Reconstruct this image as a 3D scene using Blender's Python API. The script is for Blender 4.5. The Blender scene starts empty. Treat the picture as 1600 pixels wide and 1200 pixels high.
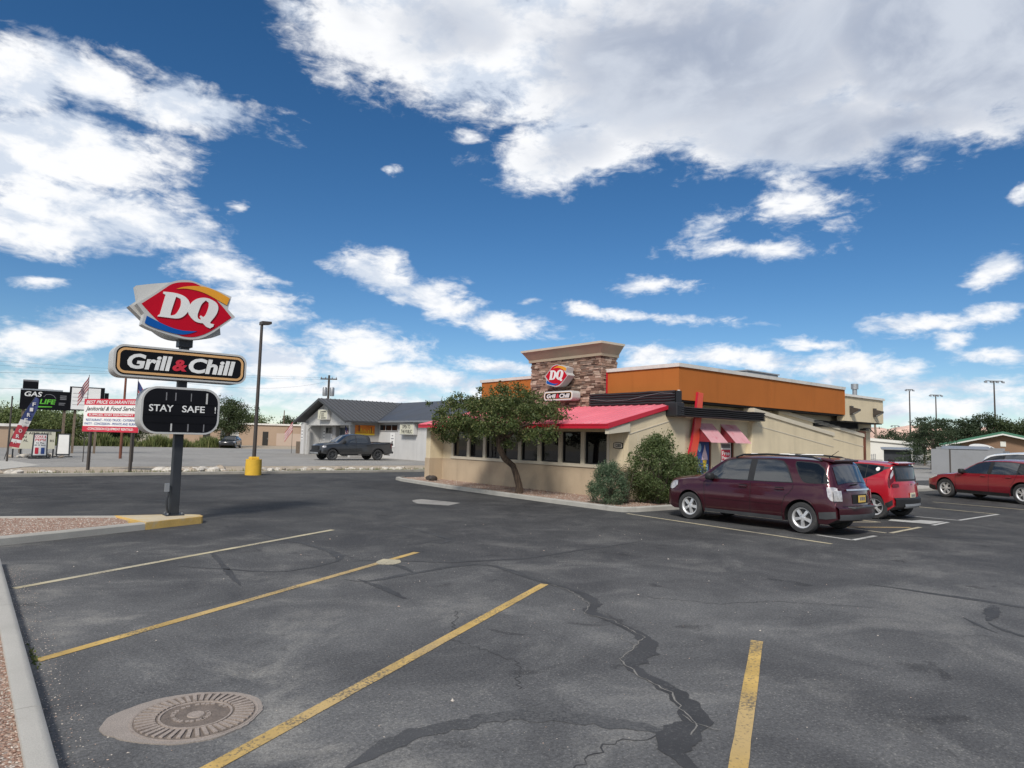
import bpy, math, random
import numpy as np
from mathutils import Matrix, Vector
from mathutils.geometry import tessellate_polygon

random.seed(7)
SC = bpy.context.scene
COL = SC.collection
R = math.radians
PI = math.pi

# ---------------------------------------------------------------- camera, sky, sun, exposure
cam_d = bpy.data.cameras.new('camera')
cam_d.sensor_fit = 'HORIZONTAL'; cam_d.sensor_width = 36.0; cam_d.lens = 36.0 * 1050.0 / 1600.0
cam_d.clip_start = 0.05; cam_d.clip_end = 20000
cam = bpy.data.objects.new('camera', cam_d); COL.objects.link(cam)
cam.matrix_world = Matrix(((0.77456522, -0.07129862, -0.6284527, 0.0),
                           (-0.63199753, -0.04827606, -0.77345725, 0.0),
                           (0.02480752, 0.99628602, -0.08245453, 1.83),
                           (0, 0, 0, 1)))
SC.camera = cam

SUN_DIR = Vector((-0.79, -0.61, 0)).normalized()      # horizontal direction towards the sun
SUN_EL = R(43)
sun_vec = Vector((SUN_DIR.x * math.cos(SUN_EL), SUN_DIR.y * math.cos(SUN_EL), math.sin(SUN_EL)))
sun_d = bpy.data.lights.new('sun', 'SUN'); sun_d.energy = 2.65; sun_d.angle = R(12.0); sun_d.color = (1.0, 0.95, 0.87)
sun = bpy.data.objects.new('sun', sun_d); COL.objects.link(sun)
sun.rotation_euler = sun_vec.to_track_quat('Z', 'Y').to_euler()

SC.view_settings.view_transform = 'Standard'; SC.view_settings.look = 'None'
SC.view_settings.exposure = 0.36; SC.view_settings.gamma = 1.0
SC.view_settings.use_curve_mapping = False
SC.cycles.max_bounces = 5; SC.cycles.diffuse_bounces = 2; SC.cycles.glossy_bounces = 2; SC.cycles.transparent_max_bounces = 6
SC.cycles.use_denoising = True

class NT:
    """small node-tree writer: every call returns an output socket"""
    def __init__(s, tree): s.t = tree; s.n = tree.nodes; s.l = tree.links
    def node(s, typ, **kw):
        n = s.n.new(typ)
        for k, v in kw.items(): setattr(n, k, v)
        return n
    def put(s, sock, v):
        if v is None: return
        if isinstance(v, bpy.types.NodeSocket): s.l.new(v, sock)
        else: sock.default_value = v
    def math(s, op, a, b=None, c=None, clamp=False):
        n = s.node('ShaderNodeMath', operation=op, use_clamp=clamp)
        s.put(n.inputs[0], a); s.put(n.inputs[1], b); s.put(n.inputs[2], c); return n.outputs[0]
    def vmath(s, op, a, b=None, scale=None):
        n = s.node('ShaderNodeVectorMath', operation=op)
        s.put(n.inputs[0], a); s.put(n.inputs[1], b)
        if scale is not None: s.put(n.inputs['Scale'], scale)
        return n.outputs['Value'] if op in ('LENGTH', 'DOT_PRODUCT', 'DISTANCE') else n.outputs['Vector']
    def noise(s, vec, scale=5, detail=4, rough=.5, dist=0, color=False):
        n = s.node('ShaderNodeTexNoise'); s.put(n.inputs['Vector'], vec)
        n.inputs['Scale'].default_value = scale; n.inputs['Detail'].default_value = detail
        n.inputs['Roughness'].default_value = rough; n.inputs['Distortion'].default_value = dist
        return n.outputs['Color'] if color else n.outputs['Fac']
    def voro(s, vec, scale=5, feature='F1', out='Distance', rnd=1.0):
        n = s.node('ShaderNodeTexVoronoi', feature=feature); s.put(n.inputs['Vector'], vec)
        n.inputs['Scale'].default_value = scale; n.inputs['Randomness'].default_value = rnd
        return n.outputs[out]
    def ramp(s, v, a, b, lo=0.0, hi=1.0, smooth=True):
        n = s.node('ShaderNodeMapRange', interpolation_type='SMOOTHSTEP' if smooth else 'LINEAR', clamp=True)
        s.put(n.inputs[0], v); n.inputs[1].default_value = a; n.inputs[2].default_value = b
        n.inputs[3].default_value = lo; n.inputs[4].default_value = hi; return n.outputs[0]
    def mix(s, f, a, b, blend='MIX'):
        n = s.node('ShaderNodeMix', data_type='RGBA', blend_type=blend)
        s.put(n.inputs[0], f)
        for i, v in ((6, a), (7, b)):
            if not isinstance(v, bpy.types.NodeSocket) and len(v) == 3: v = (*v, 1)
            s.put(n.inputs[i], v)
        return n.outputs[2]
    def mapping(s, vec, loc=(0, 0, 0), rot=(0, 0, 0), sc=(1, 1, 1), typ='POINT'):
        n = s.node('ShaderNodeMapping', vector_type=typ); s.put(n.inputs[0], vec)
        n.inputs[1].default_value = loc; n.inputs[2].default_value = rot; n.inputs[3].default_value = sc
        return n.outputs[0]
    def sep(s, v):
        n = s.node('ShaderNodeSeparateXYZ'); s.put(n.inputs[0], v); return n.outputs
    def comb(s, x, y, z):
        n = s.node('ShaderNodeCombineXYZ'); s.put(n.inputs[0], x); s.put(n.inputs[1], y); s.put(n.inputs[2], z); return n.outputs[0]

# cloud banks: azimuth, elevation, radii (radians), tilt, thickness
CLOUDS = [(0.569, 0.568, 0.267, 0.11, -0.141, 1.3), (0.914, 0.527, 0.395, 0.143, -0.085, 1.7), (1.27, 0.49, 0.262, 0.111, -0.249, 1.8), (0.772, 0.418, 0.146, 0.051, 0.074, 1.1), (1.084, 0.42, 0.217, 0.063, -0.135, 1.4), (0.434, 0.554, 0.122, 0.08, -0.394, 1.0), (1.21, 0.411, 0.177, 0.037, -0.118, 1.1), (0.102, 0.423, 0.09, 0.035, 0.054, 0.9), (0.223, 0.419, 0.111, 0.032, -0.006, 0.9), (0.023, 0.397, 0.056, 0.047, 0.294, 1.0), (0.068, 0.323, 0.151, 0.069, 0.095, 1.2), (0.126, 0.282, 0.148, 0.046, -0.124, 1.0), (0.054, 0.245, 0.102, 0.037, 0.197, 1.0), (0.217, 0.266, 0.07, 0.02, -0.198, 0.7), (0.264, 0.226, 0.073, 0.027, -0.14, 0.8), (0.312, 0.175, 0.076, 0.037, -0.257, 0.9), (0.242, 0.12, 0.134, 0.041, 0.083, 1.0), (0.103, 0.112, 0.101, 0.032, 0.189, 0.9), (0.464, 0.126, 0.101, 0.035, -0.035, 0.9), (0.047, 0.175, 0.03, 0.011, 0.155, 0.6), (0.341, 0.105, 0.102, 0.036, 0.063, 0.8), (0.512, 0.087, 0.112, 0.026, -0.048, 0.7), (0.404, 0.063, 0.177, 0.02, 0.044, 0.6), (0.482, 0.238, 0.084, 0.027, -0.192, 0.8), (0.573, 0.204, 0.081, 0.032, -0.339, 0.8), (0.67, 0.173, 0.091, 0.023, -0.149, 0.7), (0.45, 0.245, 0.064, 0.009, -0.061, 0.5), (0.88, 0.132, 0.051, 0.022, -0.002, 0.8), (1.005, 0.12, 0.12, 0.02, -0.084, 0.8), (1.136, 0.104, 0.116, 0.021, -0.076, 0.7), (0.88, 0.184, 0.12, 0.01, -0.117, 0.6), (0.902, 0.226, 0.055, 0.012, 0.027, 0.55), (0.795, 0.196, 0.038, 0.011, -0.26, 0.5), (0.958, 0.305, 0.050, 0.022, 0.45, 0.5), (1.030, 0.275, 0.095, 0.014, -0.072, 0.5), (1.095, 0.322, 0.074, 0.034, -0.15, 0.55), (1.075, 0.36, 0.05, 0.012, -0.281, 0.4), (1.315, 0.219, 0.035, 0.02, 0.136, 0.7), (1.317, 0.172, 0.041, 0.013, 0.081, 0.7), (1.233, 0.159, 0.084, 0.015, 0.072, 0.7), (1.274, 0.138, 0.024, 0.017, -0.062, 0.7), (1.101, 0.138, 0.052, 0.009, -0.034, 0.6), (1.312, 0.118, 0.05, 0.017, -0.055, 0.6), (1.339, 0.297, 0.015, 0.016, -0.185, 0.6), (0.699, 0.206, 0.025, 0.006, 0.02, 0.5), (0.279, 0.304, 0.018, 0.01, 0.145, 0.5), (0.485, 0.383, 0.015, 0.008, 0.09, 0.45), (0.599, 0.433, 0.029, 0.011, 0.051, 0.5), (0.683, 0.044, 0.952, 0.025, 0.0, 0.55), (0.162, 0.059, 0.187, 0.025, 0.062, 0.6), (1.259, 0.075, 0.134, 0.019, -0.019, 0.55), (1.203, 0.051, 0.215, 0.015, -0.018, 0.6), (0.578, 0.08, 0.142, 0.021, -0.037, 0.7), (0.682, 0.106, 0.115, 0.015, -0.046, 0.6)]

def build_world():
    w = bpy.data.worlds.new('World'); SC.world = w; w.use_nodes = True
    nt = NT(w.node_tree); nt.n.clear()
    out = nt.node('ShaderNodeOutputWorld')
    sky = nt.node('ShaderNodeTexSky', sky_type='NISHITA', sun_disc=False)
    sky.sun_elevation = SUN_EL
    sky.sun_rotation = math.atan2(SUN_DIR.x, SUN_DIR.y)
    sky.air_density = 1.0; sky.dust_density = 0.35; sky.ozone_density = 2.2; sky.altitude = 1700
    tc = nt.node('ShaderNodeTexCoord').outputs['Generated']
    d = nt.vmath('NORMALIZE', tc)
    x, y, z = nt.sep(d)
    az = nt.math('ARCTAN2', x, y); el = nt.math('ARCSINE', z)
    # noise on the dome, drawn out level with the horizon
    q = nt.vmath('MULTIPLY', d, (1, 1, 1.9))
    wob = nt.vmath('SUBTRACT', nt.noise(q, 7, 5, .6, color=True), (.5, .5, .5))
    ae = nt.vmath('ADD', nt.comb(az, el, 0.0), nt.vmath('MULTIPLY', wob, (.085, .05, 0)))
    field = None; big = None
    for i, (a, e, rx, ry, t, s) in enumerate(CLOUDS):
        m = nt.mapping(ae, (a, e, 0), (0, 0, t), (rx * 1.10, ry * 1.10, 1), 'TEXTURE')
        v = nt.math('MULTIPLY', nt.math('SUBTRACT', 1.0, nt.vmath('LENGTH', m)), s)
        field = v if field is None else nt.math('MAXIMUM', field, v)
        if i == 6: big = field
    # the rest of the dome, outside the picture: broken cloud as in view, cover raised for fill light
    inside = nt.math('MULTIPLY', nt.ramp(nt.math('ABSOLUTE', nt.math('SUBTRACT', az, .675)), .72, 1.0, 1, 0), nt.ramp(el, .62, .8, 1, 0))
    gen = nt.math('SUBTRACT', nt.math('MULTIPLY', nt.noise(nt.vmath('MULTIPLY', d, (1, 1, 2.6)), 2.2, 3, .5), 3.2), 1.3)
    gen = nt.math('SUBTRACT', gen, nt.math('MULTIPLY', inside, 4.0))
    field = nt.math('MAXIMUM', nt.math('MAXIMUM', field, gen), -0.6)
    n1 = nt.noise(q, 13.5, 10, .615, .3)
    dens = nt.math('ADD', field, nt.math('MULTIPLY', nt.math('SUBTRACT', n1, .5), 1.6))
    n4 = nt.noise(nt.vmath('MULTIPLY', d, (1, 1, 2.8)), 34, 6, .6, .9)
    dens = nt.math('ADD', dens, nt.math('MULTIPLY', nt.math('SUBTRACT', n4, .5), .6))
    alpha = nt.ramp(dens, -.02, .60)
    alpha = nt.math('MULTIPLY', alpha, nt.ramp(el, -.01, .012))
    # thickness: grey flat bases against bright tops
    qs = nt.vmath('ADD', q, (-.02, -.012, .055))
    n2 = nt.noise(qs, 15, 7, .6, .25)
    relief = nt.math('SUBTRACT', n1, n2)
    r2 = nt.math('SUBTRACT', nt.noise(q, 5.5, 4, .5, .3), nt.noise(nt.vmath('ADD', q, (-.03, -.02, .11)), 5.5, 4, .5, .3))
    relief = nt.math('ADD', nt.math('MULTIPLY', relief, .75), nt.math('MULTIPLY', r2, .7))
    n3 = nt.noise(q, 6.5, 7, .55, .4)
    big = nt.math('ADD', nt.math('MAXIMUM', big, nt.math('MULTIPLY', gen, .7)), nt.math('MULTIPLY', nt.math('SUBTRACT', field, .4), .12))
    lean = nt.math('MULTIPLY', nt.math('SUBTRACT', az, .85), .9)      # the great bank is thickest on its right
    thick = nt.ramp(nt.math('ADD', nt.math('ADD', big, lean), nt.math('MULTIPLY', nt.math('SUBTRACT', n3, .5), 2.4)), .15, 1.45)
    white = nt.mix(nt.ramp(relief, -.16, .06), (.66, .73, .84), (.97, .98, 1.0))
    ccol = nt.mix(thick, white, nt.mix(nt.ramp(n3, .35, .65), (.38, .435, .55), (.62, .67, .76)))
    sky_bg = nt.node('ShaderNodeBackground'); hs = nt.node('ShaderNodeHueSaturation'); hs.inputs['Saturation'].default_value = 1.28; nt.put(hs.inputs['Color'], sky.outputs[0])
    nt.put(sky_bg.inputs[0], hs.outputs[0]); sky_bg.inputs[1].default_value = 0.076
    cl_bg = nt.node('ShaderNodeBackground'); nt.put(cl_bg.inputs[0], ccol); cl_bg.inputs[1].default_value = 0.80
    mx = nt.node('ShaderNodeMixShader'); nt.put(mx.inputs[0], alpha)
    nt.l.new(sky_bg.outputs[0], mx.inputs[1]); nt.l.new(cl_bg.outputs[0], mx.inputs[2])
    nt.l.new(mx.outputs[0], out.inputs[0])
build_world()

# ---------------------------------------------------------------- materials
MATS = {}
def principled(name):
    m = bpy.data.materials.new(name); m.use_nodes = True
    nt = NT(m.node_tree); b = nt.n['Principled BSDF']; MATS[name] = m
    return m, nt, b
def gpos(nt):
    return nt.node('ShaderNodeNewGeometry').outputs['Position']
def opos(nt):
    return nt.node('ShaderNodeTexCoord').outputs['Object']
def bump(nt, b, h, strength=.3, dist=.01):
    n = nt.node('ShaderNodeBump'); n.inputs['Strength'].default_value = strength; n.inputs['Distance'].default_value = dist
    nt.put(n.inputs['Height'], h); nt.l.new(n.outputs[0], b.inputs['Normal'])

def mat(name, col, rough=.7, var=.12, scale=3.0, grain=0.0, gscale=120, metal=0.0, spec=.5, coat=0.0, dirt=None, bmp=0.0, obj=False, streak=0.0):
    """plain surface: colour with slow and fine variation, optional stains"""
    m, nt, b = principled(name)
    p = opos(nt) if obj else gpos(nt)
    c = (*col, 1)
    n = nt.noise(p, scale, 6, .6)
    f = nt.ramp(n, .3, .7, 1 - var, 1 + var, smooth=False)
    if grain:
        g = nt.noise(p, gscale, 2, .6)
        f = nt.math('MULTIPLY', f, nt.ramp(g, .3, .7, 1 - grain, 1 + grain, smooth=False))
    colr = nt.mix(1.0, c, nt.comb(f, f, f), 'MULTIPLY')
    if streak:      # rain runs down the face
        st = nt.noise(nt.vmath('MULTIPLY', p, (2.2, 2.2, .22)), 1.0, 7, .62, .4)
        colr = nt.mix(nt.ramp(st, .48, .78, 0, streak), colr, tuple(a * .55 for a in col))
    if dirt:
        dn = nt.ramp(nt.noise(p, dirt[1], 7, .65, .3), dirt[2], dirt[2] + .18)
        colr = nt.mix(nt.math('MULTIPLY', dn, dirt[3]), colr, dirt[0])
    nt.put(b.inputs['Base Color'], colr)
    b.inputs['Roughness'].default_value = rough
    nt.put(b.inputs['Roughness'], nt.ramp(n, .25, .75, max(rough - .08, .02), min(rough + .08, 1), smooth=False))
    b.inputs['Metallic'].default_value = metal; b.inputs['Specular IOR Level'].default_value = spec
    b.inputs['Coat Weight'].default_value = coat; b.inputs['Coat Roughness'].default_value = .04
    if bmp: bump(nt, b, nt.noise(p, gscale, 3, .6), bmp, .008)
    return m

def asphalt(name, dark, light, dusty, dust_amt, lanes=True):
    m, nt, b = principled(name)
    p = gpos(nt)
    big = nt.noise(p, .16, 6, .62, .4)
    mid = nt.noise(p, .75, 8, .68, .6)
    fine = nt.noise(p, 42, 3, .75)
    col = nt.mix(nt.ramp(nt.math('ADD', nt.math('MULTIPLY', big, .55), nt.math('MULTIPLY', mid, .45)), .36, .64), dark, light)
    # worn, dusty patches
    x, y, z = nt.sep(p)
    near_kerb = nt.math('ADD', nt.ramp(x, .3, 5.5, 1.0, .35), nt.ramp(y, 13, 20, 0, -.25))
    dust = nt.ramp(nt.math('ADD', mid, nt.math('MULTIPLY', nt.math('SUBTRACT', nt.noise(p, .9, 4, .6, 1.2), .5), .5)), .50, .72)
    dust = nt.math('MULTIPLY', nt.math('MULTIPLY', dust, near_kerb), dust_amt, clamp=True)
    # dust breaks up into the hollows between the stones
    dust = nt.math('MULTIPLY', dust, nt.ramp(nt.noise(p, 90, 2, .8), .32, .62, .45, 1.0))
    col = nt.mix(dust, col, dusty)
    # the stalls are greyed by wear, the drive lanes keep their seal coat
    wear = nt.math('ADD', nt.math('ADD', nt.math('MULTIPLY', x, .05), nt.math('MULTIPLY', y, .072)), nt.math('MULTIPLY', nt.math('SUBTRACT', big, .5), 1.1))
    k = nt.ramp(wear, .35, 1.55, 1.62, .72)
    if lanes: col = nt.mix(1.0, col, nt.comb(k, k, k), 'MULTIPLY')
    # streaks swept along the driving direction
    st = nt.noise(nt.mapping(p, sc=(.35, 2.2, 1), rot=(0, 0, R(-35))), .8, 6, .62)
    col = nt.mix(nt.ramp(st, .54, .76, 0, .2), col, (.13, .127, .122))
    # oil and tyre-dark spots
    oil = nt.ramp(nt.noise(p, 1.35, 4, .55, .8), .63, .72, 0, .55)
    col = nt.mix(oil, col, (.030, .030, .032))
    # aggregate: single pale stones
    v = nt.voro(p, 62, out='Distance'); vc = nt.sep(nt.voro(p, 62, out='Color'))[0]
    stones = nt.math('MULTIPLY', nt.ramp(v, .5, .25), nt.ramp(vc, .62, .9))
    col = nt.mix(nt.math('MULTIPLY', stones, nt.ramp(mid, .3, .7, .2, .75)), col, (.26, .25, .23))
    f = nt.ramp(fine, .34, .66, .70, 1.32, smooth=False)
    col = nt.mix(1.0, col, nt.comb(f, f, f), 'MULTIPLY')
    nt.put(b.inputs['Base Color'], col)
    nt.put(b.inputs['Roughness'], nt.ramp(mid, .3, .7, .82, .97))
    b.inputs['Specular IOR Level'].default_value = .18
    h = nt.math('ADD', nt.math('MULTIPLY', nt.voro(p, 95), -.7), nt.math('MULTIPLY', nt.noise(p, 38, 3, .6), .8))
    bump(nt, b, h, .55, .006)
    return m

def gravel_mat(name, tones, scale):
    m, nt, b = principled(name)
    p = gpos(nt)
    c = nt.sep(nt.voro(p, scale, out='Color'))
    col = nt.mix(nt.ramp(c[0], .1, .9), tones[0], tones[1])
    col = nt.mix(nt.ramp(c[1], .6, .95), col, tones[2])
    dn = nt.voro(p, scale, out='Distance')
    nt.put(b.inputs['Base Color'], nt.mix(nt.ramp(nt.noise(p, 1.2, 5, .6), .3, .7, 0, .35), col, tones[3]))
    b.inputs['Roughness'].default_value = .95; b.inputs['Specular IOR Level'].default_value = .2
    bump(nt, b, nt.math('MULTIPLY', dn, -1), .8, .02)
    return m

def painted_line(name, col, under, wear, fade_amt=.55):
    m, nt, b = principled(name)
    p = gpos(nt)
    n = nt.math('ADD', nt.math('MULTIPLY', nt.noise(p, 38, 4, .75), .6), nt.math('MULTIPLY', nt.noise(p, 1.6, 4, .6), .4))
    worn = nt.ramp(n, wear, wear + .10)
    tone = nt.ramp(nt.noise(p, 2.1, 5, .6), .3, .7, .72, 1.1)
    c = nt.mix(1.0, col, nt.comb(tone, tone, tone), 'MULTIPLY')
    fade = nt.ramp(nt.noise(p, .55, 3, .5), .42, .62, 0, fade_amt)
    c = nt.mix(fade, c, tuple(min(1, a * .55 + .12) for a in col))
    nt.put(b.inputs['Base Color'], nt.mix(worn, c, under))
    b.inputs['Roughness'].default_value = .8
    bump(nt, b, nt.math('ADD', nt.noise(p, 60, 3, .7), nt.math('MULTIPLY', worn, -.5)), .5, .006)
    return m

def leaf_mat(name, a, bcol, c):
    m, nt, b = principled(name)
    at = nt.node('ShaderNodeAttribute', attribute_name='rnd').outputs['Fac']
    col = nt.mix(nt.ramp(at, 0, .7, smooth=False), a, bcol)
    col = nt.mix(nt.ramp(at, .8, 1.0, smooth=False), col, c)
    nt.put(b.inputs['Base Color'], col)
    b.inputs['Roughness'].default_value = .55; b.inputs['Specular IOR Level'].default_value = .35
    tr = nt.node('ShaderNodeBsdfTranslucent'); nt.put(tr.inputs[0], nt.mix(.5, col, (.16, .22, .03)))
    mx = nt.node('ShaderNodeMixShader'); mx.inputs[0].default_value = .18
    o = nt.n['Material Output']
    nt.l.new(b.outputs[0], mx.inputs[1]); nt.l.new(tr.outputs[0], mx.inputs[2]); nt.l.new(mx.outputs[0], o.inputs[0])
    return m

def bark_mat(name, a, b2):
    m, nt, b = principled(name)
    p = opos(nt)
    n = nt.noise(nt.mapping(p, sc=(6, 6, 1.2)), 4, 6, .65, .6)
    nt.put(b.inputs['Base Color'], nt.mix(nt.ramp(n, .35, .65), a, b2))
    b.inputs['Roughness'].default_value = .95
    bump(nt, b, n, .9, .03)
    return m

def car_paint(name, col, flake=.35):
    m, nt, b = principled(name)
    p = opos(nt)
    n = nt.noise(p, 2.5, 5, .6)
    z = nt.sep(p)[2]
    dust = nt.math('MULTIPLY', nt.ramp(z, .75, .15), nt.ramp(n, .3, .7, .15, .55))      # road dust low on the doors
    nt.put(b.inputs['Base Color'], nt.mix(dust, (*col, 1), tuple(c * .6 + .035 for c in col)))
    b.inputs['Metallic'].default_value = flake
    nt.put(b.inputs['Roughness'], nt.math('ADD', nt.ramp(n, .3, .7, .28, .38), nt.math('MULTIPLY', dust, .4)))
    b.inputs['Coat Weight'].default_value = .9
    nt.put(b.inputs['Coat Roughness'], nt.ramp(nt.noise(p, 9, 4, .6), .3, .7, .02, .09))
    return m

def glass_mat(name, col=(.008, .010, .012), rough=.03):
    m, nt, b = principled(name)
    p = opos(nt)
    b.inputs['Base Color'].default_value = (*col, 1)
    nt.put(b.inputs['Roughness'], nt.ramp(nt.noise(p, 6, 4, .6), .4, .7, rough, rough + .05))
    b.inputs['IOR'].default_value = 1.52
    bump(nt, b, nt.noise(p, 1.3, 2, .5), .05, .02)
    return m

mat('tan_wall', (.645, .545, .375), .9, .07, 1.1, .06, 90, spec=.2, dirt=((.42, .35, .26), .8, .58, .35), bmp=.45, streak=.28)
mat('brown_wall', (.45, .355, .25), .9, .08, 1.0, .06, 90, spec=.2, dirt=((.34, .25, .18), .6, .55, .35), bmp=.4, streak=.3)
mat('trim_cream', (.58, .52, .41), .85, .06, 2, .04, 90, spec=.2)
mat('coping_white', (.74, .71, .65), .7, .07, 1.5, .03, 60, dirt=((.45, .42, .37), 1.5, .6, .4), streak=.5)
mat('cornice_tan', (.36, .295, .215), .85, .06, 2, .05, 90, spec=.2, dirt=((.25, .2, .15), 1.2, .6, .3), bmp=.2)
mat('orange_panel', (.415, .138, .036), .8, .05, .7, .02, 60, spec=.08, dirt=((.36, .12, .03), .5, .55, .4), streak=.22, bmp=.15)
mat('red_metal', (.68, .17, .215), .45, .08, .8, .02, 60, spec=.4, dirt=((.74, .27, .31), .7, .5, .6))
mat('red_fascia', (.50, .015, .035), .4, .08, 1.0, spec=.5)
mat('red_beam', (.68, .085, .045), .5, .12, 1.4, .03, 60, dirt=((.75, .22, .15), 1.2, .55, .5))
mat('pink_awning', (.60, .31, .33), .8, .10, 2.5, .04, 60, dirt=((.50, .12, .15), 3.5, .52, .7))
mat('awning_side_shade', (.22, .02, .03), .8)  # triangular shading at the awning's sides put into the colour
mat('black_band', (.018, .018, .020), .55, .3, 2.0, .1, 40, dirt=((.06, .06, .06), 3, .6, .6))
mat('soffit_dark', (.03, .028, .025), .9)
mat('roof_deck', (.32, .31, .29), .9)
mat('concrete', (.36, .345, .31), .92, .12, 1.6, .14, 160, spec=.2, dirt=((.20, .19, .17), 2.2, .55, .5), bmp=.35)
mat('concrete_light', (.43, .41, .37), .92, .10, 1.2, .10, 120, spec=.2, dirt=((.28, .26, .23), 1.6, .55, .4), bmp=.3)
mat('yellow_paint', (.62, .40, .12), .75, .12, 2.4, .1, 60, dirt=((.52, .45, .33), 2.6, .50, .85), bmp=.3)
mat('yellow_base', (.66, .40, .035), .75, .10, 2.0, .08, 60, dirt=((.32, .20, .05), 4.5, .60, .7), bmp=.4)
mat('sign_grey', (.47, .47, .455), .5, .06, 1.5, .02, 60, dirt=((.30, .30, .29), 2, .6, .4))
mat('sign_white', (.70, .70, .68), .45, .05, 1.5)
mat('sign_black', (.006, .006, .008), .45, .2, 2, spec=.15)
mat('sign_red', (.46, .003, .018), .4, .06, 1.5, spec=.15)
mat('sign_yellow', (.70, .31, .03), .4, .06, 2, spec=.2)
mat('sign_gold', (.62, .36, .15), .45, .06, 2)
mat('sign_blue', (.004, .085, .34), .4, .06, 2, spec=.15)
mat('letter_red', (.55, .02, .04), .4)
mat('letter_white', (.72, .72, .70), .5)
mat('pole_dark', (.022, .025, .030), .5, .2, 3, dirt=((.05, .05, .05), 3, .6, .5))
mat('pole_bronze', (.055, .045, .038), .5, .15, 3)
mat('grey_metal', (.30, .31, .32), .45, .1, 2, metal=.5)
mat('galv', (.42, .43, .44), .4, .1, 2, metal=.7)
mat('white_paint', (.78, .77, .74), .6, .05, 1.5)
mat('black_plastic', (.014, .014, .015), .6, .2, 3, obj=True)
mat('dark_grey_plastic', (.05, .052, .055), .6, .15, 3, obj=True)
mat('tyre', (.034, .034, .035), .85, .25, 4, .15, 60, obj=True, dirt=((.11, .10, .09), 3, .5, .5))
mat('alloy', (.62, .62, .62), .42, .06, 6, metal=.55, obj=True)
mat('rim_dark', (.03, .03, .032), .5, obj=True)
mat('chrome', (.75, .75, .76), .12, .04, 5, metal=1.0, obj=True)
mat('lamp_clear', (.50, .48, .48), .15, .35, 14, metal=.35, obj=True)
mat('lamp_red', (.10, .003, .006), .15, .2, 9, obj=True)
mat('plate_yellow', (.62, .42, .10), .5, .08, 20, obj=True)
mat('plate_cream', (.62, .58, .42), .5, .08, 20, obj=True)
mat('seam', (.006, .005, .006), .8, obj=True)
car_paint('paint_burgundy', (.062, .005, .013), .55)
car_paint('paint_red', (.42, .008, .018), .15)
car_paint('paint_crimson', (.24, .006, .020), .3)
car_paint('paint_charcoal', (.042, .042, .043), .45)
car_paint('paint_white', (.72, .72, .71), .0)
car_paint('paint_black', (.012, .012, .014), .2)
glass_mat('glass_dark'); glass_mat('glass_window', (.004, .004, .005), .015); glass_mat('glass_sky', (.02, .024, .028), .04); MATS['glass_sky'].node_tree.nodes['Principled BSDF'].inputs['IOR'].default_value = 1.95
asphalt('asphalt', (.043, .043, .0445), (.100, .0995, .099), (.20, .19, .17), .62)
asphalt('asphalt_old', (.235, .225, .21), (.31, .297, .275), (.36, .34, .31), .3, False)
painted_line('crack_seal', (.046, .046, .048), (.088, .087, .086), .53, 0.0)
mat('crack_line', (.19, .18, .165), .9, .2, 5, .2, 70)
painted_line('tyre_mark', (.062, .062, .064), (.10, .099, .098), .49, 0.0)
gravel_mat('gravel_pink', ((.28, .17, .125), (.40, .29, .225), (.50, .42, .36), (.24, .16, .12)), 42)
gravel_mat('dirt', ((.33, .27, .20), (.42, .35, .27), (.48, .42, .34), (.30, .24, .17)), 9)
gravel_mat('desert', ((.30, .26, .19), (.38, .33, .25), (.26, .25, .17), (.22, .23, .14)), 1.2)
painted_line('line_yellow', (.56, .37, .11), (.16, .13, .085), .50)
painted_line('line_cream', (.52, .45, .29), (.11, .10, .09), .52)
painted_line('line_white', (.50, .49, .46), (.085, .082, .08), .55)
leaf_mat('leaf_tree', (.034, .056, .014), (.090, .115, .034), (.19, .18, .07))
leaf_mat('leaf_bush', (.045, .070, .022), (.095, .130, .045), (.16, .18, .075))
leaf_mat('leaf_bluish', (.045, .080, .045), (.095, .145, .080), (.16, .20, .12))
leaf_mat('leaf_brown', (.05, .045, .025), (.085, .075, .04), (.12, .09, .05))
leaf_mat('leaf_far', (.030, .045, .018), (.055, .078, .028), (.085, .10, .04))
leaf_mat('leaf_light', (.07, .10, .03), (.12, .155, .05), (.17, .19, .07))
leaf_mat('leaf_dark', (.020, .036, .018), (.042, .062, .030), (.07, .09, .045))
leaf_mat('grass_blade', (.08, .11, .035), (.16, .18, .06), (.28, .26, .12))
leaf_mat('grass_dry', (.20, .18, .08), (.30, .26, .13), (.36, .32, .2))
bark_mat('bark', (.045, .030, .020), (.13, .09, .062))
bark_mat('bark_grey', (.07, .055, .042), (.15, .12, .095))
bark_mat('wood_pole', (.12, .085, .06), (.22, .17, .125))
mat('neighbour_wall', (.54, .53, .515), .85, .06, .9, .04, 40, dirt=((.45, .43, .41), .7, .58, .35), streak=.3)
mat('neighbour_grey', (.36, .345, .33), .85, .06, .9)
mat('neighbour_trim', (.50, .49, .47), .8)
mat('roof_charcoal', (.062, .062, .064), .45, .10, .5, metal=.2)
mat('roof_rib', (.085, .085, .087), .45, .1, .5, metal=.2)
mat('banner_white', (.74, .73, .71), .6, .04, 2)
mat('banner_red', (.50, .02, .045), .6, .06, 2)
mat('banner_orange', (.62, .17, .015), .7, .3, 2.5)
mat('banner_yellow', (.66, .45, .03), .7)
mat('print_black', (.02, .02, .022), .7)
mat('print_grey', (.16, .16, .17), .7)
mat('print_blue', (.03, .07, .25), .7)
mat('print_green', (.10, .42, .03), .6)
mat('print_lightblue', (.30, .52, .66), .6)
mat('print_pink', (.66, .50, .55), .6)
mat('board_cream', (.60, .58, .46), .6, .05, 1)
mat('flag_red', (.36, .03, .045), .8); mat('flag_white', (.62, .60, .58), .8); mat('flag_blue', (.03, .045, .14), .8)
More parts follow.
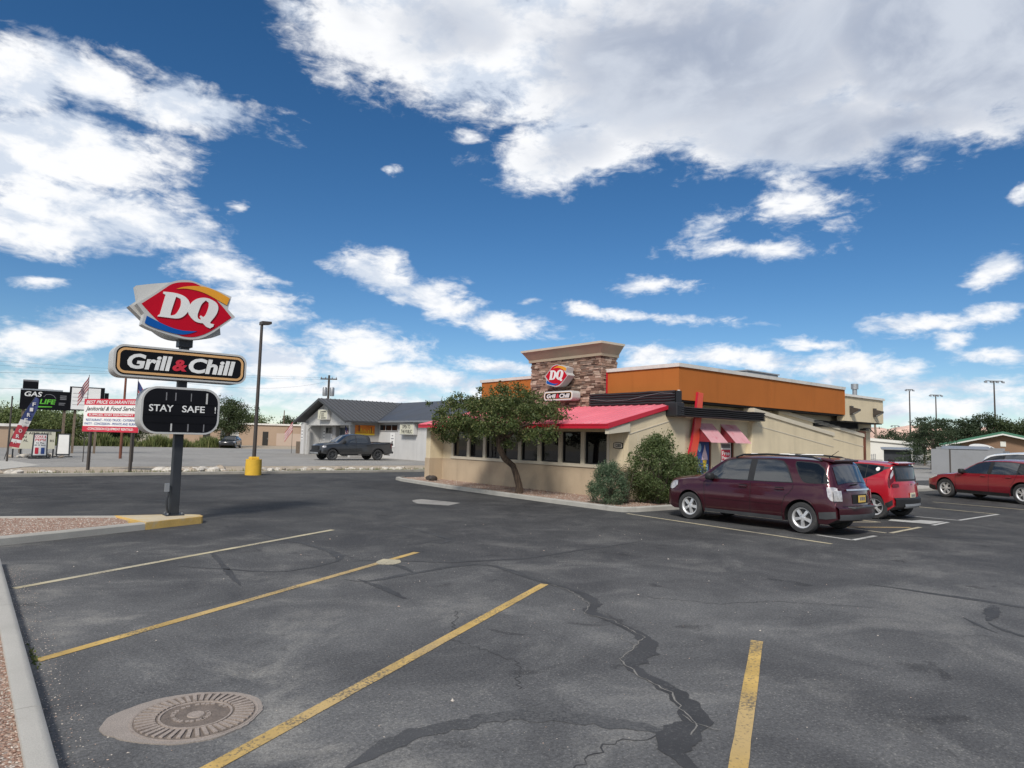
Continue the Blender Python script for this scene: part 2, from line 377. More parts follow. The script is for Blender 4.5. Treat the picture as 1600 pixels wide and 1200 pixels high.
mat('brown_stucco', (.40, .29, .205), .9, .08, .3, dirt=((.30, .2, .14), .4, .55, .4))
mat('brown_stucco_pale', (.50, .39, .31), .9, .08, .3)
mat('building_brown', (.22, .135, .085), .9, .1, .4)
mat('roof_green', (.055, .17, .105), .5, .08, .4)
mat('mobile_white', (.66, .65, .60), .7, .05, .5)
mat('enclosure_grey', (.235, .24, .25), .75, .06, .5, dirt=((.18, .18, .18), .8, .55, .4))
mat('mesa_rock', (.62, .42, .33), .95, .25, .006, .2, .03)
mat('hill_scrub', (.13, .14, .085), .95, .2, .01, .2, .06)
mat('rust_steel', (.16, .055, .03), .8, .3, 2)
mat('kerb_dull', (.30, .28, .245), .92, .15, 1.6, .14, 100, spec=.2, dirt=((.18, .17, .15), 2.2, .5, .5), bmp=.3)
mat('rock_white', (.52, .48, .42), .9, .15, 3, .15, 30, obj=True, bmp=.6)
mat('rock_tan', (.36, .30, .235), .9, .15, 3, .15, 30, obj=True, bmp=.6)
mat('rock_dark', (.06, .05, .045), .9, .2, 6, obj=True, bmp=.6)
STONE = []
for i, c in enumerate([(.27, .175, .13), (.46, .35, .275), (.13, .08, .06), (.36, .25, .19), (.21, .155, .125)]):
    mat('stone_%d' % i, c, .9, .2, 7, .15, 40, spec=.2, bmp=.6); STONE.append(MATS['stone_%d' % i])
mat('mortar_dark', (.07, .05, .04), .95)
mat('iron', (.30, .25, .215), .8, .15, 12, .2, 90, bmp=.5, dirt=((.16, .12, .10), 5, .55, .6))
mat('iron_gap_shade', (.15, .12, .10), .85, .2, 12, .2, 90, bmp=.5)  # the ribs' iron darkened, painting shade into the gaps between them
mat('patch_concrete', (.285, .245, .215), .93, .12, 3.5, .2, 120, bmp=.5, dirt=((.22, .17, .14), 4, .55, .5))

# ---------------------------------------------------------------- mesh helpers
class MB:
    def __init__(s): s.v = []; s.f = []; s.m = []
    def add(s, vs, fs, mi=0):
        o = len(s.v); s.v += [tuple(p) for p in vs]
        for f in fs: s.f.append(tuple(i + o for i in f)); s.m.append(mi)
        return s
    def box(s, x0, x1, y0, y1, z0, z1, mi=0):
        return s.add([(x0, y0, z0), (x1, y0, z0), (x1, y1, z0), (x0, y1, z0), (x0, y0, z1), (x1, y0, z1), (x1, y1, z1), (x0, y1, z1)],
                     [(0, 3, 2, 1), (4, 5, 6, 7), (0, 1, 5, 4), (1, 2, 6, 5), (2, 3, 7, 6), (3, 0, 4, 7)], mi)
    def hexa(s, p, mi=0):      # 8 points: bottom ring, top ring
        return s.add(p, [(0, 3, 2, 1), (4, 5, 6, 7), (0, 1, 5, 4), (1, 2, 6, 5), (2, 3, 7, 6), (3, 0, 4, 7)], mi)
    def prism(s, poly, a, b, axis='y', holes=(), mi=0):
        """2-D polygon (with holes) pushed along an axis from a to b"""
        def P(q, t): return {'y': (q[0], t, q[1]), 'x': (t, q[0], q[1]), 'z': (q[0], q[1], t)}[axis]
        loops = [list(poly)] + [list(h) for h in holes]
        flat = [q for l in loops for q in l]; n = len(flat)
        tris = tessellate_polygon([[Vector((q[0], q[1], 0)) for q in l] for l in loops])
        vs = [P(q, a) for q in flat] + [P(q, b) for q in flat]
        fs = [tuple(t) for t in tris] + [tuple(i + n for i in reversed(t)) for t in tris]
        o = 0
        for l in loops:
            k = len(l)
            for i in range(k):
                j = (i + 1) % k; fs.append((o + i, o + j, o + j + n, o + i + n))
            o += k
        return s.add(vs, fs, mi)
    def tube(s, pts, rads, n=8, cap=True, mi=0):
        pts = [Vector(p) for p in pts]
        if not hasattr(rads, '__len__'): rads = [rads] * len(pts)
        rings = []; prev = None
        for i, p in enumerate(pts):
            t = (pts[min(i + 1, len(pts) - 1)] - pts[max(i - 1, 0)]).normalized()
            if prev is None: a = t.orthogonal().normalized()
            else: a = (prev - t * prev.dot(t)).normalized()
            prev = a; b = t.cross(a)
            rings.append([p + (a * math.cos(2 * PI * k / n) + b * math.sin(2 * PI * k / n)) * rads[i] for k in range(n)])
        vs = [q for r in rings for q in r]; fs = []
        for i in range(len(rings) - 1):
            for k in range(n):
                k2 = (k + 1) % n
                fs.append((i * n + k, i * n + k2, (i + 1) * n + k2, (i + 1) * n + k))
        if cap: fs += [tuple(reversed(range(n))), tuple((len(rings) - 1) * n + k for k in range(n))]
        return s.add(vs, fs, mi)
    def lathe(s, prof, n=24, axis='z', c=(0, 0, 0), mi=0):
        vs = []; fs = []; m = len(prof)
        for k in range(n):
            a = 2 * PI * k / n
            for r, h in prof:
                u, w = r * math.cos(a), r * math.sin(a)
                vs.append({'z': (c[0] + u, c[1] + w, c[2] + h), 'y': (c[0] + u, c[1] + h, c[2] + w), 'x': (c[0] + h, c[1] + u, c[2] + w)}[axis])
        for k in range(n):
            k2 = (k + 1) % n
            for i in range(m - 1): fs.append((k * m + i, k2 * m + i, k2 * m + i + 1, k * m + i + 1))
        return s.add(vs, fs, mi)
    def grid(s, rows, mi=0, close=False):
        n = len(rows[0]); vs = [p for r in rows for p in r]; fs = []
        for i in range(len(rows) - 1):
            for k in range(n if close else n - 1):
                k2 = (k + 1) % n
                fs.append((i * n + k, i * n + k2, (i + 1) * n + k2, (i + 1) * n + k))
        return s.add(vs, fs, mi)
    def move(s, d):
        s.v = [(a + d[0], b + d[1], c + d[2]) for a, b, c in s.v]; return s
    def mesh(s, name, mats, smooth=False):
        me = bpy.data.meshes.new(name); me.from_pydata(s.v, [], s.f)
        for m in mats: me.materials.append(MATS[m] if isinstance(m, str) else m)
        if len(mats) > 1: me.polygons.foreach_set('material_index', s.m)
        if smooth: me.polygons.foreach_set('use_smooth', [True] * len(me.polygons))
        me.update()
        if smooth:
            try: me.set_sharp_from_angle(angle=R(smooth if smooth is not True else 40))
            except Exception: pass
        return me

def fix_normals(me):
    import bmesh
    bm = bmesh.new(); bm.from_mesh(me); bmesh.ops.recalc_face_normals(bm, faces=bm.faces); bm.to_mesh(me); bm.free()

def obj(name, mb, mats, parent=None, loc=(0, 0, 0), smooth=False, world=True, bevel=0, label=None, recalc=True, kind=None):
    """one mesh object; world=True: its vertices are world positions, so the parent's place is taken off"""
    if not isinstance(mats, (list, tuple)): mats = [mats]
    if isinstance(mb, bpy.types.Mesh): me = mb
    else:
        if parent is not None and world:
            l = ROOTS.get(parent.name, Vector((0, 0, 0)))
            mb.move((-l[0], -l[1], -l[2]))
        me = mb.mesh(name, mats, smooth)
        if recalc: fix_normals(me)
    o = bpy.data.objects.new(name, me); COL.objects.link(o)
    o.location = loc
    if parent is not None: o.parent = parent; ROOTS[o.name] = ROOTS.get(parent.name, Vector((0, 0, 0))) if world else Vector((0, 0, 0))
    if bevel:
        b = o.modifiers.new('bevel', 'BEVEL'); b.width = bevel; b.segments = 2; b.limit_method = 'ANGLE'; b.angle_limit = R(35)
    if label: o['label'] = label
    if kind: o['kind'] = kind
    return o
ROOTS = {}
def thing(name, label, cat, loc=(0, 0, 0), rotz=0, group=None, scale=1):
    o = bpy.data.objects.new(name, None); COL.objects.link(o); o.empty_display_size = .2
    o.location = loc; o.rotation_euler = (0, 0, rotz)
    if scale != 1: o.scale = (scale,) * 3
    ROOTS[o.name] = Vector(loc)
    return tag(o, label, cat, group)
def tag(o, label, cat, group=None):
    o['label'] = label; o['category'] = cat
    if group: o['group'] = group
    return o
def struct(name, mb, mats, smooth=False, parent=None):
    o = obj(name, mb, mats, parent, smooth=smooth)
    if parent is None: o['kind'] = 'structure'
    return o
def dup(root, loc, rotz=None, label=None, group=None, scale=None):
    r = root.copy(); COL.objects.link(r); r.location = loc
    if rotz is not None: r.rotation_euler = (0, 0, rotz)
    if scale is not None: r.scale = scale
    if label: r['label'] = label
    if group: r['group'] = group
    for ch in list(root.children):
        c = ch.copy(); COL.objects.link(c); c.parent = r
        for g in ch.children:
            e = g.copy(); COL.objects.link(e); e.parent = c
    return r

def smooth_poly(pts, it=2, keep=50):
    """rounds a traced outline, keeping its sharp corners"""
    for _ in range(it):
        n = len(pts); out = []
        for i in range(n):
            a, b, c = Vector(pts[i - 1]), Vector(pts[i]), Vector(pts[(i + 1) % n])
            d1, d2 = b - a, c - b
            ang = math.degrees(d1.angle(d2)) if d1.length > 1e-6 and d2.length > 1e-6 else 0
            if ang > keep: out.append(tuple(b))
            else: out.append(tuple(b + (a - b) * .25)); out.append(tuple(b + (c - b) * .25))
        pts = out
    return pts
def rrect(x0, x1, z0, z1, r, n=8):
    out = []
    for cx, cz, a0 in ((x1 - r, z1 - r, 0), (x0 + r, z1 - r, 90), (x0 + r, z0 + r, 180), (x1 - r, z0 + r, 270)):
        for k in range(n + 1):
            a = R(a0 + 90 * k / n); out.append((cx + r * math.cos(a), cz + r * math.sin(a)))
    return out

_FONT = {}
def text_mb(txt, height, width=None, bold=0.0, shear=0.0, depth=.004, spacing=1.0):
    """lettering as a mesh in the x-z plane, facing -y, centred on x, standing on z = 0"""
    cu = bpy.data.curves.new('text', 'FONT'); cu.body = txt; cu.size = 1.0
    cu.offset = bold; cu.shear = shear; cu.extrude = 0.0; cu.resolution_u = 3; cu.space_character = spacing
    o = bpy.data.objects.new('text', cu); COL.objects.link(o)
    dg = bpy.context.evaluated_depsgraph_get(); ev = o.evaluated_get(dg); me = ev.to_mesh()
    V = [(v.co.x, v.co.y) for v in me.vertices]; F = [tuple(p.vertices) for p in me.polygons]
    ev.to_mesh_clear(); bpy.data.objects.remove(o); bpy.data.curves.remove(cu)
    if not V: return MB()
    x0 = min(v[0] for v in V); x1 = max(v[0] for v in V); z0 = min(v[1] for v in V); z1 = max(v[1] for v in V)
    k = height / (z1 - z0); kx = k if width is None else width / (x1 - x0)
    P = [((a - (x0 + x1) / 2) * kx, 0.0, (b - z0) * k) for a, b in V]
    mb = MB(); n = len(P)
    mb.add([(a, -depth, c) for a, b, c in P], F)
    # sides, from boundary edges
    ed = {}
    for f in F:
        for i in range(len(f)):
            e = (f[i], f[(i + 1) % len(f)]); ed[e] = 1
    side = [e for e in ed if (e[1], e[0]) not in ed]
    mb.add(P, []); mb.f += [(a, b, b + n, a + n) for a, b in side]; mb.m += [0] * len(side)
    return mb
def turn(mb, rz, loc):
    c, s = math.cos(rz), math.sin(rz)
    mb.v = [(x * c - y * s + loc[0], x * s + y * c + loc[1], z + loc[2]) for x, y, z in mb.v]; return mb

# ---------------------------------------------------------------- the setting
def sheet(name, poly, z, m, kind='structure'):
    mb = MB(); tr = tessellate_polygon([[Vector((p[0], p[1], 0)) for p in poly]])
    mb.add([(p[0], p[1], z) for p in poly], [tuple(t) for t in tr])
    o = obj(name, mb, m); o['kind'] = kind
    return o
struct('ground', MB().add([(-6000, -6000, -.05), (6000, -6000, -.05), (6000, 6000, -.05), (-6000, 6000, -.05)], [(0, 1, 2, 3)]), 'desert')
sheet('asphalt_lot', [(-60, -60), (70, -60), (70, 10), (62, 14), (44, 16), (40, 31), (-60, 31)], 0, 'asphalt')
sheet('neighbour_lot', [(-60, 38.2), (-5, 38.8), (22, 38.2), (50, 37.5), (50, 78), (26, 82), (10, 86), (-60, 88)], -.004, 'asphalt_old')
sheet('dirt_strip', [(-60, 31.2), (60, 31.2), (60, 38.6), (-60, 39)], -.012, 'dirt')
sheet('dirt_lot', [(-60, 86), (20, 84.5), (60, 70), (140, 90), (140, 180), (-60, 180)], -.02, 'dirt')
sheet('side_road', [(40, 16.5), (46, 14.2), (64, 17.5), (140, 34), (140, 48), (60, 27), (40, 24)], -.002, 'asphalt_old')
sheet('side_verge', [(40, 24), (60, 27.2), (140, 48.5), (140, 85), (40, 40)], -.03, 'dirt')
sheet('concrete_apron', [(-8, 33.5), (1.2, 36), (3.1, 40.5), (2.2, 46), (-8, 46)], .004, 'concrete_light')

def kerb(name, pts, width, h, m, side=1, z0=0.0, segs=None):
    """kerb stones along a line of ground points, rounded on the traffic side"""
    mb = MB(); n = len(pts); rows = []
    for i, p in enumerate(pts):
        a = Vector(pts[max(i - 1, 0)]); b = Vector(pts[min(i + 1, n - 1)])
        t = (b - a).normalized(); nrm = Vector((-t.y, t.x)) * side
        prof = [(0, z0 - .05), (.012, h - .025), (.035, h - .005), (.06, h), (width, h), (width, z0 - .05)]
        rows.append([(p[0] + nrm.x * d, p[1] + nrm.y * d, z) for d, z in prof])
    mb.grid(rows); mb.add(rows[0], [tuple(range(6))]); mb.add(rows[-1], [tuple(range(6))])
    return struct(name, mb, m, smooth=35)

def kerb_run(name, pts, width, h, m, side, step=3.0, gap=.008):
    """the same kerb cast in lengths, each its own piece under the run"""
    root = None; acc = []
    P = [Vector(p) for p in pts]
    cum = [0]
    for a, b in zip(P, P[1:]): cum.append(cum[-1] + (b - a).length)
    def at(d):
        for i in range(len(P) - 1):
            if d <= cum[i + 1] + 1e-9: return P[i] + (P[i + 1] - P[i]) * ((d - cum[i]) / (cum[i + 1] - cum[i]))
        return P[-1]
    n = max(1, round(cum[-1] / step)); L = cum[-1] / n
    r = bpy.data.objects.new(name, None); COL.objects.link(r); r['kind'] = 'structure'; ROOTS[r.name] = Vector((0, 0, 0))
    for i in range(n):
        d0, d1 = i * L + gap / 2, (i + 1) * L - gap / 2
        q = [at(d0)] + [P[j] for j in range(len(P)) if d0 < cum[j] < d1] + [at(d1)]
        k = kerb('kerb_stone', [tuple(v) for v in q], width, h, m, side); del k['kind']; k.parent = r
    return r
kerb_run('near_kerb', [(.52, -4), (.52, 11.3)], .15, .115, 'concrete_light', 1)
kerb_run('far_kerb', [(-40, 31.0), (40, 31.0)], .16, .12, 'kerb_dull', 1, 4.0)
kerb_run('planter_kerb', [(15.0, 25.9), (14.45, 25.5), (14.2, 24.6), (13.75, 20.4), (13.55, 15), (13.53, 12.3), (13.6, 11.98), (13.95, 11.82), (16, 11.76), (36.0, 11.76)], .15, .13, 'concrete', 1, 3.0)
near_bed = [(.38, -4), (.38, 11.3), (-2, 11.9), (-14, 12), (-14, -4)]
sheet('near_gravel_bed', near_bed, .075, 'gravel_pink')
bed = [(15.1, 25.7), (14.6, 25.4), (14.35, 24.6), (13.9, 20.4), (13.7, 15), (13.68, 12.4), (13.75, 12.1), (14.0, 11.97), (16, 11.9), (18.2, 11.9), (18.2, 26)]
sheet('planter_gravel_bed', bed, .085, 'gravel_pink')
sheet('building_walk', [(18.2, 11.9), (36, 11.9), (36, 15), (18.2, 15)], .125, 'concrete_light')

mat('nose_top', (.52, .44, .31), .9, .12, 2, .12, 90, spec=.2, dirt=((.56, .40, .16), 1.8, .48, .7), bmp=.3)
# sign island: gravel, grey kerb, yellow nose
isl_near = [(-8, 9.85), (.57, 13.14), (1.41, 13.45), (2.75, 14.02)]
isl_nose = [(2.75, 14.02), (3.84, 14.5), (3.9, 14.62), (3.9, 14.86), (3.82, 14.97), (3.3, 15.22)]
isl_far = [(3.3, 15.22), (2.67, 15.42), (1.65, 15.88), (.67, 16.3), (-8, 20.2)]
sheet('island_gravel_bed', [(-8, 10.0), (.57, 13.29), (2.5, 14.1), (2.6, 15.3), (1.65, 15.75), (.67, 16.15), (-8, 20)], .10, 'gravel_pink')
kerb_run('island_kerb', isl_near, .16, .13, 'concrete', 1, 3.0)
kerb_run('island_far_kerb', isl_far, .16, .13, 'concrete_light', 1, 3.0)
mb = MB().prism([(2.752, 14.023), (3.84, 14.5), (3.9, 14.62), (3.9, 14.86), (3.82, 14.97), (3.302, 15.217), (2.45, 15.42), (2.35, 14.0)][:7], -.05, .134, 'z')
struct('island_nose', mb, ['yellow_paint'])
struct('island_nose_top', MB().prism([(2.78, 14.08), (3.80, 14.53), (3.85, 14.63), (3.85, 14.84), (3.78, 14.93), (3.30, 15.15), (2.50, 15.36)], .1, .138, 'z'), ['nose_top'])

# painted stall lines
def stripe(name, a, b, w, m, z=.004):
    a, b = Vector(a), Vector(b); t = (b - a); L = t.length; t.normalize(); n = Vector((-t.y, t.x)) * w / 2
    k = max(2, int(L / .25)); rows = []
    for i in range(k + 1):
        p = a + t * (L * i / k); j = 1 + random.uniform(-.06, .06)
        rows.append([(*(p + n * j), z), (*(p - n * j), z)])
    return struct(name, MB().grid(rows), m)
for k, (a, b) in enumerate([((.58, 9.61), (5.7, 12.41)), ((.58, 6.565), (5.75, 9.38)), ((.58, 3.66), (5.9, 6.5)), ((.58, .62), (5.93, 3.55)), ((.58, -2.4), (5.93, .5))]):
    stripe('stall_line', a, b, .105, 'line_yellow' if k else 'line_cream')
for a, b, m in [((13.44, 11.7), (12.98, 6.2), 'line_cream'), ((14.0, 7.0), (13.9, 6.2), 'line_white'), ((13.9, 6.22), (15.05, 6.26), 'line_white'),
                ((15.9, 7.35), (15.78, 6.34), 'line_cream'), ((15.86, 6.28), (17.75, 6.37), 'line_cream'), ((15.98, 7.34), (17.45, 6.47), 'line_yellow'),
                ((17.1, 7.8), (17.95, 7.36), 'line_cream'), ((18.5, 6.36), (19.7, 6.42), 'line_white'), ((20.5, 6.43), (23.7, 6.42), 'line_white'), ((20.4, 7.9), (20.5, 6.43), 'line_white'),
                ((24.0, 8.8), (23.7, 6.42), 'line_cream'), ((26.8, 9.2), (26.5, 6.4), 'line_cream'), ((24.3, 11.6), (24.0, 8.8), 'line_cream'), ((15.98, 11.6), (15.9, 7.35), 'line_cream'), ((18.0, 11.6), (17.95, 7.36), 'line_cream')]:
    stripe('stall_line', a, b, .10, m)
struct('accessible_marking', MB().prism([(18.55, 7.4), (18.75, 6.5), (19.7, 6.5), (19.55, 7.0), (19.1, 7.05), (19.0, 7.5)], .002, .0055, 'z'), 'line_white')

# sealed cracks, tyre marks
def crack(pts, widths, m, z=.003, wob=.25):
    P = [Vector(p) for p in pts]; rows = []
    if not hasattr(widths, '__len__'): widths = [widths] * len(P)
    for i in range(len(P) - 1):
        a, b = P[i], P[i + 1]; k = max(2, int((b - a).length / .05))
        p0 = P[max(i - 1, 0)]; p3 = P[min(i + 2, len(P) - 1)]
        for j in range(k):
            t = j / k
            c = .5 * ((2 * a) + (b - p0) * t + (2 * p0 - 5 * a + 4 * b - p3) * t * t + (3 * a - p0 - 3 * b + p3) * t ** 3)
            rows.append((c, widths[i] * (1 - t) + widths[i + 1] * t))
    rows.append((P[-1], widths[-1])); out = []
    for i, (c, w) in enumerate(rows):
        t = (rows[min(i + 1, len(rows) - 1)][0] - rows[max(i - 1, 0)][0])
        t = t.normalized() if t.length > 1e-6 else Vector((1, 0))
        n = Vector((-t.y, t.x)); f = min(1, .2 + i * .1, .2 + (len(rows) - 1 - i) * .1); ph = 7.3 * pts[0][0]
        l = w / 2 * f * (1 + wob * (math.sin(i * .31 + ph) * .9 + math.sin(i * 1.33 + 2 * ph) * .5 + random.uniform(-1.1, 1.1)))
        r = w / 2 * f * (1 + wob * (math.sin(i * .27 + 3 * ph) * .9 + math.sin(i * 1.51 + ph) * .5 + random.uniform(-1.1, 1.1)))
        out.append([(*(c + n * l), z), (*(c - n * r), z)])
    return struct('crack_seal' if m != 'tyre_mark' else 'tyre_mark', MB().grid(out), m)
C1 = [(6.05, 7.08), (5.98, 6.66), (5.96, 6.02), (5.74, 5.44), (5.39, 5.2), (5.3, 4.79), (5.17, 4.34), (4.96, 4.07), (4.57, 3.85), (4.39, 3.72), (4.26, 3.38), (4.09, 2.99), (3.88, 2.74), (3.63, 2.71), (3.42, 2.62), (3.3, 2.3)]
crack(C1, [.05, .07, .09, .13, .16, .08, .12, .2, .2, .13, .13, .16, .2, .24, .22, .12], 'crack_seal', .0035)
def hair(pts, w, m, z, jit, seed):
    # an open crack: a jagged run of short straight breaks
    gg = random.Random(seed); P = [Vector(p) for p in pts]; q = []
    for a, b in zip(P, P[1:]):
        k = max(2, int((b - a).length / .045)); t = (b - a).normalized(); n = Vector((-t.y, t.x))
        for j in range(k): q.append(a.lerp(b, j / k) + n * gg.uniform(-jit, jit))
    q.append(P[-1]); rows = []
    for i, c in enumerate(q):
        t = (q[min(i + 1, len(q) - 1)] - q[max(i - 1, 0)]).normalized(); n = Vector((-t.y, t.x)); ww = w * gg.uniform(.35, 1.3) / 2
        rows.append([(*(c + n * ww), z), (*(c - n * ww), z)])
    return struct('open_crack', MB().grid(rows), m)
hair([(5.94, 6.43), (5.91, 6.05), (5.6, 5.4), (5.27, 5.16), (5.32, 4.81), (5.12, 4.23), (4.74, 4.05), (4.45, 3.94), (4.24, 3.53), (4.18, 3.2), (3.96, 2.93), (3.84, 2.73), (3.69, 2.67)], .013, 'crack_line', .0056, .016, 1)
hair([(5.0, 4.42), (4.9, 4.3), (4.86, 4.12)], .009, 'crack_line', .0057, .012, 2)
hair([(3.92, 2.9), (3.86, 2.78), (3.9, 2.6)], .008, 'crack_line', .0057, .012, 3)
for k_, pp_ in enumerate([[(3.7, 2.72), (3.2, 2.9), (2.6, 2.75), (1.9, 2.9)], [(4.2, 6.0), (3.6, 5.2), (3.7, 4.4), (3.3, 3.9)], [(6.4, 5.4), (6.9, 4.6), (7.6, 4.3), (8.3, 3.5)],
                           [(5.2, 10.4), (6.2, 10.1), (7.4, 10.6), (8.8, 10.2)], [(8.1, 8.2), (8.6, 7.2), (9.3, 6.6)], [(10.5, 9.5), (11.2, 8.2), (12.2, 7.4)]]):
    hair(pp_, .011, 'crack_seal', .0026, .035, 20 + k_)
crack([(3.62, 2.71), (3.54, 2.95), (3.27, 3.26), (2.98, 3.57), (2.53, 3.67), (2.16, 3.67), (1.77, 3.55)], [.15, .2, .16, .15, .17, .14, .1], 'tyre_mark', .0028)
crack([(4.31, 13.37), (4.46, 11.77), (4.61, 10.87), (4.59, 9.74), (4.33, 9.27)], [.05, .09, .1, .16, .1], 'crack_seal')
crack([(4.33, 9.27), (3.43, 9.0), (2.73, 9.69), (2.41, 10.05)], [.08, .06, .05, .04], 'crack_seal')
crack([(3.09, 11.03), (2.91, 9.74), (2.72, 8.43)], [.05, .09, .06], 'crack_seal')
crack([(4.65, 9.2), (5.26, 8.77), (5.8, 8.38), (6.93, 8.08), (8.06, 8.17), (9.94, 8.3)], [.08, .05, .09, .08, .08, .04], 'crack_seal')
crack([(3.9, 8.11), (4.1, 7.85), (4.78, 7.96), (5.92, 8.07), (6.08, 7.52), (5.95, 6.75)], [.04, .07, .1, .1, .12, .08], 'crack_seal', .0031)
crack([(4.06, 8.02), (4.07, 7.36), (4.03, 6.77)], [.06, .1, .14], 'crack_seal', .0033)
crack([(4.84, 8.97), (4.94, 8.5), (4.85, 7.91)], [.05, .09, .06], 'crack_seal', .0029)
crack([(7.16, 12.5), (7.08, 11.14), (6.95, 10.27), (6.54, 9.91)], [.05, .07, .13, .12], 'crack_seal')
crack([(9.62, 4.12), (9.7, 3.79), (9.77, 3.36), (9.84, 2.82), (9.9, 1.6)], [.03, .07, .10, .12, .12], 'crack_seal')
crack([(9.72, 2.7), (9.12, 2.55), (8.73, 2.5)], [.14, .16, .12], 'crack_seal', .0031)
crack([(8.69, 2.71), (8.43, 2.48), (8.25, 2.27)], [.04, .07, .05], 'crack_seal')
crack([(8.67, 2.47), (8.45, 2.27), (8.2, 1.8)], [.05, .07, .06], 'crack_seal', .0033)
crack([(1.0, 22.8), (2.11, 21.84), (3.03, 21.03), (4.65, 19.13), (6.5, 17.8)], [.05, .07, .07, .08, .05], 'crack_seal')
crack([(9.4, 25), (9.5, 23.52), (9.91, 19.82), (9.6, 16.5)], [.05, .07, .08, .05], 'crack_seal')
crack([(14.6, 7.2), (15.57, 5.9), (16.75, 4.9), (17.88, 4.0), (19, 2)], [.05, .09, .08, .09, .08], 'crack_seal')
crack([(21.5, 6.1), (22.2, 5.0), (23.5, 4.0)], [.05, .1, .06], 'crack_seal')
struct('asphalt_patch', MB().prism(smooth_poly([(4.78, 8.95), (5.02, 9.12), (5.18, 8.92), (5.1, 8.72), (4.92, 8.66), (4.76, 8.78)]), .001, .0062, 'z'), 'line_cream')
struct('asphalt_patch', MB().prism(smooth_poly([(10.2, 17.1), (10.7, 17.3), (10.95, 16.5), (11.1, 15.85), (10.4, 15.4), (9.9, 16.2)]), .001, .0042, 'z'), 'asphalt_old')

# loose stones on the beds and grit on the asphalt
def pebbles(name, spots, m, zf, kind='stuff'):
    mb = MB(); base = [(1, 0, 0), (0, 1, 0), (-1, 0, 0), (0, -1, 0), (0, 0, 1), (0, 0, -.6)]
    F = [(0, 1, 4), (1, 2, 4), (2, 3, 4), (3, 0, 4), (1, 0, 5), (2, 1, 5), (3, 2, 5), (0, 3, 5)]
    V = []; FF = []; o = 0; rn = random.Random(5); MI = []
    for (x, y, s) in spots:
        a = rn.uniform(0, 6.28); c, sn = math.cos(a), math.sin(a); k = [rn.uniform(.6, 1.3) for _ in range(3)]
        sx, sy, sz = s * k[0], s * k[1] * .8, s * .62 * k[2]
        for px, py, pz in base:
            px *= sx * rn.uniform(.8, 1.2); py *= sy; V.append((x + px * c - py * sn, y + px * sn + py * c, zf + pz * sz * rn.uniform(.7, 1.2)))
        FF += [tuple(i + o for i in f) for f in F]; MI += [rn.choice((0, 0, 1, 2))] * 8; o += 6
    mb.v = V; mb.f = FF; mb.m = MI
    o = obj(name, mb, m, recalc=False); o['kind'] = kind
    return o
mat('pebble_a', (.30, .185, .14), .9, .35, 22, obj=False); mat('pebble_b', (.42, .31, .25), .9, .3, 22); mat('pebble_c', (.52, .46, .40), .9, .3, 22)
rn = random.Random(3)
sp = []
for _ in range(15000):
    y = 2.6 + 8.6 * rn.random() ** 1.6; x = .37 - rn.random() ** 1.3 * 1.3
    sp.append((x, y, rn.uniform(.006, .013)))
for _ in range(500): sp.append((rn.uniform(.36, .47), 3 + 7 * rn.random(), rn.uniform(.003, .008)))
tag(pebbles('gravel', sp, ['pebble_a', 'pebble_b', 'pebble_c'], .078), 'pink landscaping gravel behind the near kerb', 'gravel')
def inside(p, poly):
    r = False; n = len(poly)
    for i in range(n):
        a, b = poly[i], poly[i - 1]
        if (a[1] > p[1]) != (b[1] > p[1]) and p[0] < (b[0] - a[0]) * (p[1] - a[1]) / (b[1] - a[1]) + a[0]: r = not r
    return r
sp = []
while len(sp) < 9000:
    p = (rn.uniform(13.6, 18), rn.uniform(11.9, 25.6))
    if inside(p, bed): sp.append((*p, rn.uniform(.010, .024)))
tag(pebbles('gravel', sp, ['pebble_a', 'pebble_b', 'pebble_c'], .09), 'pink gravel in the planting bed around the restaurant', 'gravel')
isl = [(-1.5, 12.6), (.57, 13.3), (2.5, 14.1), (2.5, 15.25), (1.65, 15.7), (.67, 16.1), (-1.5, 17)]
sp = []
while len(sp) < 7000:
    p = (rn.uniform(-1.5, 2.5), rn.uniform(12.6, 17))
    if inside(p, isl): sp.append((*p, rn.uniform(.008, .02)))
tag(pebbles('gravel', sp, ['pebble_a', 'pebble_b', 'pebble_c'], .104), 'pink gravel on the island around the tall sign', 'gravel')
sp = [(.53 + abs(rn.gauss(0, .12)), rn.uniform(2.5, 11), rn.uniform(.003, .007)) for _ in range(900)] + [(rn.uniform(.6, 9), rn.uniform(2, 10), rn.uniform(.0025, .006)) for _ in range(500)] + [(rn.uniform(1, 11), rn.uniform(2.4, 12), rn.uniform(.009, .018)) for _ in range(40)]
tag(pebbles('grit', sp, ['pebble_b', 'pebble_c', 'pebble_c'], .002), 'loose grit scattered on the asphalt', 'grit')

# utility cover set in a concrete patch
MH = thing('utility_cover', 'round ribbed iron utility cover in a concrete patch on the asphalt', 'manhole', (1.30, 4.755, 0))
pp = []
for k in range(90):
    a = 2 * PI * k / 90; r = .405 + .012 * math.sin(3 * a + 1) + .004 * math.sin(11 * a) + random.uniform(-.004, .004)
    sx = 1.0 + .36 * max(0, math.cos(a - R(150))) ** 2
    pp.append((1.30 + r * sx * math.cos(a), 4.755 + r * math.sin(a) * (1 + .1 * max(0, math.cos(a - R(150))))))
obj('concrete_patch', MB().prism(pp, -.02, .007, 'z'), 'patch_concrete', MH)
obj('frame_ring', MB().lathe([(.368, -.02), (.368, .0085), (.38, .009), (.383, -.02)], 48, 'z', (1.30, 4.755, 0)), 'iron', MH, smooth=True)
cov = obj('cover', MB().lathe([(0, .0075), (.362, .0075), (.365, -.02)], 48, 'z', (1.30, 4.755, 0)), 'iron_gap_shade', MH, smooth=True)
rib = MB(); 
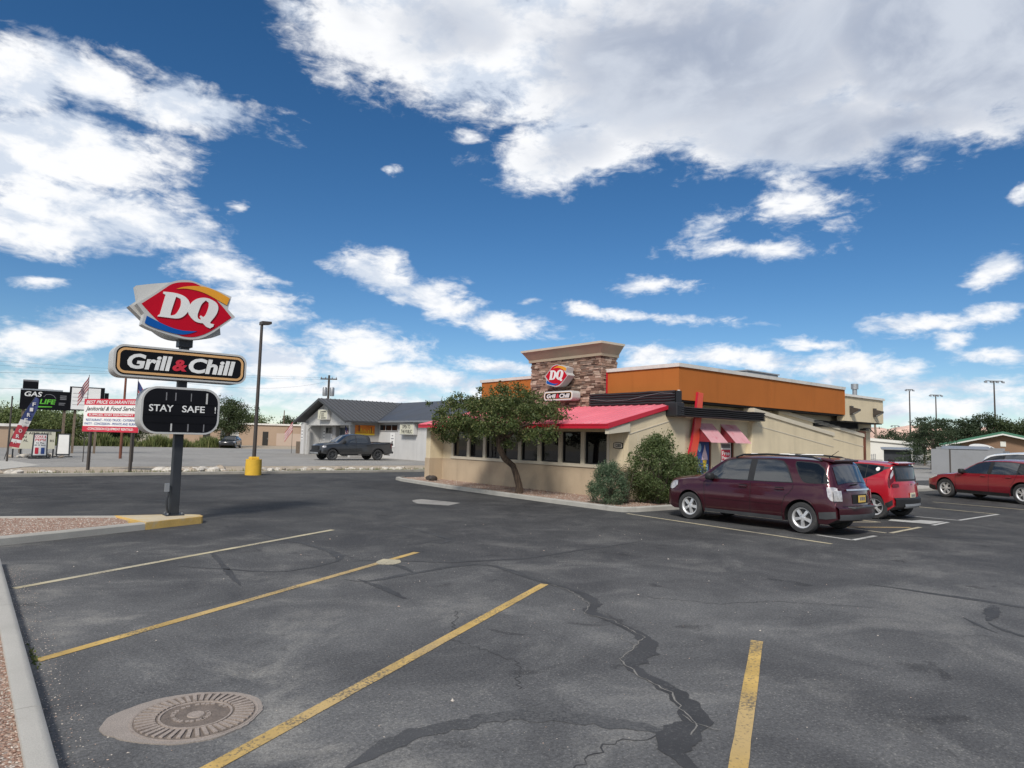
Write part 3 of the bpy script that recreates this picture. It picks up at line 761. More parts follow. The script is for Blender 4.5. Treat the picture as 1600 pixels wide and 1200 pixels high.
for k in range(42):
    a = 2 * PI * k / 42; m2 = MB().box(.235, .352, -.012, .012, .005, .0160); rib_mb = turn(m2, a, (1.30, 4.755, 0))
    obj('rib', rib_mb, 'iron', cov)
obj('inner_ring', MB().lathe([(.205, .004), (.207, .014), (.220, .014), (.222, .004)], 40, 'z', (1.30, 4.755, 0)), 'iron', cov, smooth=True)
obj('boss', MB().lathe([(0, .013), (.05, .013), (.056, .004)], 24, 'z', (1.30, 4.755, 0)), 'iron', cov, smooth=True)
for k in range(26):
    a = 2.4 * k; r = .07 + .12 * ((k * .618) % 1)
    obj('stud', MB().box(-.012, .012, -.012, .012, .004, .0135).move((1.30 + r * math.cos(a), 4.755 + r * math.sin(a), 0)), 'iron', cov)

# ---------------------------------------------------------------- the tall sign
LOGO = dict(
 outline=[(-0.9, 0.01), (-0.61, 0.26), (-0.44, 0.43), (-0.33, 0.53), (-0.17, 0.61), (-0.01, 0.64), (0.13, 0.63), (0.3, 0.58), (0.63, 0.5), (0.89, 0.42), (0.83, 0.14), (0.99, -0.01), (0.78, -0.2), (0.54, -0.42), (0.34, -0.55), (0.15, -0.6), (-0.07, -0.59), (-0.37, -0.53), (-0.67, -0.45), (-0.79, -0.39), (-0.76, -0.17)],
 lens=[(-0.82, 0.02), (-0.61, 0.21), (-0.42, 0.39), (-0.31, 0.5), (-0.17, 0.56), (-0.01, 0.59), (0.09, 0.6), (0.19, 0.58), (0.39, 0.49), (0.57, 0.32), (0.72, 0.18), (0.91, -0.03), (0.71, -0.21), (0.47, -0.41), (0.26, -0.52), (0.13, -0.55), (-0.07, -0.55), (-0.27, -0.45), (-0.48, -0.31), (-0.67, -0.14)],
 yellow=[(-0.21, 0.41), (-0.11, 0.47), (0.06, 0.52), (0.27, 0.55), (0.41, 0.54), (0.63, 0.48), (0.85, 0.38), (0.8, 0.22), (0.57, 0.32), (0.39, 0.4), (0.22, 0.44), (0.07, 0.45), (-0.05, 0.45)],
 blue=[(-0.71, -0.21), (-0.51, -0.3), (-0.27, -0.39), (-0.05, -0.43), (0.11, -0.42), (0.24, -0.41), (0.1, -0.48), (-0.05, -0.52), (-0.26, -0.5), (-0.5, -0.45), (-0.67, -0.4), (-0.74, -0.36)],
 D=[(-0.44, 0.32), (-0.26, 0.33), (-0.1, 0.31), (0.01, 0.25), (0.07, 0.15), (0.07, 0.05), (0.03, -0.05), (-0.06, -0.16), (-0.16, -0.2), (-0.28, -0.2), (-0.52, -0.2), (-0.51, -0.17), (-0.48, -0.15), (-0.4, 0.26), (-0.45, 0.28)],
 Dh=[(-0.2, 0.25), (-0.12, 0.22), (-0.1, 0.16), (-0.11, 0.05), (-0.16, -0.07), (-0.21, -0.13), (-0.28, -0.15), (-0.29, -0.12), (-0.21, 0.23)],
 Q=[(0.08, 0.15), (0.14, 0.23), (0.23, 0.29), (0.35, 0.32), (0.48, 0.3), (0.59, 0.24), (0.63, 0.16), (0.62, 0.05), (0.57, -0.06), (0.5, -0.16), (0.48, -0.2), (0.5, -0.22), (0.56, -0.22), (0.55, -0.27), (0.49, -0.32), (0.41, -0.3), (0.34, -0.23), (0.26, -0.23), (0.18, -0.21), (0.09, -0.13), (0.04, -0.05), (0.04, 0.04)],
 Qh=[(0.37, 0.26), (0.43, 0.22), (0.44, 0.15), (0.41, 0.02), (0.38, -0.06), (0.34, -0.1), (0.29, -0.07), (0.27, -0.1), (0.3, -0.15), (0.28, -0.16), (0.24, -0.14), (0.22, -0.08), (0.25, 0.04), (0.29, 0.17), (0.35, 0.24)])
def logo_parts(parent_fn, cx, cz, k, yf, depth, both):
    """logo cabinet centred at (cx, cz) in the x-z plane, front face at yf, looking along -y"""
    def sc(n, mirror=1): return [(cx + mirror * a * k, cz + b * k) for a, b in smooth_poly(LOGO[n], 2, 38)]
    mid = yf + depth / 2 if both else yf + depth
    cab = MB().prism(sc('outline'), yf, mid, 'y')
    if both: cab.prism(sc('outline', -1), mid, yf + depth, 'y')
    c = parent_fn('logo_cabinet', cab, 'sign_grey')
    s = .35 if k < .8 else 1
    t = [('red_lens', 'lens', None, .006, 'sign_red'), ('yellow_swoosh', 'yellow', None, .016, 'sign_yellow'), ('blue_swoosh', 'blue', None, .016, 'sign_blue'),
         ('letter', 'D', 'Dh', .024, 'sign_white'), ('letter', 'Q', 'Qh', .026, 'sign_white')]
    for nm, key, hole, off, m in t:
        obj(nm, MB().prism(sc(key), yf - off * (1 if k > .8 else .6), yf + .002, 'y', [sc(hole)] if hole else []), m, c)
    return c

PX, PY, PZ = 3.43, 15.0, .134
SG = thing('pylon_sign', 'tall three-panel restaurant pole sign with red lens logo on the yellow island nose', 'sign', (PX, PY, PZ))
obj('pole', MB().box(PX - .085, PX + .085, PY - .085, PY + .085, PZ, 3.8), 'pole_dark', SG, bevel=.012)
obj('base_plate', MB().box(PX - .17, PX + .17, PY - .17, PY + .17, PZ, PZ + .025), 'pole_dark', SG)
obj('pole_collar', MB().box(PX - .13, PX + .13, PY - .13, PY + .13, 3.56, 3.72), 'pole_dark', SG)
obj('conduit_box', MB().box(PX - .21, PX - .13, PY - .13, PY - .06, .62, .78), 'grey_metal', SG)
obj('conduit', MB().tube([(PX - .12, PY - .1, .74), (PX - .13, PY - .1, .60), (PX - .17, PY - .12, .45), (PX - .15, PY - .12, .28), (PX - .10, PY - .1, .14)], .02, 7), 'pole_dark', SG, smooth=True)
for dx in (-.13, .13):
    for dy in (-.13, .13): obj('anchor_bolt', MB().lathe([(0, .06), (.015, .06), (.015, .02)], 6, 'z', (PX + dx, PY + dy, PZ)), 'grey_metal', SG)
logo_parts(lambda n, mb, m: obj(n, mb, m, SG, bevel=0), 3.35, 4.29, .985, 14.72, .56, True)
def lozenge(x0, x1, z0, z1, r, yf, depth, name):
    c = obj(name, MB().prism(rrect(x0, x1, z0, z1, r), yf, yf + depth, 'y'), 'sign_grey', SG, smooth=50, bevel=.012)
    return c
g = lozenge(2.13, 4.62, 2.86, 3.485, .19, 14.72, .54, 'name_cabinet')
obj('face', MB().prism(rrect(2.175, 4.575, 2.90, 3.445, .155), 14.714, 14.722, 'y'), 'sign_black', g)
obj('gold_border', MB().prism(rrect(2.20, 4.55, 2.925, 3.42, .14), 14.708, 14.716, 'y', [rrect(2.245, 4.505, 2.97, 3.375, .10)]), 'sign_gold', g)
for txt, x0, x1, m, h, z in (('Grill', 2.37, 3.16, 'letter_white', .30, 3.02), ('&', 3.17, 3.44, 'letter_red', .235, 3.035), ('Chill', 3.47, 4.38, 'letter_white', .31, 3.02)):
    t = turn(text_mb(txt, h, x1 - x0, bold=.036, shear=.16, depth=.012), 0, ((x0 + x1) / 2, 14.713, z))
    obj('lettering', t, m, g)
r_ = lozenge(2.655, 4.125, 1.77, 2.715, .30, 14.72, .54, 'message_cabinet')
obj('face', MB().prism(rrect(2.70, 4.08, 1.812, 2.672, .26), 14.715, 14.722, 'y'), 'sign_black', r_)
for z in (2.16, 2.385, 2.0):
    obj('letter_track', MB().box(2.72, 4.06, 14.706, 14.716, z - .008, z + .008), 'sign_black', r_)
for i, (x, z0, z1, w) in enumerate(((3.10, 2.44, 2.60, .010), (3.27, 2.44, 2.60, .010), (3.56, 2.44, 2.60, .008), (3.86, 2.40, 2.62, .016), (3.22, 1.83, 1.98, .014), (3.53, 1.83, 1.98, .012), (3.83, 1.83, 1.98, .010))):
    obj('blank_edge', MB().box(x - w, x + w, 14.708, 14.716, z0, z1), 'print_grey' if w < .013 else 'sign_grey', r_)
for txt, x0, x1 in (('STAY', 2.80, 3.24), ('SAFE', 3.40, 3.83), ('!', 4.025, 4.045)):
    obj('lettering', turn(text_mb(txt, .135, x1 - x0, bold=.012, depth=.006), 0, ((x0 + x1) / 2, 14.714, 2.215)), 'letter_white', r_)

# ---------------------------------------------------------------- parking lot lamp on its yellow base
LP = thing('lamp_post', 'dark bronze parking lot lamp post standing in a yellow concrete base', 'lamp post', (10.02, 30.2, 0))
def rough_cyl(r0, r1, z0, z1, c, n=28, jit=.008):
    mb = MB(); rows = []
    for i in range(7):
        t = i / 6; rr = r0 + (r1 - r0) * t
        rows.append([(c[0] + (rr + random.uniform(-jit, jit)) * math.cos(2 * PI * k / n), c[1] + (rr + random.uniform(-jit, jit)) * math.sin(2 * PI * k / n), z0 + (z1 - z0) * t) for k in range(n)])
    mb.grid(rows, close=True); mb.add(rows[-1], [tuple(range(n))]); return mb
obj('base', rough_cyl(.345, .335, -.02, .69, (10.02, 30.2)), 'yellow_base', LP, smooth=50)
obj('base_cap', MB().box(9.84, 10.2, 30.02, 30.38, .68, .80), 'yellow_base', LP, bevel=.03)
obj('pole', MB().tube([(10.02, 30.2, .75), (10.03, 30.2, 3.6), (10.04, 30.2, 6.7)], [.085, .075, .062], 10), 'pole_bronze', LP, smooth=True)
obj('lamp_head', MB().hexa([(9.98, 30.0, 6.66), (10.42, 30.0, 6.72), (10.42, 30.4, 6.72), (9.98, 30.4, 6.66), (9.98, 30.0, 6.82), (10.42, 30.0, 6.84), (10.42, 30.4, 6.84), (9.98, 30.4, 6.82)]), 'pole_bronze', LP, bevel=.02)

# ---------------------------------------------------------------- the restaurant
FX, SY = 15.9, 13.81          # front wall plane (faces -x), side wall plane (faces -y)
RB = thing('restaurant_building', 'single-storey tan restaurant with orange parapet, stone tower and red metal lean-to roof', 'building', (22, 18, 0))
def rb(name, mb, m, parent=None, **k): return obj(name, mb, m, parent or RB, **k)
WY = [14.71, 15.79, 16.87, 17.95, 19.03, 20.11, 21.19, 22.27, 23.35]
# dining wing, front wall round the window band
rb('wainscot', MB().box(FX - .025, FX + .25, SY + .004, 24.1, 0, .98), 'brown_wall')
rb('window_sill', MB().box(FX - .06, FX + .24, 14.6, 23.45, .985, 1.095), 'trim_cream', bevel=.01)
w = rb('front_wall', MB().box(FX + .002, FX + .25, SY + .21, 14.6, .98, 2.42).box(FX, FX + .25, 23.45, 24.1, .98, 2.42).box(FX, FX + .25, 14.6, 23.45, 2.15, 2.42), 'tan_wall')
for i in range(8):
    a, b = WY[i] + .085 * (i > 0), WY[i + 1] - .085 * (i < 7)
    f = rb('window', MB().prism([(a, 1.095), (b, 1.095), (b, 2.15), (a, 2.15)], FX + .05, FX + .14, 'x', [[(a + .045, 1.14), (b - .045, 1.14), (b - .045, 2.105), (a + .045, 2.105)]]), 'black_plastic')
    rb('pane', MB().box(FX + .085, FX + .097, a + .045, b - .045, 1.14, 2.105), 'glass_window', f)
for i in range(1, 8):
    rb('mullion', MB().box(FX - .01, FX + .22, WY[i] - .085, WY[i] + .085, 1.095, 2.15), 'trim_cream')
for y in (14.655, 23.40): rb('mullion', MB().box(FX - .012, FX + .22, y - .055, y + .055, 1.096, 2.149), 'trim_cream')
rb('end_pier_base', MB().box(15.235, 16.2, 24.1, 24.46, 0, .98), 'brown_wall')
rb('end_pier', MB().hexa([(15.26, 24.102, .98), (16.2, 24.102, .98), (16.2, 24.44, .98), (15.26, 24.44, .98), (15.26, 24.102, 2.3), (16.2, 24.102, 2.5), (16.2, 24.44, 2.5), (15.26, 24.44, 2.3)]), 'tan_wall')
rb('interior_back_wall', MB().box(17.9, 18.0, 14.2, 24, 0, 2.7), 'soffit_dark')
# its side wall under the slope
rb('side_wall_base', MB().box(FX + .001, 18.75, SY - .02, SY + .2, 0, .975), 'tan_wall')
rb('side_wall', MB().prism([(FX + .001, .975), (18.75, .975), (18.75, 3.0), (18.1, 2.98), (FX, 2.46)], SY, SY + .2, 'y'), 'tan_wall')
rb('rake_trim', MB().prism([(FX + .02, 2.08), (18.1, 2.60), (18.1, 2.63), (FX + .02, 2.11)], SY - .015, SY + .01, 'y'), 'trim_cream')
rb('corner_joint', MB().box(FX + .42, FX + .44, SY - .006, SY + .01, .98, 2.1), 'trim_cream')
# red lean-to roof
EX, EZ, TX, TZ = 14.92, 2.33, 18.12, 3.10
RY0, RY1 = 13.74, 24.5
sl = (TZ - EZ) / (TX - EX)
roof = rb('lean_to_roof', MB().hexa([(EX, RY0, EZ), (TX, RY0, TZ), (TX, RY1, TZ), (EX, RY1, EZ), (EX, RY0, EZ + .05), (TX, RY0, TZ + .05), (TX, RY1, TZ + .05), (EX, RY1, EZ + .05)]), 'red_metal')
n = 33
ribm = MB().hexa([(EX - .01, -.028, EZ + .045), (TX, -.028, TZ + .045), (TX, .028, TZ + .045), (EX - .01, .028, EZ + .045), (EX - .01, -.014, EZ + .074), (TX, -.014, TZ + .074), (TX, .014, TZ + .074), (EX - .01, .014, EZ + .074)]).move((-22, -18, 0)).mesh('roof_rib', ['red_metal'])
fix_normals(ribm)
for i in range(n):
    o = bpy.data.objects.new('roof_rib', ribm); COL.objects.link(o); o.parent = roof
    o.location = (0, RY0 + .06 + (RY1 - RY0 - .12) * i / (n - 1), 0)
rb('eave_fascia', MB().box(EX - .045, EX - .002, RY0, RY1, EZ - .10, EZ + .045).box(EX - .06, EX - .002, RY0, RY1, EZ + .01, EZ + .035), 'red_fascia', roof)
rb('rake_fascia', MB().hexa([(EX - .04, RY0 - .03, EZ - .10), (TX, RY0 - .03, TZ - .06), (TX, RY0 - .001, TZ - .06), (EX - .04, RY0 - .001, EZ - .10), (EX - .04, RY0 - .03, EZ + .06), (TX, RY0 - .03, TZ + .06), (TX, RY0 - .001, TZ + .06), (EX - .04, RY0 - .001, EZ + .06)]), 'red_fascia', roof)
rb('soffit', MB().hexa([(EX, RY0 + .02, EZ - .09), (FX, RY0 + .02, EZ - .09 + sl * .5), (FX, RY1, EZ - .09 + sl * .5), (EX, RY1, EZ - .09), (EX, RY0 + .02, EZ - .06), (FX, RY0 + .02, EZ - .06 + sl * .5), (FX, RY1, EZ - .06 + sl * .5), (EX, RY1, EZ - .06)]), 'tan_wall', roof)
rb('eave_beam', MB().hexa([(EX + .02, RY0 + .01, EZ - .26), (FX, RY0 + .01, EZ - .16), (FX, RY0 + .16, EZ - .16), (EX + .02, RY0 + .16, EZ - .26), (EX + .02, RY0 + .01, EZ - .095), (FX, RY0 + .01, EZ + .12), (FX, RY0 + .16, EZ + .12), (EX + .02, RY0 + .16, EZ - .095)]), 'trim_cream')
# main block
rb('main_wall', MB().box(18.75, 34.35, 14.45, 24.5, 0, 3.35).box(18.45, 18.75, 13.9, 24.5, 3.0, 3.5), 'tan_wall')
rb('rear_wall_return', MB().box(18.4, 18.75, 24.0, 24.5, 0, 3.3), 'tan_wall')
OF = 18.39
par = rb('orange_parapet', MB().box(OF, OF + .3, SY, 24.84, 3.62, 4.40).box(OF + .001, 30.26, SY - .001, SY + .3, 3.30, 4.40), 'orange_panel')
for x in (21.0, 24.2, 27.3): rb('panel_joint', MB().box(x - .004, x + .004, SY - .005, SY + .01, 3.31, 4.39), 'orange_panel', par)
rb('parapet_return', MB().box(OF - .012, OF + .05, SY - .012, SY + .05, 3.31, 3.62), 'coping_white', par)
rb('coping', MB().hexa([(OF - .05, SY - .05, 4.40), (OF + .36, SY + .36, 4.40), (OF + .36, 24.9, 4.40), (OF - .05, 24.9, 4.40), (OF - .07, SY - .07, 4.52), (OF + .36, SY + .36, 4.53), (OF + .36, 24.9, 4.53), (OF - .07, 24.9, 4.52)])
   .hexa([(OF - .05, SY - .052, 4.40), (30.3, SY - .052, 4.40), (30.3, SY + .36, 4.40), (OF + .35, SY + .36, 4.40), (OF - .07, SY - .072, 4.521), (30.3, SY - .072, 4.521), (30.3, SY + .36, 4.531), (OF + .35, SY + .36, 4.531)]), 'coping_white')
rb('orange_edge', MB().box(30.262, 30.30, SY - .02, SY + .3, 3.29, 4.41), 'orange_panel')
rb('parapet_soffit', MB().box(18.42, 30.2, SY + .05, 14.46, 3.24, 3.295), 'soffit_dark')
rb('flat_roof', MB().box(18.7, 34.2, 14.1, 24.5, 4.0, 4.05), 'roof_deck')
# rear tan parapet
rb('rear_parapet', MB().box(30.31, 34.38, SY + .03, SY + .35, 3.04, 4.14).box(34.08, 34.379, SY + .35, 24.5, 3.04, 4.14), 'tan_wall')
rb('rear_coping', MB().box(30.30, 34.44, SY - .04, SY + .42, 4.14, 4.24).box(34.02, 34.439, SY + .42, 24.5, 4.14, 4.239), 'coping_white')
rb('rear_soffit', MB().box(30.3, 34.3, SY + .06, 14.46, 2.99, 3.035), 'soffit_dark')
rb('rear_wall_band', MB().box(32.9, 34.37, 14.40, 14.47, 2.62, 2.99), 'tan_wall')
for x in (30.95, 33.35):
    l = thing('wall_lamp', 'boxy wall lamp under the tan rear parapet, ' + ('nearer the orange panel' if x < 32 else 'nearer the rear corner'), 'lamp', (x, SY - .02, 3.5), 0, 'wall lamps on the rear parapet')
    obj('lamp_bracket', MB().box(x - .12, x + .12, SY - .05, SY + .028, 3.33, 3.72), 'pole_bronze', l)
    obj('lamp_housing', MB().hexa([(x - .11, SY - .36, 3.50), (x + .13, SY - .36, 3.50), (x + .11, SY - .05, 3.38), (x - .11, SY - .05, 3.38), (x - .11, SY - .36, 3.58), (x + .13, SY - .36, 3.58), (x + .11, SY - .05, 3.66), (x - .11, SY - .05, 3.66)]), 'pole_bronze', l)
    obj('lamp_lens', MB().hexa([(x - .09, SY - .33, 3.47), (x + .09, SY - .33, 3.47), (x + .09, SY - .1, 3.34), (x - .09, SY - .1, 3.34), (x - .09, SY - .33, 3.497), (x + .09, SY - .33, 3.497), (x + .09, SY - .1, 3.377), (x - .09, SY - .1, 3.377)]), 'galv', l)
# black pleated bands under the parapet, and a dark strip for a shadow gap
def band(y0, y1, x, z0, z1, axis, name='black_band'):
    mb = MB(); k = 5; prof = []
    for i in range(k):
        a = z1 - (z1 - z0) * i / k; b = z1 - (z1 - z0) * (i + 1) / k
        prof += [(.0, a), (.055, a - .012), (.075, (a + b) / 2), (.055, b + .012), (.0, b)]
    rows = []
    m = max(2, int((y1 - y0) / .5))
    for j in range(m + 1):
        t = y0 + (y1 - y0) * j / m; sag = random.uniform(-.012, .012)
        rows.append([((x - d, t, z + sag) if axis == 'x' else (t, x - d, z + sag)) for d, z in prof])
    mb.grid(rows)
    if axis == 'x': mb.box(x, x + .3, y0, y1, z0 + .01, z1 - .01)
    else: mb.box(y0, y1, x, x + .3, z0 + .01, z1 - .01)
    return rb(name, mb, 'black_band', smooth=40)
band(13.62, 17.5, 17.99, 3.13, 3.58, 'x')
band(21.0, 24.7, 17.99, 3.13, 3.56, 'x')
band(17.75, 22.95, 13.42, 2.72, 3.05, 'y')
band(28.2, 32.4, 14.2, 2.72, 3.0, 'y')  # dark strip standing in for the shadow gap behind the sloped walls
rb('band_corner', MB().box(17.70, 18.1, 13.36, 13.86, 2.71, 3.16), 'black_band', bevel=.03)
rb('hanging_cable', MB().tube([(17.90, 17.4, 3.38), (17.9, 16.6, 3.30), (17.9, 15.6, 3.31), (17.9, 14.9, 3.42), (17.9, 14.2, 3.50), (17.9, 13.7, 3.47)], .008, 5), 'grey_metal')
# wall with the two poster windows
rb('entry_wall', MB().box(18.75, 19.5, 13.9, 14.1, 0, 2.95).box(20.35, 20.92, 13.9, 14.1, 0, 2.95).box(21.75, 22.9, 13.9, 14.1, 0, 2.95).box(19.5, 20.35, 13.9, 14.1, 2.32, 2.95).box(20.92, 21.75, 13.9, 14.1, 2.32, 2.95).box(19.5, 20.35, 13.9, 14.1, 0, .25).box(20.92, 21.75, 13.9, 14.1, 0, .25), 'tan_wall')
for a, b in ((19.5, 20.35), (20.92, 21.75)):
    f = rb('window', MB().prism([(a, .25), (b, .25), (b, 2.32), (a, 2.32)], 13.92, 14.02, 'y', [[(a + .06, .31), (b - .06, .31), (b - .06, 2.26), (a + .06, 2.26)]]), 'rust_steel')
    rb('pane', MB().box(a + .06, b - .06, 13.95, 13.962, .31, 2.26), 'glass_window', f)
P1 = thing('window_poster', 'dark blue window poster with a white soft-serve cone', 'poster', (19.93, 13.94, 1.2))
obj('sheet', MB().box(19.57, 20.28, 13.940, 13.946, .6, 2.08), 'print_blue', P1)
obj('cone_swirl', MB().prism(smooth_poly([(19.85, 1.30), (20.2, 1.30), (20.16, 1.48), (20.08, 1.62), (20.02, 1.82), (19.96, 1.62), (19.88, 1.48)], 2, 80), 13.934, 13.941, 'y'), 'print_pink', P1)
obj('cone', MB().prism([(19.9, 1.29), (20.14, 1.29), (20.04, .95), (20.0, .95)], 13.934, 13.941, 'y'), 'banner_yellow', P1)
obj('bubble', MB().prism([(19.72 + .10 * math.cos(a * .4), 1.72 + .15 * math.sin(a * .4)) for a in range(16)], 13.934, 13.941, 'y'), 'print_lightblue', P1)
obj('small_print', MB().box(20.08, 20.2, 13.934, 13.941, .85, 1.15).box(19.65, 19.8, 13.934, 13.941, .85, .95), 'print_lightblue', P1)
P2 = thing('window_poster', 'white and red promotional window poster beside the cone poster', 'poster', (21.33, 13.94, 1.2))
obj('sheet', MB().box(20.99, 21.62, 13.940, 13.946, .6, 1.9), 'banner_white', P2)
obj('red_panel', MB().box(21.03, 21.58, 13.936, 13.941, 1.28, 1.66), 'banner_red', P2)
obj('lettering', turn(text_mb('Free', .15, .46, .02), 0, (21.3, 13.935, 1.46)), 'letter_white', P2)
obj('lettering', turn(text_mb('Food', .12, .46, .02), 0, (21.3, 13.935, 1.31)), 'letter_white', P2)
obj('header', MB().box(21.03, 21.58, 13.936, 13.941, 1.72, 1.86), 'print_grey', P2)
obj('small_print', MB().box(21.06, 21.2, 13.936, 13.941, 1.05, 1.12).box(21.3, 21.5, 13.936, 13.941, 1.02, 1.18).box(21.06, 21.5, 13.936, 13.941, .78, .84), 'print_grey', P2)
for a, b, lab in ((19.42, 20.40, 'left'), (20.88, 21.86, 'right')):
    aw = rb('awning', MB().hexa([(a, 13.86, 2.53), (b, 13.86, 2.53), (b, 13.89, 2.56), (a, 13.89, 2.56), (a + .0, 13.26, 1.90), (b, 13.26, 1.90), (b, 13.28, 1.93), (a, 13.28, 1.93)]), 'pink_awning')
    for x in (a + .01, b - .02): rb('awning_cheek', MB().prism([(13.87, 2.50), (13.87, 1.93), (13.30, 1.915)], x, x + .012, 'x'), 'awning_side_shade', aw)
# red leaning frame
bp = [(3.60, 19.36), (3.30, 19.31), (2.9, 19.25), (2.4, 19.14), (1.9, 19.03), (1.5, 18.88), (1.25, 18.74), (1.0, 18.56), (.6, 18.3), (.1, 18.1)]
wd = [.30, .31, .33, .35, .37, .40, .46, .52, .6, .65]
L = [(x, z) for z, x in bp]; Rr = [(x + w_, z - .02) for (z, x), w_ in zip(bp, wd)]
rb('red_frame', MB().prism(L + Rr[::-1], 13.73, 13.80, 'y'), 'red_beam', bevel=.01)
rb('red_frame_edge', MB().prism([(x - .035, z) for x, z in L] + [(x - .001, z) for x, z in L[::-1]], 13.725, 13.80, 'y'), 'red_fascia')
# sloped buttress walls with copings
def slope_wall(x0, x1, z0, z1, y0, y1, nm):
    w_ = rb(nm, MB().prism([(x0, 0), (x1, 0), (x1, z1 - .16), (x0, z0 - .16)], y0, y1, 'y'), 'tan_wall')
    rb('coping', MB().prism([(x0 - .05, z0 - .155), (x1 + .05, z1 - .165), (x1 + .05, z1), (x0 - .05, z0 + .005)], y0 - .05, y1 + .05, 'y'), 'trim_cream', w_, bevel=.01)
    dz = -.62
    rb('trim_strip', MB().prism([(x0 + .25, z0 + dz - .04), (x1, z1 + dz), (x1, z1 + dz + .03), (x0 + .25, z0 + dz - .01)], y0 - .014, y0 + .01, 'y'), 'trim_cream', w_)
    return w_
slope_wall(22.75, 28.97, 3.22, 2.47, 13.70, 14.05, 'sloped_wall')
slope_wall(25.4, 33.0, 3.32, 2.52, 14.2, 14.46, 'sloped_wall')
rb('battered_pier', MB().hexa([(22.35, 13.72, 0), (22.8, 13.70, 0), (22.8, 13.95, 0), (22.35, 13.95, 0), (22.74, 13.74, 2.9), (22.8, 13.70, 2.9), (22.8, 13.95, 2.9), (22.74, 13.95, 2.9)]), 'tan_wall')
rb('downspout', MB().box(33.06, 33.20, 14.16, 14.3, 0, 2.55), 'rust_steel')
rb('downspout_head', MB().box(32.5, 33.2, 14.15, 14.31, 2.56, 2.64), 'rust_steel')
rb('spigot_pipe', MB().tube([(33.3, 14.3, 2.78), (33.9, 14.28, 2.80), (34.1, 14.25, 2.66), (34.25, 14.2, 2.55)], .025, 6), 'pole_bronze', smooth=True)
rb('lower_lamp', MB().hexa([(33.1, 14.1, 2.70), (33.4, 14.1, 2.66), (33.4, 14.38, 2.66), (33.1, 14.38, 2.70), (33.1, 14.1, 2.76), (33.4, 14.1, 2.74), (33.4, 14.38, 2.74), (33.1, 14.38, 2.76)]), 'pole_bronze')
# stone tower
TX0, TX1, TY0, TY1, TZ1 = 18.09, 18.95, 17.08, 21.0, 5.0
tow = rb('stone_tower', MB().box(TX0 + .02, TX1, TY0 + .02, TY1 - .02, 3.0, TZ1), 'mortar_dark')
sm = []
for i in range(6):
    mbs = MB(); v = []
    for sx in (0, 1):
        for sy in (0, 1):
            for sz in (0, 1):
                j = lambda: random.uniform(-.10, .10)
                v.append((-.5 + sx + (.12 * j() if sx else 0), -.5 + sy + j() * .35, -.5 + sz + j() * .6))
    mbs.hexa([v[0], v[4], v[6], v[2], v[1], v[5], v[7], v[3]])
    me = mbs.mesh('stone', [STONE[i % 5]]); fix_normals(me); sm.append(me)
rest = MB(); cnt = 0
def lay(face):
    global cnt
    z = 3.02
    while z < TZ1 - .03:
        h = random.choice((.055, .07, .085, .10)); h = min(h, TZ1 - z)
        t = (TY0 if face == 'x' else TX0) - random.uniform(0, .2)
        end = TY1 if face == 'x' else TX1
        while t < end:
            L_ = random.uniform(.16, .42); a = max(t, TY0 if face == 'x' else TX0); b = min(t + L_, end)
            if b - a > .05:
                pr = random.uniform(.03, .075)
                if face == 'x': c = (TX0 + .02, (a + b) / 2, z + h / 2); s = (pr * 2, b - a - .012, h - .012)
                else: c = ((a + b) / 2, TY0 + .02, z + h / 2); s = (b - a - .012, pr * 2, h - .012)
                yield c, s
            t += L_
        z += h
allst = [(c, s, 'x') for c, s in lay('x')] + [(c, s, 'y') for c, s in lay('y')]
vis = [a for a in allst if a[0][2] > 3.55 or a[0][1] < 18.3]; hid = [a for a in allst if not (a[0][2] > 3.55 or a[0][1] < 18.3)]
vis.sort(key=lambda a: -a[1][2] * max(a[1][0], a[1][1]))
for k, (c, s, fc) in enumerate(vis[:300]):
    o = bpy.data.objects.new('stone', random.choice(sm)); COL.objects.link(o); o.parent = tow
    o.location = (c[0] - 22, c[1] - 18, c[2])
    if fc == 'x': o.scale = s
    else: o.rotation_euler = (0, 0, PI / 2); o.scale = (s[1], s[0], s[2])
for c, s, fc in vis[300:] + hid:
    rest.box(c[0] - s[0] / 2, c[0] + s[0] / 2, c[1] - s[1] / 2, c[1] + s[1] / 2, c[2] - s[2] / 2, c[2] + s[2] / 2, random.randrange(5))
rb('smaller_stones', rest, STONE, tow, kind='stuff')
def frustum(o0, z0, o1, z1):
    return [(TX0 - o0, TY0 - o0, z0), (TX1 + o0 * .2, TY0 - o0, z0), (TX1 + o0 * .2, TY1 + o0, z0), (TX0 - o0, TY1 + o0, z0), (TX0 - o1, TY0 - o1, z1), (TX1 + o1 * .2, TY0 - o1, z1), (TX1 + o1 * .2, TY1 + o1, z1), (TX0 - o1, TY1 + o1, z1)]
rb('cornice', MB().hexa(frustum(.09, 5.0, .09, 5.10)).hexa(frustum(.085, 5.10, .30, 5.42)), 'cornice_tan', tow)
rb('cornice_cap', MB().hexa(frustum(.33, 5.42, .34, 5.50)), 'trim_cream', tow)
rb('red_edge_strip', MB().box(TX0 + .22, TX0 + .3, TY0 - .07, TY0 - .055, 3.62, 4.40), 'red_fascia', tow)
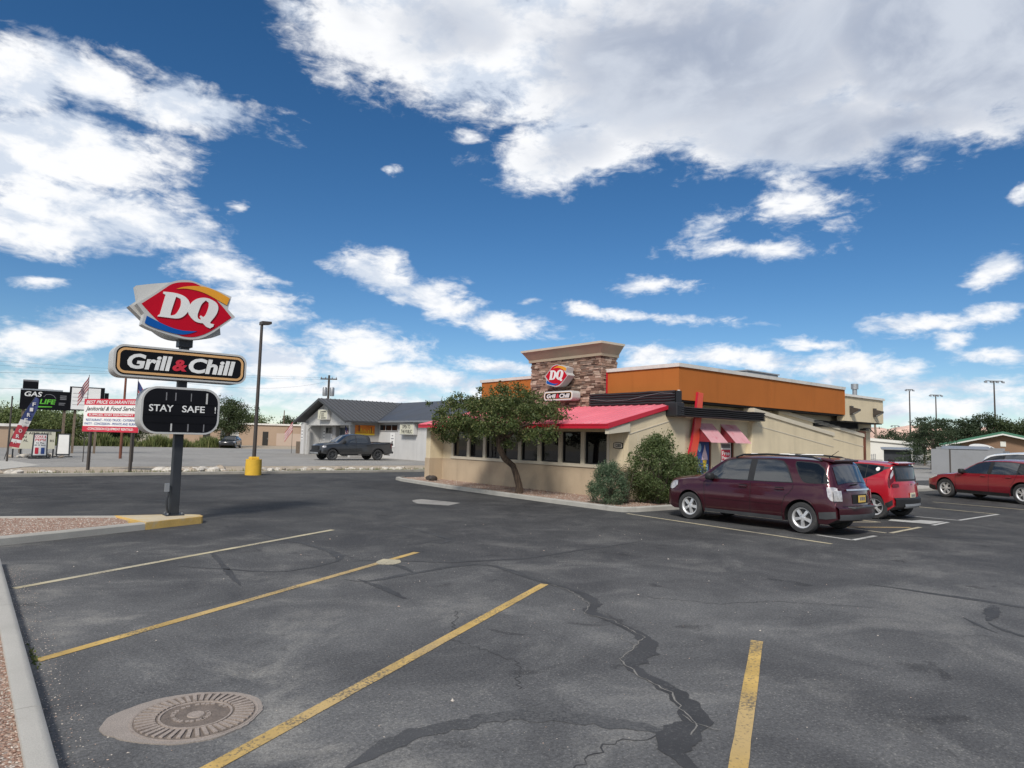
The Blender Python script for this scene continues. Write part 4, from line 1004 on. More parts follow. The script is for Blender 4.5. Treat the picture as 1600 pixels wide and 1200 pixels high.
# roof plant
HV = thing('rooftop_unit', 'low grey air-handling unit on the flat roof behind the orange parapet', 'roof unit', (30.7, 18.6, 4.05))
obj('casing', MB().box(29.3, 32.2, 18.0, 19.4, 4.06, 5.44), 'grey_metal', HV, bevel=.03)
obj('lid', MB().box(29.25, 32.25, 17.95, 19.45, 5.445, 5.50), 'galv', HV)
obj('grille', MB().box(29.6, 31.0, 17.985, 18.002, 4.5, 5.2), 'pole_dark', HV)
VP = thing('vent_pipe', 'galvanised flue pipe with a wider cap above the rear roof', 'flue', (33.9, 14.95, 4.0))
obj('pipe', MB().lathe([(.11, 0), (.11, .82), (0, .82)], 14, 'z', (33.9, 14.95, 4.0)), 'galv', VP, smooth=True)
obj('cap', MB().lathe([(0, .72), (.17, .72), (.17, .98), (0, 1.0)], 14, 'z', (33.9, 14.95, 4.0)), 'galv', VP, smooth=True)
VP2 = thing('vent_pipe', 'small thin vent pipe poking above the orange parapet', 'flue', (29.2, 14.9, 4.0))
obj('pipe', MB().lathe([(.035, 0), (.035, .62), (0, .62)], 8, 'z', (29.2, 14.9, 4.0)), 'pole_bronze', VP2)
obj('cap', MB().lathe([(0, .58), (.09, .60), (.09, .66), (0, .68)], 8, 'z', (29.2, 14.9, 4.0)), 'pole_bronze', VP2)

# signs on the tower and the number plaque: built facing -y, then turned to face -x
def face_front(mb, x, y, z): return turn(mb, -PI / 2, (x, y, z))
TS = thing('wall_logo_sign', 'small red lens logo sign mounted on the stone tower', 'sign', (18.0, 18.98, 4.02), -PI / 2)
c = logo_parts(lambda n, mb, m: obj(n, mb, m, TS, world=False), 0, .30, .70, -.42, .36, False)
obj('mount', MB().box(-.25, .25, -.07, .06, .0, .5), 'pole_dark', TS, world=False)
TN = thing('wall_name_sign', 'small black lozenge sign with white lettering below the tower logo', 'sign', (18.0, 18.84, 3.37), -PI / 2)
nc = obj('name_cabinet', MB().prism(rrect(-.80, .80, .0, .36, .13), -.40, -.005, 'y'), 'sign_grey', TN, world=False, smooth=50)
obj('face', MB().prism(rrect(-.78, .78, .02, .34, .11), -.407, -.40, 'y'), 'sign_white', nc, world=False)
obj('gold_border', MB().prism(rrect(-.74, .74, .055, .305, .08), -.412, -.406, 'y'), 'sign_gold', nc, world=False)
obj('black_field', MB().prism(rrect(-.72, .72, .07, .29, .07), -.416, -.411, 'y'), 'sign_black', nc, world=False)
for txt, a, b, m in (('Grill', -.63, -.12, 'letter_white'), ('&', -.10, .07, 'letter_red'), ('Chill', .09, .65, 'letter_white')):
    obj('lettering', turn(text_mb(txt, .165, b - a, bold=.036, shear=.16), 0, ((a + b) / 2, -.416, .09)), m, nc, world=False)
obj('mount', MB().box(-.4, .4, -.01, .06, .08, .26), 'pole_dark', TN, world=False)
NP = thing('number_plaque', 'black-framed house number plaque beside the last window', 'plaque', (FX - .004, 14.22, 1.73), -PI / 2)
pl = [(-.20, -.075), (-.09, -.095), (.09, -.095), (.20, -.075), (.20, .075), (.09, .095), (-.09, .095), (-.20, .075)]
obj('backing', MB().prism(pl, -.02, 0, 'y'), 'sign_black', NP, world=False)
obj('field', MB().prism([(a * .86, b * .8) for a, b in pl], -.023, -.019, 'y'), 'trim_cream', NP, world=False)
obj('digits', turn(text_mb('1285', .095, .25, bold=.02), 0, (0, -.023, -.048)), 'print_black', NP, world=False)
# dark lava stones by the end pier
for k, (x, y, s, lab) in enumerate(((15.05, 23.75, .17, 'left dark lava stone of the pair by the end pier'), (14.95, 23.35, .19, 'right dark lava stone of the pair by the end pier'))):
    mb = MB(); rows = []
    for i in range(7):
        ph = PI * i / 6
        rows.append([(s * math.sin(ph) * math.cos(2 * PI * q / 10) * random.uniform(.75, 1.2), s * .8 * math.sin(ph) * math.sin(2 * PI * q / 10) * random.uniform(.75, 1.2), -s * .7 * math.cos(ph) + s * .45) for q in range(10)])
    mb.grid(rows, close=True)
    tag(obj('lava_stone', mb, 'rock_dark', loc=(x, y, .09), smooth=30), lab, 'rock', 'lava stones by the end pier')

# ---------------------------------------------------------------- vehicles
def chaikin(pts, it=2):
    for _ in range(it):
        out = [pts[0]]
        for a, b in zip(pts, pts[1:]):
            out.append((a[0] * .75 + b[0] * .25, a[1] * .75 + b[1] * .25)); out.append((a[0] * .25 + b[0] * .75, a[1] * .25 + b[1] * .75))
        out.append(pts[-1]); pts = out
    return pts
class Car:
    """body surface from profiles: x runs nose (0) to tail (L), y across, z up; local origin at mid length"""
    def __init__(s, L, W, top, belt, roofw, plan, zb, wx, r, ra, nose_c=.20, tail_c=.14, edge=.055, sm=2, tk=0.0, kz=1.0):
        s.L, s.W, s.zb, s.wx, s.r, s.ra, s.edge, s.nc, s.tc, s.tk = L, W, zb, wx, r, ra, edge, nose_c, tail_c, tk
        f = lambda p, k: tuple(np.array(q) for q in zip(*chaikin(p, k)))
        s.kz = kz; s.T = f([(a, b * kz) for a, b in top], sm); s.B = f([(a, b * kz) for a, b in belt], sm); s.RW = f(roofw, sm); s.P = f(plan, sm)
    def top(s, x): return float(np.interp(x, *s.T))
    def belt(s, x): return min(float(np.interp(x, *s.B)), s.top(x) - .035)
    def w(s, x): return s.W / 2 * float(np.interp(x, *s.P))
    def rw(s, x): return min(float(np.interp(x, *s.RW)), s.w(x) - .03)
    def low(s, x):
        z = s.zb
        for c in s.wx:
            d = abs(x - c)
            if d < s.ra: z = max(z, s.r + math.sqrt(max(s.ra ** 2 - d * d, 0)))
        # bumper undersides sweep up
        z = max(z, s.zb + .10 * max(0, 1 - x / .35) , s.zb + .12 * max(0, 1 - (s.L - x) / .35))
        return min(z, s.belt(x) - .03)
    def prof(s, z, zbelt): return 1 - .16 * max(0, .60 - z) ** 2 / .16 * .45 - .055 * max(0, (z - .60) / max(zbelt - .60, .1)) ** 1.6
    def side(s, x):
        zl, zt, W = s.low(x), s.top(x), s.w(x); zb_ = s.belt(x); yt = s.rw(x); out = []
        for k in range(9):
            z = zl + (zb_ - zl) * k / 8; out.append((W * s.prof(z, zb_), z))
        yb = out[-1][0]; ze = max(zt - s.edge, zb_ + .01)
        for k in range(1, 7):
            t = k / 6; out.append((yb + (yt - yb) * t + .014 * math.sin(PI * t), zb_ + (ze - zb_) * t))
        return out
    def section(s, x):
        zl = s.low(x); zt = s.top(x); sd = s.side(x); yi = s.W / 2 - .30
        yi = min(yi, sd[0][0] - .02)
        pts = [(0, s.zb + .02 if zl > s.zb + .15 else zl), (yi, s.zb + .02 if zl > s.zb + .15 else zl), (yi, zl)] + sd
        yt, ze = sd[-1]
        for t in (.10, .24, .42, .62, .82, 1.0): pts.append((yt * (1 - t), zt - (zt - ze) * (1 - t) ** 2.6))
        return pts
    def warp(s, x, y):
        q = min(1, (y / (s.W / 2)) ** 2)
        if x < 1.0: x += s.nc * q * ((1.0 - x) / 1.0) ** 2
        if x > s.L - .8: x -= s.tc * q * ((x - s.L + .8) / .8) ** 2
        x -= s.tk * max(0, x - s.wx[1] - .1)
        return x
    def pt(s, x, y, z): return (s.warp(x, y) - s.L / 2, y, z)
    def body(s, paint, extra=()):
        xs = set(np.linspace(0, s.L, 84).tolist()) | set(np.array(s.T[0]).tolist()) | {.01, .03, .06, s.L - .01, s.L - .03, s.L - .06}
        for c in s.wx:
            for k in range(25): xs.add(c - s.ra * math.cos(PI * k / 24))
            xs |= {c - s.ra - .004, c + s.ra + .004}
        xs = sorted(x for x in xs if 0 <= x <= s.L)
        u = [xs[0]]
        for x in xs[1:]:
            if x - u[-1] > .0015: u.append(x)
        mb = MB(); rows = []
        for x in u:
            h = s.section(x)
            rows.append([s.pt(x, y, z) for y, z in h] + [s.pt(x, -y, z) for y, z in reversed(h[1:-1])])
        mb.grid(rows, close=True)
        n = len(rows[0]); nh = len(s.section(0)); mi = []
        for i in range(len(rows) - 1):
            for k in range(n): mi.append(1 if (k < 3 or k >= n - 3) else 0)
        mb.m = mi
        mb.add(rows[0], [tuple(range(n))]); mb.add(rows[-1], [tuple(range(n))])
        return mb
    def sy(s, x, z):
        sd = s.side(x); zs = [p[1] for p in sd]; return float(np.interp(z, zs, [p[0] for p in sd]))
    def side_patch(s, cols, off=.006, rows=5, sgn=-1):
        """cols: (x, z_low, z_high) along the flank"""
        cols = [(c[0], c[1] * s.kz, c[2] * s.kz) for c in cols]
        X = np.array([c[0] for c in cols]); n = max(4, int((X[-1] - X[0]) / .05)); out = []
        for x in np.linspace(X[0], X[-1], n + 1):
            a = float(np.interp(x, X, [c[1] for c in cols])); b = float(np.interp(x, X, [c[2] for c in cols]))
            out.append([s.pt(x, sgn * (s.sy(x, a + (b - a) * k / rows) + off), a + (b - a) * k / rows) for k in range(rows + 1)])
        return MB().grid(out)
    def side_line(s, pts, wd=.011, off=.003, sgn=-1):
        pts = [(a, b * s.kz) for a, b in pts]
        mb = MB(); P = []
        for (a, b) in zip(pts, pts[1:]):
            k = max(1, int(math.hypot(b[0] - a[0], b[1] - a[1]) / .05))
            P += [(a[0] + (b[0] - a[0]) * j / k, a[1] + (b[1] - a[1]) * j / k) for j in range(k)]
        P.append(pts[-1]); rows = []
        for i, p in enumerate(P):
            a, b = P[max(i - 1, 0)], P[min(i + 1, len(P) - 1)]; t = Vector((b[0] - a[0], b[1] - a[1])).normalized(); nx, nz = -t.y * wd / 2, t.x * wd / 2
            rows.append([s.pt(p[0] + e * nx, sgn * (s.sy(p[0] + e * nx, p[1] + e * nz) + off), p[1] + e * nz) for e in (-1, 1)])
        return mb.grid(rows)
    def top_patch(s, rows_, off=.006, n=10):
        """rows_: (x, half width) over the hood, screen or rear glass"""
        out = []
        X = [r[0] for r in rows_]
        for x in np.linspace(X[0], X[-1], 15):
            h = float(np.interp(x, X, [r[1] for r in rows_])); zt = s.top(x); sd = s.side(x); yt, ze = sd[-1]
            r = []
            for k in range(n + 1):
                y = -h + 2 * h * k / n; t = 1 - min(1, abs(y) / yt); z = zt - (zt - ze) * (1 - t) ** 2.6
                p = s.pt(x, y, z); sl = (s.top(min(x + .05, s.L)) - s.top(max(x - .05, 0))) / .1
                nn = Vector((-sl, 0, 1)).normalized() * off
                r.append((p[0] + nn.x, p[1], p[2] + nn.z))
            out.append(r)
        return MB().grid(out)
    def xr(s, z):
        X, Z = s.T; m = X > s.L * .6; X, Z = X[m][::-1], Z[m][::-1]
        return float(np.interp(z, Z, X))
    def rear_patch(s, y0, y1, zf, off=.01, n=8, m=5):
        out = []
        for j in range(n + 1):
            y = y0 + (y1 - y0) * j / n; a, b = (q * s.kz for q in zf(y)); row = []
            for k in range(m + 1):
                z = a + (b - a) * k / m; x = s.xr(z); p = s.pt(x, y, z); row.append((p[0] + off, p[1], p[2]))
            out.append(row)
        return MB().grid(out)

def wheel_meshes(key, r, width, spokes, style):
    t = MB(); h = width / 2; rr = r * .66
    t.lathe([(rr, -h * .82), (rr + .02, -h), (r * .93, -h * .98), (r * .985, -h * .8), (r, -h * .45), (r, h * .45), (r * .985, h * .8), (r * .93, h * .98), (rr + .02, h), (rr, h * .82)], 40, 'y')
    for q in (-.4, 0, .4): t.lathe([(r + .0005, h * q - .008), (r + .004, h * q), (r + .0005, h * q + .008)], 40, 'y')
    tm = t.mesh(key + '_tyre', ['tyre'], 35); fix_normals(tm)
    a = MB()
    a.lathe([(rr + .002, -h * .84), (rr - .012, -h * .80), (rr - .03, -h * .62), (rr - .035, h * .5)], 40, 'y', mi=0)
    a.lathe([(rr - .034, -h * .25), (.02, -h * .22)], 32, 'y', mi=1)                       # dark barrel behind the spokes
    for k in range(spokes):
        an = 2 * PI * k / spokes + .3
        def spoke(da, w0, w1, yo=-h * .60):
            c, s_ = math.cos(an + da), math.sin(an + da); nx, nz = -s_, c
            V = []
            for rad, ww, y0, y1 in ((.055, w0, yo - .02, yo + .03), (rr - .028, w1, yo - .004, yo + .03)):
                for e, yy in ((-1, y1), (1, y1), (1, y0), (-1, y0)):
                    tp = .8 if yy == y0 else 1
                    V.append((c * rad + nx * ww * e * tp, yy, s_ * rad + nz * ww * e * tp))
            a.hexa(V, 0)
        if style == 'wide': spoke(0, .030, .042)
        elif style == 'split': spoke(-.13, .014, .016); spoke(.13, .014, .016)
        else: spoke(0, .022, .03); spoke(.30, .010, .012)
    a.lathe([(0, -h * .70), (.045, -h * .70), (.065, -h * .62), (.07, -h * .4)], 20, 'y', mi=0)
    for k in range(5):
        an = 2 * PI * k / 5
        a.lathe([(0, -h * .66), (.010, -h * .66), (.010, -h * .5)], 6, 'y', (.05 * 1.05 * math.cos(an), 0, .0525 * math.sin(an)), mi=1)
    am = a.mesh(key + '_rim', ['alloy', 'rim_dark'], 35); fix_normals(am)
    return tm, am
def add_wheels(root, car, tm, am, width, track=None):
    yw = (track or car.W / 2 - width / 2 - .015)
    for cx in car.wx:
        for sg in (-1, 1):
            w_ = bpy.data.objects.new('wheel', tm); COL.objects.link(w_); w_.parent = root
            w_.location = (cx - car.L / 2, sg * yw, car.r)
            w_.rotation_euler = (0, random.uniform(0, 1.2), 0 if sg < 0 else PI)
            r_ = bpy.data.objects.new('rim', am); COL.objects.link(r_); r_.parent = w_
def part(root, name, mb, m, smooth=True, **k): return obj(name, mb, m, root, world=False, smooth=smooth, **k)
def both(root, name, fn, m, **k):
    for sg in (-1, 1): part(root, name, fn(sg), m, **k)
def arch_lip(car, c, wd, off, sgn, ra=None):
    ra = ra or car.ra; rows = []
    for k in range(25):
        a = PI * (k / 24) * 1.04 - .06; rows.append([])
        for rad in (ra + wd, ra + .002):
            x = c - rad * math.cos(a); z = max(car.r + rad * math.sin(a), car.zb + .005)
            rows[-1].append(car.pt(x, sgn * (car.sy(x, max(z, car.low(x))) + off), z))
    return MB().grid(rows)
def blob(cx, cy, cz, sx, sy, sz, n=8):
    mb = MB(); rows = []
    for i in range(n + 1):
        ph = PI * i / n
        q = lambda v: math.copysign(abs(v) ** .6, v)
        rows.append([(cx + sx * q(math.sin(ph)) * q(math.cos(2 * PI * k / 12)), cy + sy * q(math.sin(ph)) * q(math.sin(2 * PI * k / 12)), cz - sz * q(math.cos(ph))) for k in range(12)])
    return mb.grid(rows, close=True)

def surround(t, car, runs):
    # black window frames, a touch under the glass
    for sg in (-1, 1):
        for r in runs: part(t, 'window_surround', car.side_patch(r, .0025, sgn=sg), 'black_plastic')
# burgundy SUV ------------------------------------------------------------------
S = Car(4.80, 1.82,
        [(0, .62), (.015, .86), (.08, .98), (.22, 1.06), (.6, 1.105), (1.10, 1.155), (1.22, 1.21), (1.72, 1.565), (1.88, 1.65), (2.3, 1.69), (3.2, 1.70), (4.0, 1.685), (4.26, 1.655), (4.36, 1.61), (4.43, 1.48), (4.62, 1.12), (4.70, 1.05), (4.74, .90), (4.76, .66), (4.80, .58), (4.80, .50)],
        [(0, .6), (.1, .84), (.3, .95), (1.1, 1.06), (2.5, 1.075), (4.0, 1.09), (4.55, 1.10), (4.8, .6)],
        [(0, .45), (.15, .68), (.5, .72), (1.1, .74), (1.45, .675), (1.85, .63), (3.0, .64), (4.2, .625), (4.4, .64), (4.62, .71), (4.8, .73)],
        [(0, .80), (.06, .90), (.2, .955), (.55, .99), (1.0, 1.0), (3.9, 1.0), (4.4, .985), (4.66, .95), (4.8, .90)], .24, (.95, 3.807), .328, .388, .33, .24, tk=.12, kz=.955)
def suv(loc, rz):
    t = thing('parked_suv', 'burgundy SUV with silver roof rail parked nose-in by the bushes', 'car', loc, rz)
    b = part(t, 'body', S.body(0), ['paint_burgundy', 'black_plastic'], smooth=32)
    tm, am = wheel_meshes('suv', .328, .225, 5, 'wide'); add_wheels(t, S, tm, am, .225)
    for sg in (-1, 1):
        w1 = part(t, 'front_door_window', S.side_patch([(1.42, 1.09, 1.115), (1.55, 1.09, 1.25), (1.75, 1.09, 1.42), (1.92, 1.095, 1.53), (2.15, 1.095, 1.57), (2.52, 1.10, 1.585)], sgn=sg), 'glass_sky')
        part(t, 'pillar_trim', S.side_patch([(2.525, 1.10, 1.575), (2.67, 1.10, 1.58)], .005, sgn=sg), 'black_plastic')
        part(t, 'rear_door_window', S.side_patch([(2.675, 1.10, 1.585), (3.1, 1.105, 1.59), (3.28, 1.11, 1.565), (3.38, 1.11, 1.47), (3.47, 1.115, 1.33), (3.56, 1.115, 1.15), (3.58, 1.115, 1.125)], sgn=sg), 'glass_sky')
        part(t, 'quarter_window', S.side_patch([(3.60, 1.52, 1.57), (3.70, 1.33, 1.575), (3.82, 1.16, 1.565), (3.9, 1.13, 1.565), (4.1, 1.13, 1.54), (4.28, 1.135, 1.44), (4.46, 1.14, 1.18)], sgn=sg), 'glass_dark')
        part(t, 'door_seam', S.side_line([(1.42, .30), (1.40, .6), (1.36, .95), (1.42, 1.03)], sgn=sg), 'seam')
        part(t, 'door_seam', S.side_line([(2.60, .30), (2.61, .7), (2.60, 1.05)], sgn=sg), 'seam')
        part(t, 'door_seam', S.side_line([(3.44, .80), (3.52, .86), (3.60, .98), (3.62, 1.07)], sgn=sg), 'seam')
        part(t, 'door_seam', S.side_line([(3.36, .34), (3.38, .62), (3.44, .80)], sgn=sg), 'seam')
        part(t, 'sill_moulding', S.side_patch([(1.40, .255, .335), (3.37, .255, .335)], .022, sgn=sg), 'dark_grey_plastic')
        part(t, 'door_moulding', S.side_patch([(1.50, .60, .645), (2.58, .60, .645)], .016, sgn=sg), 'paint_burgundy')
        part(t, 'door_moulding', S.side_patch([(2.63, .60, .645), (3.36, .60, .645)], .016, sgn=sg), 'paint_burgundy')
        part(t, 'lower_bumper', S.side_patch([(4.24, .36, .50), (4.45, .36, .52), (4.78, .40, .54)], .012, sgn=sg), 'dark_grey_plastic')
        for c in S.wx: part(t, 'arch_lip', arch_lip(S, c, .035, .012, sg), 'paint_burgundy')
        for x in (2.42, 3.30):
            h = blob(0, 0, 0, .11, .022, .018); p = S.pt(x, sg * (S.sy(x, .90) + .025), .90); h.move(p)
            part(t, 'door_handle', h, 'paint_burgundy')
            part(t, 'handle_recess', S.side_patch([(x - .1, .93, .985), (x + .1, .93, .985)], .004, sgn=sg), 'seam')
        p = S.pt(1.58, sg * (S.sy(1.58, 1.03) + .10), 1.08); mr = part(t, 'mirror', blob(*p, .09, .11, .085), 'black_plastic')
        part(t, 'headlight', S.side_patch([(.16, .76, .85), (.26, .74, .93), (.40, .77, .965), (.54, .86, .965)], .012, sgn=sg), 'lamp_clear')
        part(t, 'tail_light', S.side_patch([(4.47, 1.0, 1.05), (4.52, .86, 1.055), (4.60, .78, 1.055), (4.68, .76, 1.04), (4.735, .76, .97)], .014, sgn=sg), 'lamp_clear')
        part(t, 'tail_light_rear', S.rear_patch(*((.66, .87) if sg > 0 else (-.87, -.66)), lambda y: (.76, .985), .016), 'lamp_clear')
        # roof rail
        pts = [(x - S.L / 2, sg * (S.rw(x) + .015), S.top(x) - .045 + hgt) for x, hgt in ((2.1, .0), (2.3, .055), (2.9, .07), (3.6, .065), (3.95, .05), (4.15, .0))]
        rl = part(t, 'roof_rail', MB().tube(pts, [.018, .022, .022, .022, .022, .018], 8), 'black_plastic')
        part(rl, 'rail_bar', MB().tube([(pts[1][0] + .2, pts[1][1], pts[1][2] + .018), (pts[3][0] - .05, pts[3][1], pts[3][2] + .014)], .019, 8), 'white_paint')
    surround(t, S, [[(1.36, 1.075, 1.10), (1.55, 1.075, 1.285), (1.75, 1.075, 1.455), (1.92, 1.08, 1.56), (2.15, 1.08, 1.60), (2.7, 1.085, 1.61), (3.1, 1.09, 1.612), (3.3, 1.095, 1.585), (3.40, 1.095, 1.49), (3.49, 1.10, 1.35), (3.60, 1.10, 1.13)], [(3.585, 1.50, 1.585), (3.69, 1.31, 1.595), (3.81, 1.14, 1.585), (3.9, 1.115, 1.585), (4.12, 1.115, 1.56), (4.30, 1.12, 1.45), (4.49, 1.125, 1.16)]])
    part(t, 'windscreen', S.top_patch([(1.17, .66), (1.4, .64), (1.78, .57)]), 'glass_dark')
    part(t, 'rear_glass', S.top_patch([(4.41, .58), (4.46, .60), (4.61, .65)], .010), 'glass_sky')
    part(t, 'rear_spoiler', MB().hexa([(4.08 - 2.4, -.60, 1.565), (4.36 - 2.4, -.57, 1.515), (4.36 - 2.4, .57, 1.515), (4.08 - 2.4, .60, 1.565), (4.08 - 2.4, -.58, 1.605), (4.38 - 2.4, -.56, 1.57), (4.38 - 2.4, .56, 1.57), (4.08 - 2.4, .58, 1.605)]), 'paint_burgundy', smooth=False, bevel=.015)
    part(t, 'wiper', MB().tube([(S.pt(S.xr(1.07), 0, 0)[0] + .02, .05, 1.07), (S.pt(S.xr(1.06), .3, 0)[0] + .03, -.30, 1.06)], .011, 6), 'black_plastic')
    part(t, 'tailgate_bar', S.rear_patch(-.52, .52, lambda y: (.985, 1.02), .03), 'chrome')
    part(t, 'tailgate_seam', S.rear_patch(-.64, .64, lambda y: (.652, .662), .006), 'seam')
    part(t, 'plate_recess', S.rear_patch(-.34, .34, lambda y: (.70, .90), .006), 'seam')
    part(t, 'number_plate', MB().box(4.665 - 2.4, 4.68 - 2.4, -.155, .155, .695, .84), 'plate_yellow', smooth=False)
    part(t, 'plate_characters', MB().box(4.6805 - 2.4, 4.683 - 2.4, -.11, -.05, .735, .805).box(4.6805 - 2.4, 4.683 - 2.4, -.03, .03, .735, .805).box(4.6805 - 2.4, 4.683 - 2.4, .05, .11, .735, .805), 'print_grey', smooth=False)
    part(t, 'bumper_step', MB().hexa([(4.52 - 2.4, -.60, .60), (4.755 - 2.4, -.50, .585), (4.755 - 2.4, .50, .585), (4.52 - 2.4, .60, .60), (4.52 - 2.4, -.60, .625), (4.755 - 2.4, -.49, .61), (4.755 - 2.4, .49, .61), (4.52 - 2.4, .60, .625)]), 'dark_grey_plastic', smooth=False, bevel=.01)
    part(t, 'rear_bumper', MB().grid([[S.pt(4.79, y, z)[:1] + (y, z) if False else (S.pt(4.80, y, z)[0] + dx, y, z) for dx, z in ((0, .62), (.055, .585), (.065, .47), (.04, .36), (0, .33))] for y in np.linspace(-.83, .83, 14)]), ['paint_burgundy'])
    part(t, 'rear_bumper_lower', MB().grid([[(S.pt(4.80, y, z)[0] + dx, y, z) for dx, z in ((.068, .46), (.072, .40), (.05, .345))] for y in np.linspace(-.82, .82, 14)]), 'dark_grey_plastic')
    part(t, 'grille', MB().grid([[(S.pt(0, y, z)[0] - .012, y, z) for z in (.46, .55, .68)] for y in np.linspace(-.55, .55, 10)]), 'black_plastic')
    part(t, 'antenna', MB().tube([(4.02 - 2.4, -.15, 1.58), (4.25 - 2.4 + .02, -.15, 1.76)], [.009, .005], 6), 'black_plastic')
    part(t, 'front_splitter', MB().grid([[(S.pt(.05, y, z)[0] - .02, y, z) for z in (.30, .40)] for y in np.linspace(-.72, .72, 10)]), 'dark_grey_plastic')
    return t
suv((14.83, 8.70, 0), -PI / 2)

# bright red boxy hatchback -------------------------------------------------------
K = Car(4.20, 1.80,
        [(0, .60), (.02, .76), (.10, .88), (.3, .96), (.9, 1.02), (1.05, 1.06), (1.65, 1.50), (1.85, 1.57), (2.4, 1.60), (3.2, 1.585), (3.85, 1.545), (3.93, 1.50), (3.98, 1.36), (4.06, 1.05), (4.12, .98), (4.15, .80), (4.18, .62), (4.20, .50)],
        [(0, .62), (.2, .84), (1.0, .99), (2.5, 1.05), (3.4, 1.10), (4.0, 1.12), (4.2, .6)],
        [(0, .5), (.15, .68), (.9, .74), (1.4, .65), (1.9, .62), (3.2, .62), (3.9, .60), (4.05, .68), (4.2, .72)],
        [(0, .82), (.06, .92), (.25, .97), (.6, 1.0), (3.6, 1.0), (3.95, .98), (4.1, .95), (4.2, .91)], .24, (.83, 3.40), .318, .376, .18, .26, tk=.26, kz=.95)
def hatch(loc, rz):
    t = thing('parked_hatchback', 'bright red boxy hatchback parked beyond the burgundy SUV', 'car', loc, rz)
    part(t, 'body', K.body(0), ['paint_red', 'black_plastic'], smooth=32)
    tm, am = wheel_meshes('hatch', .318, .22, 5, 'split'); add_wheels(t, K, tm, am, .22)
    for sg in (-1, 1):
        part(t, 'front_door_window', K.side_patch([(1.25, 1.06, 1.09), (1.5, 1.06, 1.30), (1.75, 1.06, 1.43), (1.95, 1.06, 1.475), (2.3, 1.065, 1.49)], sgn=sg), 'glass_dark')
        part(t, 'pillar_trim', K.side_patch([(2.305, 1.065, 1.49), (2.42, 1.07, 1.49)], .005, sgn=sg), 'black_plastic')
        part(t, 'rear_door_window', K.side_patch([(2.43, 1.07, 1.49), (3.05, 1.10, 1.48), (3.16, 1.11, 1.475)], sgn=sg), 'glass_dark')
        part(t, 'quarter_window', K.side_patch([(3.18, 1.12, 1.475), (3.3, 1.18, 1.465), (3.52, 1.29, 1.45), (3.62, 1.34, 1.44)], sgn=sg), 'glass_dark')
        part(t, 'black_pillar_panel', K.side_patch([(3.62, 1.345, 1.44), (3.85, 1.41, 1.425)], .005, sgn=sg), 'dark_grey_plastic')
        st = [(3.45 + .052 * math.cos(a * PI / 12), 1.30 + .05 * math.sin(a * PI / 12)) for a in range(24)]
        dec = MB(); v = [K.pt(x, sg * (K.sy(x, z) + .010), z) for x, z in st]; dec.add(v, [tuple(range(24))]); part(t, 'round_sticker', dec, 'white_paint', smooth=False)
        part(t, 'sill_cladding', K.side_patch([(1.25, .245, .36), (2.98, .245, .36)], .018, sgn=sg), 'black_plastic')
        for c in K.wx: part(t, 'arch_lip', arch_lip(K, c, .03, .012, sg), 'paint_red')
        part(t, 'rear_cladding', K.side_patch([(3.81, .33, .46), (4.0, .36, .50), (4.17, .42, .56)], .014, sgn=sg), 'black_plastic')
        part(t, 'door_seam', K.side_line([(1.2, .30), (1.18, .7), (1.2, 1.04)], sgn=sg), 'seam')
        part(t, 'door_seam', K.side_line([(2.36, .30), (2.37, .7), (2.36, 1.06)], sgn=sg), 'seam')
        part(t, 'door_seam', K.side_line([(2.98, .55), (3.02, .75), (3.2, .92), (3.22, 1.1)], sgn=sg), 'seam')
        part(t, 'tail_light', K.side_patch([(3.90, 1.10, 1.44), (3.94, .93, 1.47), (3.985, .88, 1.40), (4.05, .86, 1.07)], .014, sgn=sg), 'lamp_red')
        part(t, 'tail_light_base', K.rear_patch(*((.60, .84) if sg > 0 else (-.84, -.60)), lambda y: (.90, .985), .018), 'lamp_red')
        part(t, 'tail_light_clear', K.side_patch([(3.955, 1.2, 1.40), (3.985, 1.12, 1.37), (4.0, 1.1, 1.28)], .022, sgn=sg), 'lamp_clear')
        part(t, 'headlight', K.side_patch([(.14, .74, .80), (.25, .73, .88), (.5, .78, .90)], .012, sgn=sg), 'lamp_clear')
        p = K.pt(1.35, sg * (K.sy(1.35, 1.04) + .1), 1.08); part(t, 'mirror', blob(*p, .08, .10, .08), 'paint_red')
        for x in (2.15, 2.85): part(t, 'door_handle', blob(*K.pt(x, sg * (K.sy(x, .93) + .02), .93), .1, .02, .017), 'paint_red')
    surround(t, K, [[(1.2, 1.045, 1.075), (1.5, 1.045, 1.33), (1.75, 1.045, 1.455), (1.95, 1.045, 1.50), (2.4, 1.05, 1.512), (3.16, 1.09, 1.495), (3.3, 1.16, 1.485), (3.62, 1.325, 1.455)]])
    part(t, 'windscreen', K.top_patch([(1.1, .66), (1.35, .63), (1.68, .55)]), 'glass_dark')
    part(t, 'rear_glass', K.rear_patch(-.60, .60, lambda y: (1.10, 1.42), .016), 'glass_dark')
    part(t, 'tailgate_black', K.rear_patch(-.66, .66, lambda y: (1.055, 1.47), .010), 'black_plastic')
    part(t, 'tailgate_badge', turn(text_mb('KIA', .045, .13, .02), PI / 2, (K.pt(K.xr(.90), 0, 0)[0] + .02, 0, .90)), 'chrome', smooth=False)
    part(t, 'number_plate', MB().box(4.005 - 2.1, 4.02 - 2.1, -.155, .155, .56, .70), 'plate_cream', smooth=False)
    part(t, 'plate_characters', MB().box(4.0205 - 2.1, 4.023 - 2.1, -.11, -.04, .595, .66).box(4.0205 - 2.1, 4.023 - 2.1, -.02, .04, .595, .66).box(4.0205 - 2.1, 4.023 - 2.1, .06, .11, .595, .66), 'print_grey', smooth=False)
    part(t, 'rear_bumper', MB().grid([[(K.pt(4.20, y, z)[0] + dx, y, z) for dx, z in ((0, .58), (.05, .54), (.05, .42), (.02, .34))] for y in np.linspace(-.81, .81, 14)]), 'black_plastic')
